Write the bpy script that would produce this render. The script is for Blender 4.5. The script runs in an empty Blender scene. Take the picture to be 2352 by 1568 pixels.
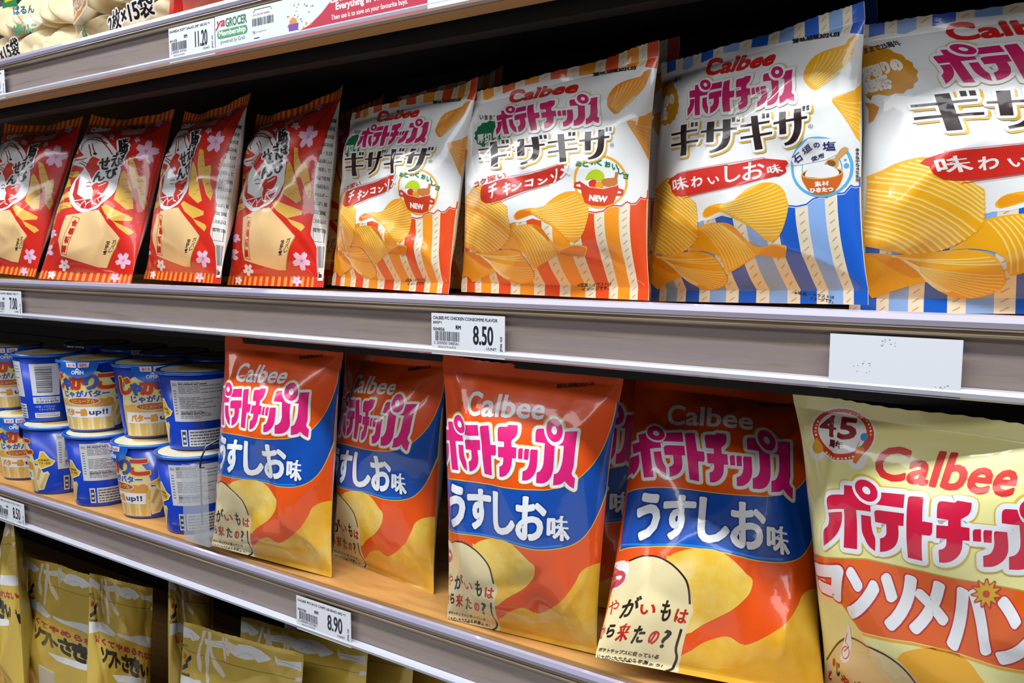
import bpy, bmesh, math, random
import numpy as np
from mathutils import Vector, Matrix
from mathutils.geometry import tessellate_polygon

C = bpy.context.scene.collection
scn = bpy.context.scene
Z0 = 1.35                                   # camera height above the floor; shelf fronts stand on y = 0
# ------------------------------------------------------------------ camera
cam_d = bpy.data.cameras.new('camera'); cam = bpy.data.objects.new('camera', cam_d); C.objects.link(cam)
YAW, PIT, ROL = .5926, -.1038, .0017
fw = Vector((-math.sin(YAW) * math.cos(PIT), math.cos(YAW) * math.cos(PIT), math.sin(PIT)))
r0 = Vector((math.cos(YAW), math.sin(YAW), 0)); u0 = r0.cross(fw)
rr = r0 * math.cos(ROL) + u0 * math.sin(ROL); uu = -r0 * math.sin(ROL) + u0 * math.cos(ROL)
cam.matrix_world = Matrix(((rr.x, uu.x, -fw.x, 0), (rr.y, uu.y, -fw.y, -.5545), (rr.z, uu.z, -fw.z, Z0), (0, 0, 0, 1)))
cam_d.sensor_width = 36; cam_d.lens = 1918.22 / 2352 * 36; cam_d.clip_start = .02
scn.camera = cam
# ------------------------------------------------------------------ world, lamps, exposure
w = bpy.data.worlds.new('world'); scn.world = w; w.use_nodes = True
w.node_tree.nodes['Background'].inputs[0].default_value = (.80, .88, 1, 1)
w.node_tree.nodes['Background'].inputs[1].default_value = .05
def area(name, loc, target, sx, sy, e, col):
    d = bpy.data.lights.new(name, 'AREA'); d.shape = 'RECTANGLE'; d.size = sx; d.size_y = sy; d.energy = e; d.color = col
    o = bpy.data.objects.new(name, d); C.objects.link(o); o.location = loc
    o.rotation_euler = (Vector(target) - Vector(loc)).to_track_quat('-Z', 'Y').to_euler()
    return o
area('aisle_strip_lamp', (-.5, -.60, Z0 + 1.36), (-.5, 0, Z0 - .1), 5.0, .16, 62, (.93, .97, 1))
area('added_fill_light', (-.5, -1.9, Z0 + 1.36), (-.5, 0, Z0 - .2), 6.0, .3, 20, (.95, .97, 1))  # unseen strip added as frontal fill for the shaded bag tops
area('floor_bounce_lamp', (-.4, -1.3, .35), (-.5, .1, Z0 - .1), 4.0, .8, 4, (1, .93, .86))
vs = scn.view_settings
vs.view_transform = 'Standard'; vs.look = 'None'; vs.gamma = 1; vs.use_curve_mapping = False; vs.exposure = 0.38

# ------------------------------------------------------------------ materials
def lin(h):
    v = [int(h[i:i + 2], 16) / 255 for i in (0, 2, 4)]
    return [(c / 12.92 if c <= .04045 else ((c + .055) / 1.055) ** 2.4) for c in v] + [1]
MAT = {}
def pm(name, col, rough=.5, metal=0, coat=0, coat_rough=.1, spec=.5, bump=None, trans=0, alpha=1, emis=None):
    if name in MAT: return MAT[name]
    m = bpy.data.materials.new(name); m.use_nodes = True; nt = m.node_tree; b = nt.nodes['Principled BSDF']
    b.inputs['Base Color'].default_value = lin(col) if isinstance(col, str) else col
    b.inputs['Roughness'].default_value = rough; b.inputs['Metallic'].default_value = metal
    b.inputs['Coat Weight'].default_value = coat; b.inputs['Coat Roughness'].default_value = coat_rough
    b.inputs['Specular IOR Level'].default_value = spec; b.inputs['Transmission Weight'].default_value = trans; b.inputs['Alpha'].default_value = alpha
    if bump:
        sc, st = bump
        n = nt.nodes.new('ShaderNodeTexNoise'); n.inputs['Scale'].default_value = sc; n.inputs['Detail'].default_value = 3
        t = nt.nodes.new('ShaderNodeTexCoord'); bp = nt.nodes.new('ShaderNodeBump'); bp.inputs['Strength'].default_value = st; bp.inputs['Distance'].default_value = .002
        nt.links.new(t.outputs['Object'], n.inputs['Vector']); nt.links.new(n.outputs['Fac'], bp.inputs['Height'])
        nt.links.new(bp.outputs[0], b.inputs['Normal']); nt.links.new(bp.outputs[0], b.inputs['Coat Normal'])
    MAT[name] = m
    return m
def ramp_noise(m, stops, scale=(1, 1, 1), nscale=5, detail=5, rough=.6, dist=0):
    nt = m.node_tree; b = nt.nodes['Principled BSDF']
    t = nt.nodes.new('ShaderNodeTexCoord'); mp = nt.nodes.new('ShaderNodeMapping'); mp.inputs['Scale'].default_value = scale
    n = nt.nodes.new('ShaderNodeTexNoise'); n.inputs['Scale'].default_value = nscale; n.inputs['Detail'].default_value = detail; n.inputs['Roughness'].default_value = rough; n.inputs['Distortion'].default_value = dist
    r = nt.nodes.new('ShaderNodeValToRGB'); el = r.color_ramp.elements
    el[0].position, el[0].color = stops[0][0], lin(stops[0][1]); el[1].position, el[1].color = stops[-1][0], lin(stops[-1][1])
    for p, c in stops[1:-1]: e = el.new(p); e.color = lin(c)
    nt.links.new(t.outputs['Object'], mp.inputs[0]); nt.links.new(mp.outputs[0], n.inputs['Vector']); nt.links.new(n.outputs['Fac'], r.inputs[0]); nt.links.new(r.outputs[0], b.inputs['Base Color'])
    return m
def film(col):
    """printed glossy snack film"""
    if col == 'gold': return pm('gold_film', 'dcbc50', .3, .22, .7, .1, bump=(140, .12))
    if col in ('chipa', 'chipb'):
        k = 'printed_' + col
        if k in MAT: return MAT[k]
        m = pm(k, 'f2c860', .3, 0, .8, .1, bump=(90, .1))
        return ramp_noise(m, [(.3, 'f2b81e'), (.5, 'f6d05c'), (.7, 'fae6a8')] if col == 'chipa' else [(.3, 'eda81a'), (.55, 'f5c440'), (.75, 'f9dc80')], nscale=28, detail=4)
    return pm('film_' + col, col, .3, 0, .9, .07, bump=(70, .1))
def paper(col): return pm('paper_' + col, col, .45, 0, .25, .15)
wood_front = ramp_noise(pm('grey_oak_laminate', '8a7d78', .38, coat=.6, coat_rough=.12), [(.25, '786c67'), (.5, '96877f'), (.62, '8f8284'), (.8, 'ac9a90')], (1.2, 30, 30), 6, 6, .65, .4)
wood_band = ramp_noise(pm('brown_oak_band', '7a6a58', .4, coat=.5), [(.3, '665545'), (.7, '9a8770')], (1.2, 40, 40), 6, 5)
board_top = ramp_noise(pm('amber_board_top', 'b9813f', .5), [(.25, 'b07a3c'), (.5, 'c89250'), (.8, 'd6a262')], (3, 18, 18), 5, 6)
board_edge = pm('tan_board_edge', 'b08a58', .6)
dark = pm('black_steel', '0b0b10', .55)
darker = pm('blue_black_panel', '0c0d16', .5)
lip_clear = pm('clear_violet_plastic', 'c6c0da', .16, trans=.25, coat=1, coat_rough=.05, spec=.6)
lip_white = pm('milky_clear_plastic', 'd5d6e6', .18, trans=.1, coat=1, coat_rough=.05)
steel = pm('grey_wire', '4a4a50', .3, .9)
def thinfilm():
    m = bpy.data.materials.new('clear_wrapper_film'); m.use_nodes = True; nt = m.node_tree; nt.nodes.clear()
    o = nt.nodes.new('ShaderNodeOutputMaterial'); t = nt.nodes.new('ShaderNodeBsdfTransparent'); g = nt.nodes.new('ShaderNodeBsdfGlossy'); mx = nt.nodes.new('ShaderNodeMixShader')
    g.inputs['Roughness'].default_value = .08; lw = nt.nodes.new('ShaderNodeLayerWeight'); lw.inputs[0].default_value = .25; fr = nt.nodes.new('ShaderNodeMapRange'); fr.inputs[3].default_value = .035; fr.inputs[4].default_value = .45; nt.links.new(lw.outputs[1], fr.inputs[0])
    t.inputs[0].default_value = (.95, .95, .94, 1)
    nt.links.new(fr.outputs[0], mx.inputs[0]); nt.links.new(t.outputs[0], mx.inputs[1]); nt.links.new(g.outputs[0], mx.inputs[2]); nt.links.new(mx.outputs[0], o.inputs[0])
    return m
clear_film = thinfilm()
def frosted():
    m = bpy.data.materials.new('clear_acrylic'); m.use_nodes = True; nt = m.node_tree; b = nt.nodes['Principled BSDF']; o = nt.nodes['Material Output']
    b.inputs['Base Color'].default_value = lin('c9ced4'); b.inputs['Roughness'].default_value = .12; b.inputs['Coat Weight'].default_value = .6
    t = nt.nodes.new('ShaderNodeBsdfTransparent'); mx = nt.nodes.new('ShaderNodeMixShader'); mx.inputs[0].default_value = .32
    nt.links.new(t.outputs[0], mx.inputs[1]); nt.links.new(b.outputs[0], mx.inputs[2]); nt.links.new(mx.outputs[0], o.inputs[0]); return m
acrylic = frosted()

# ------------------------------------------------------------------ object helpers
def tag(o, label=None, cat=None, group=None, kind=None):
    for k, v in (('label', label), ('category', cat), ('group', group), ('kind', kind)):
        if v: o[k] = v
    return o
def root(name, loc, label, cat, group=None):
    o = bpy.data.objects.new(name, None); o.empty_display_size = .02; C.objects.link(o); o.location = loc
    return tag(o, label, cat, group)
def link(name, me, parent=None):
    o = bpy.data.objects.new(name, me); C.objects.link(o)
    if parent: o.parent = parent
    return o
class MB:
    """collects quads / polys, each with a material"""
    def __init__(s): s.v = []; s.f = []; s.mi = []; s.mats = []; s.nr = None
    def m(s, mat):
        if mat not in s.mats: s.mats.append(mat)
        return s.mats.index(mat)
    def add(s, vs, fs, mat):
        k = len(s.v); s.v += [tuple(map(float, p)) for p in vs]; i = s.m(mat)
        for f in fs: s.f.append([k + j for j in f]); s.mi.append(i)
        return s
    def box(s, a, b, mat):
        x0, y0, z0 = a; x1, y1, z1 = b
        return s.add([(x0, y0, z0), (x1, y0, z0), (x1, y1, z0), (x0, y1, z0), (x0, y0, z1), (x1, y0, z1), (x1, y1, z1), (x0, y1, z1)],
                     [(0, 3, 2, 1), (4, 5, 6, 7), (0, 1, 5, 4), (1, 2, 6, 5), (2, 3, 7, 6), (3, 0, 4, 7)], mat)
    def extrude(s, prof, x0, x1, mat):
        n = len(prof); return s.add([(x0, y, z) for y, z in prof] + [(x1, y, z) for y, z in prof],
                                    [(i, i + n, (i + 1) % n + n, (i + 1) % n) for i in range(n)] + [tuple(range(n)), tuple(range(2 * n - 1, n - 1, -1))], mat)
    def tube(s, pts, r, mat, n=8):
        pts = [Vector(p) for p in pts]; vs = []; fs = []; prev = None
        for i, p in enumerate(pts):
            d = (pts[min(i + 1, len(pts) - 1)] - pts[max(i - 1, 0)]).normalized()
            a = prev - d * prev.dot(d) if prev else d.orthogonal(); a.normalize(); prev = a; b = d.cross(a)
            for k in range(n): t = 2 * math.pi * k / n; vs.append(p + (a * math.cos(t) + b * math.sin(t)) * r)
        for i in range(len(pts) - 1):
            for k in range(n): fs.append((i * n + k, i * n + (k + 1) % n, (i + 1) * n + (k + 1) % n, (i + 1) * n + k))
        fs += [tuple(range(n))[::-1], tuple(range((len(pts) - 1) * n, len(pts) * n))]
        return s.add(vs, fs, mat)
    def lathe(s, prof, mat, n=40, c=(0, 0, 0)):
        vs = [(c[0] + r * math.cos(2 * math.pi * k / n), c[1] + r * math.sin(2 * math.pi * k / n), c[2] + z) for r, z in prof for k in range(n)]
        fs = [(i * n + k, i * n + (k + 1) % n, (i + 1) * n + (k + 1) % n, (i + 1) * n + k) for i in range(len(prof) - 1) for k in range(n)]
        return s.add(vs, fs, mat)
    def mesh(s, name, off=(0, 0, 0), smooth=False):
        me = bpy.data.meshes.new(name)
        me.from_pydata([(x - off[0], y - off[1], z - off[2]) for x, y, z in s.v], [], s.f)
        for m in s.mats: me.materials.append(m)
        me.polygons.foreach_set('material_index', s.mi)
        if smooth: me.polygons.foreach_set('use_smooth', [True] * len(me.polygons))
        me.update(); return me

# ------------------------------------------------------------------ flat artwork: text, polygons, strokes -> triangles on a sheet (mm)
GL = {}
def glyphs(txt, it=0):
    """flat triangles, outline edges and ink box of a line of lettering"""
    k = (txt, it)
    if k in GL: return GL[k]
    c = bpy.data.curves.new('t', 'FONT'); c.body = txt; c.resolution_u = 3; c.shear = it
    o = bpy.data.objects.new('t', c); C.objects.link(o)
    dg = bpy.context.evaluated_depsgraph_get(); dg.update()
    me = bpy.data.meshes.new_from_object(o.evaluated_get(dg))
    bm = bmesh.new(); bm.from_mesh(me); bmesh.ops.remove_doubles(bm, verts=bm.verts, dist=1e-5); bmesh.ops.triangulate(bm, faces=bm.faces)
    bm.verts.index_update()
    V = np.array([(v.co.x, v.co.y) for v in bm.verts]).reshape(-1, 2); F = [[v.index for v in f.verts] for f in bm.faces]
    nx = {}
    for f in bm.faces:
        up = f.normal.z > 0
        for lp in f.loops:
            if len(lp.edge.link_faces) == 1:
                p, q = lp.vert.index, lp.link_loop_next.vert.index
                if not up: p, q = q, p
                nx.setdefault(p, []).append(q)
    E = []
    while nx:
        st = next(iter(nx)); lp = [st]; cur = st
        while True:
            q = nx[cur].pop()
            if not nx[cur]: del nx[cur]
            if q == st or q not in nx: break
            lp.append(q); cur = q
        E.append(np.array(lp))
    bm.free(); bpy.data.objects.remove(o); bpy.data.curves.remove(c); bpy.data.meshes.remove(me)
    if len(V): a, b = V.min(0), V.max(0); V = (V - a) / np.maximum(b - a, 1e-6)
    GL[k] = (V, F, E)
    return GL[k]
def tri_area(p): return (p[:, 1, 0] - p[:, 0, 0]) * (p[:, 2, 1] - p[:, 0, 1]) - (p[:, 2, 0] - p[:, 0, 0]) * (p[:, 1, 1] - p[:, 0, 1])
def slice_tris(t, a, fn, g, eps=1e-6):
    """split triangles t (n,3,2) along the lines fn(x, y) = g[k]; a carries colour and layer"""
    done_t, done_a = [], []
    while len(t):
        v = fn(t); o = np.argsort(v, axis=1); ts = np.take_along_axis(t, o[:, :, None], 1); vs = np.take_along_axis(v, o, 1)
        k0 = np.searchsorted(g, vs[:, 0] + eps, 'right'); k1 = np.searchsorted(g, vs[:, 2] - eps, 'left')
        cr = k1 > k0
        done_t.append(t[~cr]); done_a.append(a[~cr])
        if not cr.any(): break
        ts, vs, ac = ts[cr], vs[cr], a[cr]; odd = tri_area(t[cr]) * tri_area(ts) < 0
        L = g[(k0[cr] + k1[cr] - 1) // 2]
        A, B, D = ts[:, 0], ts[:, 1], ts[:, 2]; va, vb, vd = vs.T
        p = A + (D - A) * ((L - va) / (vd - va))[:, None]
        lo = L <= vb
        with np.errstate(divide='ignore', invalid='ignore'):
            q = np.where(lo[:, None], A + (B - A) * np.nan_to_num(((L - va) / (vb - va)))[:, None], B + (D - B) * np.nan_to_num(((L - vb) / (vd - vb)))[:, None])
        l = lo[:, None]
        T1 = np.stack([np.where(l, A, A), np.where(l, q, B), np.where(l, p, p)], 1)
        T2 = np.stack([np.where(l, q, p), np.where(l, B, B), np.where(l, D, q)], 1)
        T3 = np.stack([np.where(l, q, p), np.where(l, D, q), np.where(l, p, D)], 1)
        N = np.concatenate([T1, T2, T3]); NA = np.concatenate([ac] * 3); od = np.concatenate([odd] * 3)
        N[od] = N[od][:, ::-1]
        keep = np.abs(tri_area(N)) > 1e-7
        t, a = N[keep], NA[keep]
    return np.concatenate(done_t), np.concatenate(done_a)
def soften(q):
    """round the gentle bends of an outline, keep its sharp corners"""
    n = len(q); d = np.roll(q, -1, 0) - q; ln = np.linalg.norm(d, axis=1); t = d / (ln[:, None] + 1e-9)
    sharp = (t * np.roll(t, 1, 0)).sum(1) < .72
    out = []
    for i in range(n):
        j = (i + 1) % n; b, c = q[i], q[j]; out.append(b)
        if (sharp[i] and sharp[j]) or ln[i] > 2.6 * max(ln[i - 1], ln[j]): continue
        m0 = np.zeros(2) + d[i] if sharp[i] else (q[j] - q[i - 1]) * ln[i] / (ln[i] + ln[i - 1])
        m1 = np.zeros(2) + d[i] if sharp[j] else (q[(j + 1) % n] - q[i]) * ln[i] / (ln[i] + ln[j])
        for u in (.25, .5, .75): out.append((2 * u ** 3 - 3 * u * u + 1) * b + (u ** 3 - 2 * u * u + u) * m0 + (3 * u * u - 2 * u ** 3) * c + (u ** 3 - u * u) * m1)
    return np.array(out)
class Sheet:
    def __init__(s): s.t = []; s.a = []; s.cols = []; s.n = 0
    def ci(s, c):
        if c not in s.cols: s.cols.append(c)
        return s.cols.index(c)
    def add(s, V, F, col, L):
        V = np.asarray(V, float).reshape(-1, 2); tr = []
        for f in F:
            for k in range(1, len(f) - 1): tr.append((f[0], f[k], f[k + 1]))
        if not tr: return
        t = V[np.array(tr)]; ar = tri_area(t); t = t[np.abs(ar) > 1e-6]; ar = ar[np.abs(ar) > 1e-6]; t[ar < 0] = t[ar < 0][:, ::-1]
        s.n = (s.n + 1) % 8                      # prints that touch never share one height exactly
        s.t.append(t); s.a.append(np.tile([[s.ci(col), L + s.n * .05]], (len(t), 1)))
    def poly(s, pts, col, L):
        s.add(pts, tessellate_polygon([[Vector((float(x), float(y), 0)) for x, y in pts]]), col, L)
    def band(s, loops, r, col, L):
        """strip of width r outside closed outlines (interior on their left)"""
        for lp in loops:
            p = [lp[0]]
            for q in lp[1:]:
                if np.linalg.norm(q - p[-1]) > 1e-3: p.append(q)
            p = np.array(p); n = len(p)
            if n < 3: continue
            d = np.roll(p, -1, 0) - p; d /= np.linalg.norm(d, axis=1)[:, None] + 1e-9
            nr = np.stack([d[:, 1], -d[:, 0]], 1); pv = np.roll(nr, 1, 0); m = nr + pv; c = np.maximum(np.linalg.norm(m, axis=1), .3)
            dot = np.clip((nr * pv).sum(1), -1, 1); turn = pv[:, 0] * nr[:, 1] - pv[:, 1] * nr[:, 0]
            V = []; F = []
            out = []
            for i in range(n):
                if turn[i] > .25 or dot[i] < -.6:          # convex corner: round it
                    a0 = math.atan2(pv[i][1], pv[i][0]); a1 = math.atan2(nr[i][1], nr[i][0])
                    while a1 < a0: a1 += 2 * math.pi
                    k = max(2, int((a1 - a0) / .55) + 1); out.append([p[i] + r * np.array([math.cos(a0 + (a1 - a0) * j / (k - 1)), math.sin(a0 + (a1 - a0) * j / (k - 1))]) for j in range(k)])
                else:
                    mm = m[i] / c[i]; out.append([p[i] + mm * r * min(1 / max((mm * nr[i]).sum(), .5), 1.6)])
            for i in range(n):
                j = (i + 1) % n; k = len(V)
                V += [p[i], p[j], out[j][0], out[i][-1]]; F.append([k, k + 1, k + 2, k + 3])
                if len(out[i]) > 1: k = len(V); V += [p[i]] + out[i]; F.append(list(range(k, k + 1 + len(out[i]))))
            s.add(V, F, col, L)
    def line(s, pts, wd, col, L, closed=0):
        p = [np.array(pts[0], float)]
        for q in pts[1:]:
            if np.linalg.norm(q - p[-1]) > 1e-3: p.append(np.array(q, float))
        p = np.array(p); n = len(p); h = wd / 2
        if n < 2: return
        if closed: d0 = np.roll(p, -1, 0) - p; dp = np.roll(d0, 1, 0)
        else: d0 = np.vstack([p[1:] - p[:-1], p[-1:] - p[-2:-1]]); dp = np.vstack([d0[:1], d0[:-1]]); 
        nz = lambda d: d / (np.linalg.norm(d, axis=1)[:, None] + 1e-9)
        d0, dp = nz(d0), nz(dp); t = nz(d0 + dp); nr = np.stack([-t[:, 1], t[:, 0]], 1); n0 = np.stack([-d0[:, 1], d0[:, 0]], 1)
        k = h * np.minimum(1 / np.maximum((nr * n0).sum(1), .3), 1.6)[:, None]
        e = np.zeros_like(p)
        if not closed: e[0] = -d0[0] * h * .6; e[-1] = d0[-1] * h * .6
        A, B = p + nr * k + e, p - nr * k + e; m = n if closed else n - 1
        s.add(np.vstack([A, B]), [[i, n + i, n + (i + 1) % n, (i + 1) % n] for i in range(m)], col, L)
    def text(s, txt, quad, col, L, bold=0, halo=(), it=0):
        V, F, LP = glyphs(txt, it)
        if not len(V): return
        q = np.array(quad, float).reshape(4, 2); u, v = V[:, :1], V[:, 1:]
        P = q[3] * (1 - u) * (1 - v) + q[2] * u * (1 - v) + q[1] * u * v + q[0] * (1 - u) * v
        flip = np.cross(q[2] - q[3], q[0] - q[3]) < 0
        loops = [P[l[::-1] if flip else l] for l in LP]
        for k, (hc, r) in enumerate(halo): s.band(loops, r + bold, hc, L + k)
        L += len(halo)
        if bold > .03: s.band(loops, bold, col, L)
        s.add(P, F, col, L + .1)
    def run(s, ops, H=0, cmap={}):
        g = lambda c: cmap.get(c, c)
        for op in ops:
            L, k, a = op[0], op[1], op[2:]
            if k == 'p': s.poly(np.array(a[1]).reshape(-1, 2), g(a[0]), L)
            elif k == 's': s.line(np.array(a[2]).reshape(-1, 2), a[1], g(a[0]), L, a[3])
            elif k == 't': s.text(a[1], a[2], g(a[0]), L, a[3], [(g(c), r) for c, r in a[4]], a[5])
            elif k == 'h':
                n = 34
                for j in range(n):
                    y = (j + .5) * H / n; m = a[1]
                    s.poly([(m - 2.2, y - 1.2), (m - 1.6, y - 1.7), (m + 2.2, y + 1.0), (m + 1.6, y + 1.5)], g(a[0]), L)
            elif k == 'g':
                P = [np.array(q).reshape(-1, 2) for q in a[2]]
                P = [q if sum(q[i - 1][0] * q[i][1] - q[i][0] * q[i - 1][1] for i in range(len(q))) > 0 else q[::-1] for q in P]
                P = [soften(q) if len(q) < 30 else q for q in P]
                for i, (hc, r) in enumerate(a[0]):
                    for q in P: s.band([q], r, g(hc), L + i); s.poly(q, g(hc), L + i)
                for q in P: s.poly(q, g(a[1]), L + len(a[0]))
    def cut(s, gx, gy, diag=False):
        """slice along grid lines (and each cell's diagonal) and clip to the sheet: triangles in mm, colour index, layer"""
        t = np.concatenate(s.t); a = np.concatenate(s.a)
        t, a = slice_tris(t, a, lambda q: q[:, :, 0], gx)
        c = t.mean(1); k = (c[:, 0] > gx[0]) & (c[:, 0] < gx[-1]) & (c[:, 1] > gy[0] - 50) ; t, a = t[k], a[k]
        t, a = slice_tris(t, a, lambda q: q[:, :, 1], gy)
        c = t.mean(1); k = (c[:, 1] > gy[0]) & (c[:, 1] < gy[-1]); t, a = t[k], a[k]
        if diag:
            c = t.mean(1); ix = np.clip(np.searchsorted(gx, c[:, 0]) - 1, 0, len(gx) - 2); iy = np.clip(np.searchsorted(gy, c[:, 1]) - 1, 0, len(gy) - 2)
            def to(q): return np.stack([ix[:, None] + (q[:, :, 0] - gx[ix][:, None]) / (gx[ix + 1] - gx[ix])[:, None], iy[:, None] + (q[:, :, 1] - gy[iy][:, None]) / (gy[iy + 1] - gy[iy])[:, None]], -1)
            t = to(t)                                # now in grid units
            t, a = slice_tris(t, a, lambda q: q[:, :, 0] - q[:, :, 1], np.arange(-len(gy), len(gx) + 1).astype(float))
        return t, a
    def tris(s):
        return np.concatenate(s.t), np.concatenate(s.a)
def surf(Q, u, v, T, pinch, sb, st, side=1.0, seed=0, wr=0.0):
    """point on the face of a pillow bag: Q = corners BL, BR, TR, TL of its middle sheet"""
    Q = np.asarray(Q, float)
    n = np.cross(Q[1] - Q[0], Q[3] - Q[0]); n /= np.linalg.norm(n)
    vv = np.clip((v - sb) / (1 - sb - st), 0, 1)
    pv = np.maximum(1 - np.abs(2 * vv - 1) ** 2.8, 0)
    x = u - .25 * np.sin(2 * np.pi * u) / (2 * np.pi)
    pu = np.maximum(1 - np.abs(2 * x - 1) ** 2.4, 0) ** .62
    h = T * pu * pv
    x = .5 + (x - .5) * (1 - pinch * pv)
    B = ((1 - x) * (1 - v))[..., None] * Q[0] + (x * (1 - v))[..., None] * Q[1] + (x * v)[..., None] * Q[2] + ((1 - x) * v)[..., None] * Q[3]
    if wr > 0:
        h = h + wr * wrinkle(u, v, pu, pv, seed, side)
    # n points away from the front (toward +y) for this corner order when Q runs left to right, so front is -n
    return B + (h * side)[..., None] * (-n if n[1] > 0 else n)
def wrinkle(u, v, pu, pv, seed, side):
    R = np.random.RandomState(seed * 7 + (3 if side < 0 else 0)); h = np.zeros_like(u)
    for _ in range(5):
        fx, fy = R.uniform(.6, 2.6, 2); h += .0011 * np.sin(2 * np.pi * (fx * u * R.choice([-1, 1]) + fy * v) + R.uniform(0, 6.3))
    for d in (1 - v, v):
        q = sum(np.sin(2 * np.pi * R.uniform(2, 8) * u + R.uniform(0, 6.3)) for _ in range(3))
        h += .0011 * q * np.exp(-d / .11)
    for k in range(17):
        if k < 4: uc, vc = (.1 + .8 * (k % 2)), (.12 + .76 * (k // 2)); an = math.pi / 4 * (1 if k in (0, 3) else -1) + R.uniform(-.3, .3); ln = .22
        else: uc, vc, an, ln = R.uniform(.05, .95), R.uniform(.08, .95), R.uniform(0, math.pi), R.uniform(.08, .26)
        dx, dy = u - uc, v - vc; t = dx * math.cos(an) + dy * math.sin(an); d = -dx * math.sin(an) + dy * math.cos(an) + R.uniform(-.6, .6) * t * t
        h += R.choice([-1, 1, 1]) * R.uniform(.001, .0024) * np.exp(-(np.sqrt(d * d + .00004) - .0063) / R.uniform(.018, .035)) * np.exp(-(t / ln) ** 4)
    h *= np.minimum(pu * 1.6, 1) * np.minimum(pv * 1.6, 1)
    h += (.0022 * np.sin(2 * np.pi * 1.2 * u + seed) + .0014 * np.sin(2 * np.pi * 2.7 * u + 2 * seed)) * np.exp(-(1 - v) / .08) * side
    return h
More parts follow.
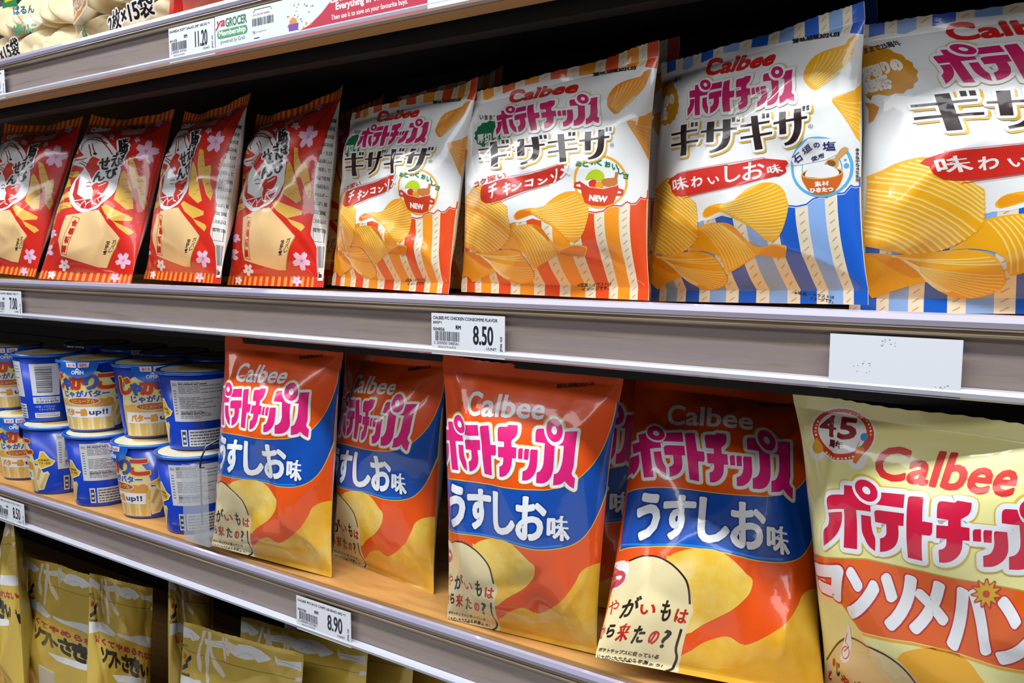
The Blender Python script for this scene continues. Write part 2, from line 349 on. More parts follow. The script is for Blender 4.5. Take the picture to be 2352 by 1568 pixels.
ART = {
"giza_b":{"W":198.5,"H":198.0,"o":[[3,"s","1560d2",0.96,[198.5,84.2,198.5,84.2,198.5,81.6,198.4,78.3,196.4,77.5,194.3,78.6,190.4,73.8,186.4,73.2,182.7,74.7,178.0,71.2,172.1,71.7,167.2,70.5,162.5,67.3,155.3,66.2,149.8,67.1],0],[5,"s","fccb4c",1.11,[101.6,70.8,109.9,72.4,117.8,74.4,125.3,76.7,132.6,79.4,139.7,82.5],0],[5.0,"s","fccb4c",1.11,[102.6,69.9,111.1,71.2,119.3,73.0,127.2,75.1,134.8,77.6,142.3,80.5],0],[5.0,"s","fccb4c",1.11,[103.5,69.0,112.4,70.1,120.8,71.6,129.0,73.6,137.0,75.9,144.8,78.6],0],[5.0,"s","fccb4c",1.1,[104.7,67.8,113.5,68.6,122.0,69.8,130.3,71.5,138.3,73.5,146.3,75.9],0],[5.0,"s","fccb4c",1.1,[105.8,66.7,114.7,67.2,123.2,68.1,131.5,69.4,139.7,71.1,147.8,73.2],0],[5.0,"s","fccb4c",1.1,[107.9,65.3,116.3,65.6,124.5,66.2,132.5,67.3,140.4,68.8,148.3,70.6],0],[5.0,"s","fccb4c",1.09,[110.0,63.9,118.0,64.0,125.8,64.4,133.5,65.3,141.1,66.5,148.7,68.0],0],[5.0,"s","fccb4c",1.09,[112.5,62.5,119.9,62.3,127.1,62.6,134.3,63.2,141.4,64.2,148.5,65.5],0],[5.0,"s","fccb4c",1.09,[115.0,61.0,121.7,60.7,128.4,60.8,135.1,61.2,141.7,61.9,148.3,63.0],0],[5.0,"s","fccb4c",1.09,[117.7,59.2,123.7,58.8,129.7,58.8,135.6,59.0,141.6,59.5,147.5,60.3],0],[5.0,"s","fccb4c",1.09,[120.4,57.5,125.6,57.0,130.9,56.7,136.1,56.8,141.4,57.1,146.7,57.6],0],[5.0,"s","fccb4c",1.09,[122.6,55.1,127.2,54.7,131.8,54.4,136.4,54.4,141.0,54.7,145.7,55.1],0],[5.0,"s","fccb4c",1.09,[124.8,52.8,128.7,52.4,132.7,52.2,136.6,52.1,140.6,52.3,144.7,52.6],0],[5.0,"s","fccb4c",1.09,[126.9,50.5,130.1,50.2,133.3,50.0,136.6,49.9,139.8,50.0,143.1,50.3],0],[5.0,"s","fccb4c",1.09,[129.0,48.2,131.5,47.9,133.9,47.8,136.5,47.7,139.0,47.7,141.6,47.9],0],[7,"s","fccb4c",1.2,[84.3,55.6,88.6,49.7,91.8,43.7,94.0,37.4,95.1,31.0,95.2,24.2],0],[7.0,"s","fccb4c",1.19,[86.8,56.4,91.2,50.6,94.4,44.5,96.7,38.3,97.9,31.9,98.1,25.1],0],[7.0,"s","fccb4c",1.18,[89.4,57.2,93.7,51.4,97.0,45.4,99.4,39.2,100.7,32.7,101.0,26.0],0],[7.0,"s","fccb4c",1.17,[92.0,57.5,96.2,51.8,99.5,45.9,101.9,39.8,103.3,33.5,103.7,26.9],0],[7.0,"s","fccb4c",1.16,[94.5,57.8,98.7,52.2,102.0,46.4,104.4,40.5,105.8,34.3,106.3,27.8],0],[7.0,"s","fccb4c",1.15,[96.8,58.0,101.0,52.6,104.2,47.0,106.6,41.3,108.1,35.3,108.7,29.0],0],[7.0,"s","fccb4c",1.14,[99.1,58.1,103.2,52.9,106.4,47.6,108.8,42.0,110.4,36.3,111.1,30.3],0],[7.0,"s","fccb4c",1.14,[101.2,56.8,105.1,52.2,108.3,47.3,110.8,42.2,112.5,37.0,113.5,31.4],0],[7.0,"s","fccb4c",1.13,[103.3,55.6,107.1,51.4,110.2,47.0,112.7,42.4,114.6,37.7,115.8,32.6],0],[7.0,"s","fccb4c",1.13,[105.3,53.5,108.9,49.9,111.9,46.1,114.4,42.1,116.3,37.9,117.7,33.5],0],[7.0,"s","fccb4c",1.12,[107.3,51.4,110.7,48.4,113.6,45.2,116.1,41.8,118.1,38.2,119.6,34.4],0],[9,"s","fccb4c",1.61,[7.4,82.9,33.2,76.8,51.1,70.2,62.9,63.7,71.8,57.0,78.6,50.1],0],[9.0,"s","fccb4c",1.64,[7.4,80.5,30.8,74.2,48.9,67.7,60.7,61.3,69.5,54.7,76.1,47.9],0],[9.0,"s","fccb4c",1.68,[7.4,78.0,28.3,71.6,46.6,65.2,58.4,58.9,67.1,52.4,73.6,45.7],0],[9.0,"s","fccb4c",1.72,[7.4,74.3,26.3,69.1,44.6,62.9,56.2,56.9,64.7,50.8,71.1,44.3],0],[9.0,"s","fccb4c",1.76,[7.4,71.8,24.2,66.6,42.5,60.7,54.0,55.0,62.3,49.1,68.5,42.9],0],[9.0,"s","fccb4c",1.8,[7.4,69.3,22.8,64.0,40.4,58.4,51.4,53.0,59.4,47.4,65.4,41.5],0],[9.0,"s","fccb4c",1.85,[6.2,65.6,21.3,61.4,38.1,56.1,48.8,51.0,56.5,45.7,62.2,40.1],0],[9.0,"s","fccb4c",1.91,[6.2,61.9,20.1,58.2,35.5,53.5,45.4,48.9,52.5,44.1,57.9,39.1],0],[9.0,"s","fccb4c",1.99,[6.2,58.2,18.9,55.0,32.7,50.9,41.7,46.8,48.4,42.6,53.3,38.1],0],[9.0,"s","fccb4c",2.06,[3.0,56.6,18.6,52.2,30.3,48.8,38.3,45.3,44.2,41.7,48.7,37.9],0],[9.0,"s","fccb4c",2.13,[9.0,51.4,18.2,49.4,27.8,46.7,34.6,43.8,39.8,40.9,43.8,37.8],0],[9.0,"s","fccb4c",1.56,[8.7,88.2,38.6,81.2,54.7,75.0,66.0,68.8,74.7,62.5,81.6,55.8],0],[9.0,"s","fccb4c",1.54,[15.0,90.1,42.1,83.2,56.6,77.2,67.2,71.1,75.4,64.9,82.0,58.5],0],[9.0,"s","fccb4c",1.52,[23.9,91.5,45.2,85.2,58.5,79.3,68.3,73.5,76.1,67.4,82.4,61.1],0],[9.0,"s","fccb4c",1.51,[30.2,93.1,48.0,87.3,59.9,81.6,69.0,76.0,76.3,70.1,82.3,64.1],0],[9.0,"s","fccb4c",1.5,[35.5,94.8,50.6,89.3,61.3,84.0,69.7,78.5,76.5,72.9,82.1,67.0],0],[9.0,"s","fccb4c",1.48,[41.1,95.6,53.6,90.6,63.0,85.7,70.5,80.7,76.7,75.5,81.9,70.0],0],[9.0,"s","fccb4c",1.47,[46.0,96.4,56.5,91.9,64.6,87.4,71.3,82.8,76.9,78.0,81.6,73.0],0],[11,"s","fccb4c",1.13,[50.5,29.8,60.1,27.5,68.7,25.7,76.7,24.4,84.3,23.6,91.8,23.3],0],[11.0,"s","fccb4c",1.13,[50.6,29.3,60.2,26.6,68.8,24.4,76.8,22.8,84.5,21.7,92.0,21.1],0],[11.0,"s","fccb4c",1.13,[50.6,28.7,60.2,25.7,68.8,23.2,76.9,21.3,84.6,19.9,92.2,19.0],0],[11.0,"s","fccb4c",1.14,[50.9,28.0,60.1,24.7,68.4,22.0,76.1,19.8,83.6,18.1,91.0,17.0],0],[11.0,"s","fccb4c",1.14,[51.2,27.3,60.0,23.8,67.9,20.8,75.4,18.3,82.7,16.4,89.8,15.0],0],[11.0,"s","fccb4c",1.15,[52.1,26.4,59.9,22.9,67.1,19.8,73.9,17.3,80.5,15.2,87.1,13.7],0],[11.0,"s","fccb4c",1.16,[53.0,25.5,59.8,22.0,66.2,18.9,72.3,16.2,78.3,14.1,84.3,12.3],0],[11.0,"s","fccb4c",1.17,[54.5,24.2,60.2,20.9,65.6,17.9,70.9,15.4,76.1,13.2,81.3,11.5],0],[11.0,"s","fccb4c",1.18,[55.9,23.0,60.5,19.8,65.0,17.0,69.4,14.5,73.8,12.4,78.3,10.6],0],[11.0,"s","fccb4c",1.17,[36.5,35.9,50.5,33.4,62.0,31.6,72.1,30.4,81.4,29.7,90.2,29.6],0],[11.0,"s","fccb4c",1.19,[34.4,36.2,48.6,34.2,60.2,32.8,70.2,31.9,79.5,31.6,88.1,31.8],0],[11.0,"s","fccb4c",1.21,[32.2,36.5,46.6,34.9,58.2,34.0,68.3,33.5,77.5,33.6,86.0,34.1],0],[4,"p","fab414",[159.7,149.7,158.2,152.0,157.7,154.3,157.4,157.8,157.8,161.5,158.8,165.2,161.0,168.3,164.9,170.0,170.2,171.0,177.6,171.7,184.0,172.5,185.2,174.1,185.6,175.7,189.6,177.1,193.3,177.3,193.4,174.7,192.3,170.7,191.6,165.9,190.2,161.4,187.9,158.6,184.9,156.5,181.3,154.2,177.8,151.7,175.2,147.5,172.8,143.9,170.3,142.6,167.4,143.1,163.4,146.0]],[4,"p","fab414",[181.6,136.2,183.8,137.5,187.3,138.5,191.3,139.5,195.2,140.9,197.9,144.0,198.5,146.1,198.5,146.1,198.5,142.3,198.5,132.4,198.5,120.1,198.5,108.9,198.5,101.5,198.5,102.7,198.4,107.4,196.2,112.5,193.5,118.0,190.7,122.5,188.0,126.3,185.5,129.4,183.4,132.0,181.8,134.3]],[5,"s","fccb4c",1.12,[162.0,150.1,163.5,153.2,164.5,156.5,165.1,160.0,165.2,163.7,164.7,167.6],0],[5.5,"s","fde592",0.41,[162.0,150.1,163.5,153.2,164.5,156.5,165.1,160.0,165.2,163.7,164.7,167.6],0],[5.0,"s","fccb4c",1.11,[163.1,149.6,165.2,152.9,166.9,156.4,168.1,160.1,168.7,164.1,168.7,168.4],0],[5.5,"s","fde592",0.41,[163.1,149.6,165.2,152.9,166.9,156.4,168.1,160.1,168.7,164.1,168.7,168.4],0],[5.0,"s","fccb4c",1.11,[164.2,149.1,166.9,152.6,169.3,156.3,171.0,160.3,172.2,164.6,172.8,169.2],0],[5.5,"s","fde592",0.41,[164.2,149.1,166.9,152.6,169.3,156.3,171.0,160.3,172.2,164.6,172.8,169.2],0],[5.0,"s","fccb4c",1.1,[165.4,148.2,168.8,151.8,171.8,155.7,174.2,159.9,176.0,164.4,177.2,169.2],0],[5.5,"s","fde592",0.41,[165.4,148.2,168.8,151.8,171.8,155.7,174.2,159.9,176.0,164.4,177.2,169.2],0],[5.0,"s","fccb4c",1.09,[166.6,147.4,170.7,151.1,174.3,155.1,177.3,159.5,179.7,164.2,181.5,169.3],0],[5.5,"s","fde592",0.4,[166.6,147.4,170.7,151.1,174.3,155.1,177.3,159.5,179.7,164.2,181.5,169.3],0],[5.0,"s","fccb4c",1.07,[167.6,146.6,172.2,150.3,176.3,154.4,179.9,158.8,182.8,163.6,185.2,168.8],0],[5.5,"s","fde592",0.4,[167.6,146.6,172.2,150.3,176.3,154.4,179.9,158.8,182.8,163.6,185.2,168.8],0],[5.0,"s","fccb4c",1.06,[168.5,145.7,173.7,149.5,178.3,153.6,182.3,158.2,185.8,163.1,188.7,168.4],0],[5.5,"s","fde592",0.39,[168.5,145.7,173.7,149.5,178.3,153.6,182.3,158.2,185.8,163.1,188.7,168.4],0],[5.0,"s","fccb4c",1.05,[169.9,144.9,174.9,148.3,179.4,152.2,183.4,156.4,186.8,160.9,189.7,165.9],0],[5.5,"s","fde592",0.39,[169.9,144.9,174.9,148.3,179.4,152.2,183.4,156.4,186.8,160.9,189.7,165.9],0],[5.0,"s","fccb4c",1.03,[171.2,144.0,176.1,147.2,180.4,150.7,184.3,154.6,187.7,158.8,190.7,163.4],0],[5.5,"s","fde592",0.38,[171.2,144.0,176.1,147.2,180.4,150.7,184.3,154.6,187.7,158.8,190.7,163.4],0],[5.0,"s","fccb4c",0.85,[183.9,134.7,188.4,133.5,192.7,132.7,196.4,132.4,198.5,132.8,198.5,133.7],0],[5.5,"s","fde592",0.31,[183.9,134.7,188.4,133.5,192.7,132.7,196.4,132.4,198.5,132.8,198.5,133.7],0],[5.0,"s","fccb4c",0.82,[185.2,132.6,189.6,130.9,193.7,129.8,197.3,129.1,198.5,128.7,198.5,128.7],0],[5.5,"s","fde592",0.3,[185.2,132.6,189.6,130.9,193.7,129.8,197.3,129.1,198.5,128.7,198.5,128.7],0],[5.0,"s","fccb4c",0.78,[186.4,130.4,190.8,128.5,194.8,126.9,198.0,126.0,198.5,125.0,198.5,125.0],0],[5.5,"s","fde592",0.29,[186.4,130.4,190.8,128.5,194.8,126.9,198.0,126.0,198.5,125.0,198.5,125.0],0],[5.0,"s","fccb4c",0.74,[187.9,128.0,191.9,125.7,195.5,124.0,198.3,122.7,198.5,121.3,198.5,121.3],0],[5.5,"s","fde592",0.28,[187.9,128.0,191.9,125.7,195.5,124.0,198.3,122.7,198.5,121.3,198.5,121.3],0],[5.0,"s","fccb4c",0.69,[189.4,125.6,193.0,123.1,196.3,121.0,198.5,119.5,198.5,117.6,198.5,116.3],0],[5.5,"s","fde592",0.26,[189.4,125.6,193.0,123.1,196.3,121.0,198.5,119.5,198.5,117.6,198.5,116.3],0],[5.0,"s","fccb4c",0.57,[191.5,122.4,194.4,119.9,197.1,117.7,198.5,116.1,198.5,113.9,198.5,112.6],0],[5.5,"s","fde592",0.21,[191.5,122.4,194.4,119.9,197.1,117.7,198.5,116.1,198.5,113.9,198.5,112.6],0],[5.0,"s","fccb4c",0.53,[193.5,119.4,195.7,116.7,197.8,114.4,198.5,112.6,198.5,110.2,198.5,108.9],0],[5.5,"s","fde592",0.2,[193.5,119.4,195.7,116.7,197.8,114.4,198.5,112.6,198.5,110.2,198.5,108.9],0],[6,"p","d8941c",[45.5,156.3,45.0,154.9,44.4,153.6,45.2,151.8,45.7,150.0,44.4,149.1,42.9,148.4,42.8,146.9,42.5,145.3,40.4,145.1,38.2,145.1,37.1,143.9,35.6,142.9,32.8,143.3,29.9,144.0,27.5,143.4,24.6,143.1,20.8,144.3,16.7,145.7,11.3,146.1,5.5,146.8,9.6,143.3,3.6,149.2,5.0,149.8,5.0,149.8,5.0,151.0,5.0,152.2,5.0,153.5,3.7,154.7,3.7,156.0,3.7,157.2,3.7,158.4,3.7,159.7,2.5,162.1,2.5,163.4,2.5,164.6,2.5,167.1,2.5,168.3,2.5,169.6,1.2,173.3,1.2,173.3,1.2,174.5,0.0,177.0,0.0,178.2,0.0,179.5,0.0,180.7,0.0,180.7,0.0,183.1,0.0,184.0,0.5,183.6,2.9,183.1,4.9,183.8,6.8,184.3,9.2,183.4,11.5,182.2,13.6,182.3,15.9,182.2,18.2,180.7,20.5,179.0,23.0,178.4,25.5,177.6,27.7,175.6,29.6,173.7,32.1,172.5,34.7,171.0,36.2,169.0,37.3,167.0,39.6,165.4,41.7,163.6,42.2,161.7,42.5,160.0,44.1,158.2]],[7,"t","f4efe4","厚切りの",[2.5,167.1,31.0,168.5,36.8,159.5,3.7,158.4],0.87,[],0],[7,"t","f4efe4","定番",[3.7,157.2,23.4,157.5,27.8,148.6,5.0,149.8],1.27,[],0],[7,"t","3a3030","いままで25周年",[0.0,181.9,31.8,184.3,35.6,179.2,0.0,177.0],0.16,[],0],[13,"p","d0281c",[48.5,94.0,51.6,96.4,63.1,98.7,103.2,100.1,105.3,100.4,106.7,99.6,131.8,101.2,148.6,97.9,149.9,95.9,147.3,93.8,148.0,90.7,142.9,87.8,139.1,88.2,114.0,84.4,78.3,81.0,70.3,80.9,62.3,82.1,56.4,86.2,54.1,90.9]],[13,"s","d0281c",0.34,[62.0,99.2,103.2,101.0,131.8,102.0],0],[13,"s","d0281c",0.39,[71.3,79.5,114.0,83.4,146.7,89.6],0],[14,"t","f2ecea","味",[56.7,94.9,73.8,96.0,76.9,86.7,59.6,85.8],0.34,[],0],[14,"t","f2ecea","わ",[78.5,93.8,87.9,95.1,88.2,86.7,79.7,86.5],0.3,[],0],[14,"t","f2ecea","い",[92.1,92.0,100.5,92.4,100.6,88.1,94.7,87.0],0.28,[],0],[14,"t","f2ecea","し",[103.9,98.8,115.3,99.0,115.6,87.9,105.4,87.0],0.26,[],0],[14,"t","f2ecea","お",[116.8,99.5,131.9,99.4,132.2,87.6,117.5,87.1],0.26,[],0],[14,"t","f2ecea","味",[134.2,94.9,142.7,96.7,146.1,90.4,135.1,89.8],0.25,[],0],[6,"s","5cb0e2",1.77,[194.9,90.5,194.7,87.5,194.1,84.6,192.9,81.9,191.4,79.4,189.3,77.2,186.9,75.3,184.0,73.8,180.9,72.8,177.5,72.2,174.0,72.1,170.6,72.5,167.2,73.4,164.0,74.7,161.1,76.4,158.5,78.6,156.3,81.0,154.5,83.8,153.2,86.7,152.4,89.7,152.1,92.8,152.3,95.9,153.1,98.8,154.4,101.5,156.2,103.9,158.5,106.0,161.1,107.8,164.1,109.1,167.4,110.0,170.8,110.4,174.3,110.4,177.8,109.9,181.2,109.0,184.3,107.7,187.2,106.0,189.6,104.0,191.6,101.7,193.1,99.1,194.1,96.4,194.8,93.5],1],[6,"s","5cb0e2",0.65,[188.9,90.1,188.7,88.0,188.1,85.9,187.0,84.0,185.6,82.2,183.9,80.8,181.8,79.6,179.5,78.8,177.0,78.3,174.4,78.2,171.9,78.6,169.4,79.3,167.1,80.3,164.9,81.7,163.1,83.4,161.7,85.3,160.6,87.3,159.9,89.5,159.7,91.7,159.9,93.9,160.5,96.0,161.6,97.9,163.1,99.6,165.0,101.0,167.1,102.1,169.5,102.9,172.0,103.3,174.6,103.3,177.2,102.9,179.7,102.2,182.0,101.2,184.0,99.8,185.7,98.2,187.1,96.4,188.1,94.4,188.7,92.3],1],[7,"p","eef0f0",[151.9,98.4,157.3,104.3,167.6,110.4,186.2,109.2,190.9,104.4,186.3,99.2,178.0,95.9,166.4,94.7,157.4,94.1,153.3,94.2]],[7,"p","5cb0e2",[190.1,92.3,191.7,93.5,193.3,92.5,193.3,90.8,191.7,89.8,190.2,90.7]],[7,"p","5cb0e2",[190.2,95.7,191.1,96.3,192.0,95.8,191.9,95.0,191.1,94.6,190.3,94.9]],[8,"p","d0641c",[159.2,87.3,159.4,88.3,160.2,88.5,161.6,87.8,164.3,86.7,169.9,85.2,176.3,84.1,181.8,84.4,186.2,85.3,188.2,86.4,189.0,87.3,189.5,87.4,189.6,86.7,189.3,84.6,188.6,82.1,187.5,79.7,186.0,77.5,184.2,75.4,182.0,73.9,179.2,73.2,175.9,73.0,172.2,73.0,168.8,73.5,166.5,74.5,164.8,75.9,163.2,78.0,161.8,80.2,160.7,82.0,159.8,83.8,159.3,85.7]],[8,"p","7a3210",[189.1,87.5,188.8,86.8,187.9,86.0,186.3,85.3,184.1,84.7,181.3,84.3,178.3,84.0,175.0,83.9,171.6,83.9,168.4,84.2,165.6,84.6,163.1,85.2,161.3,85.9,160.2,86.6,159.7,87.4,160.1,88.2,161.1,88.9,162.9,89.5,165.2,90.1,168.1,90.4,171.2,90.7,174.6,90.8,177.9,90.7,181.0,90.4,183.8,90.1,186.0,89.6,187.7,89.0,188.8,88.3]],[9,"s","e6b455",0.85,[189.1,87.5,188.8,86.8,187.9,86.0,186.3,85.3,184.1,84.7,181.3,84.2,178.3,83.9,175.0,83.8,171.6,83.9,168.4,84.1,165.6,84.6,163.1,85.2,161.3,85.8,160.2,86.6,159.7,87.4,160.1,88.2,161.1,88.9,162.9,89.6,165.2,90.1,168.1,90.5,171.2,90.7,174.6,90.8,177.9,90.7,181.0,90.5,183.8,90.1,186.0,89.6,187.7,89.0,188.8,88.3],1],[9,"p","f0eef2",[161.9,86.2,162.1,87.8,163.6,89.5,165.8,91.0,168.5,92.1,171.5,92.7,174.6,92.9,177.4,92.9,180.0,92.4,182.3,91.3,184.3,90.0,186.2,88.5,187.1,87.1,186.5,85.9,184.6,85.0,180.8,84.4,176.3,84.1,171.8,84.3,167.7,84.9,164.2,85.4]],[10,"p","d9a05a",[177.0,93.4,177.8,94.6,179.4,95.8,181.7,96.3,184.0,96.8,185.3,98.2,186.3,99.9,187.5,101.5,188.8,102.9,190.4,103.6,191.8,103.7,192.7,103.2,193.2,102.5,193.0,101.8,192.4,100.9,191.0,99.4,189.4,97.9,188.0,96.9,186.9,95.8,186.7,94.1,186.6,92.4,185.6,90.9,184.6,90.0,184.1,90.0,184.0,90.6,184.6,91.9,185.0,93.4,184.2,94.6,183.0,95.3,181.9,95.3,180.7,94.8,179.3,93.9,178.0,93.1,177.2,93.0]],[11,"p","8a5418",[184.7,92.6,184.5,92.2,184.1,91.9,183.7,91.7,183.2,91.5,182.6,91.5,181.9,91.6,181.3,91.8,180.6,92.0,180.1,92.3,179.6,92.7,179.3,93.2,179.0,93.6,178.9,94.1,179.0,94.5,179.2,94.8,179.5,95.1,180.0,95.4,180.5,95.5,181.2,95.5,181.8,95.4,182.4,95.3,183.1,95.0,183.6,94.7,184.1,94.3,184.4,93.9,184.6,93.4,184.7,93.0]],[12,"t","fff4ec","素材",[168.9,82.1,180.1,81.9,180.0,79.1,169.2,78.5],0.16,[],0],[12,"t","fff4ec","ひきたつ",[165.5,77.7,182.9,77.6,182.8,75.0,165.7,74.9],0.26,[],0],[12,"t","1c1a6c","石",[152.4,99.6,158.3,102.8,161.0,97.7,155.1,94.7],0.13,[],0],[12,"t","1c1a6c","垣",[160.3,104.0,167.3,107.4,169.2,103.7,162.6,100.2],0.13,[],0],[12,"t","1c1a6c","の",[170.2,107.2,174.4,107.4,174.4,104.6,170.6,104.3],0.13,[],0],[12,"t","1c1a6c","塩",[176.1,107.1,185.5,108.2,184.9,101.9,176.4,102.1],0.13,[],0],[12,"t","1c1a6c","使用",[166.9,98.4,176.5,100.8,176.7,97.6,167.5,95.4],0.13,[],0],[12,"t","3a3836","※",[196.8,103.0,198.1,103.0,198.1,100.9,196.8,101.0],0.05,[],0],[12,"t","3a3836","食",[196.8,100.6,198.1,100.5,198.1,98.4,196.8,98.5],0.05,[],0],[12,"t","3a3836","塩",[196.8,98.1,198.1,98.0,198.1,95.9,196.8,96.0],0.05,[],0],[12,"t","3a3836","中",[196.8,95.6,198.1,95.5,198.1,93.5,196.8,93.6],0.05,[],0],[12,"t","3a3836","5",[196.8,93.1,198.1,93.0,198.1,91.0,196.8,91.1],0.05,[],0],[12,"t","3a3836","4",[196.8,90.6,198.1,90.5,198.1,88.5,196.8,88.6],0.05,[],0],[12,"t","3a3836","%",[196.8,88.2,198.1,88.1,198.0,86.0,196.7,86.1],0.05,[],0],[12,"t","3a3836","使",[196.7,85.7,198.0,85.6,198.0,83.5,196.7,83.6],0.05,[],0],[12,"t","3a3836","用",[196.7,83.2,198.0,83.1,198.0,81.0,196.7,81.1],0.05,[],0],[6,"t","3a3434","※写真・イラストは",[137.2,9.0,168.6,5.9,168.2,3.6,137.3,6.7],0.06,[],0],[6,"t","3a3434","イメージです。",[148.8,5.5,167.7,3.1,167.7,0.8,148.9,3.0],0.06,[],0]]},
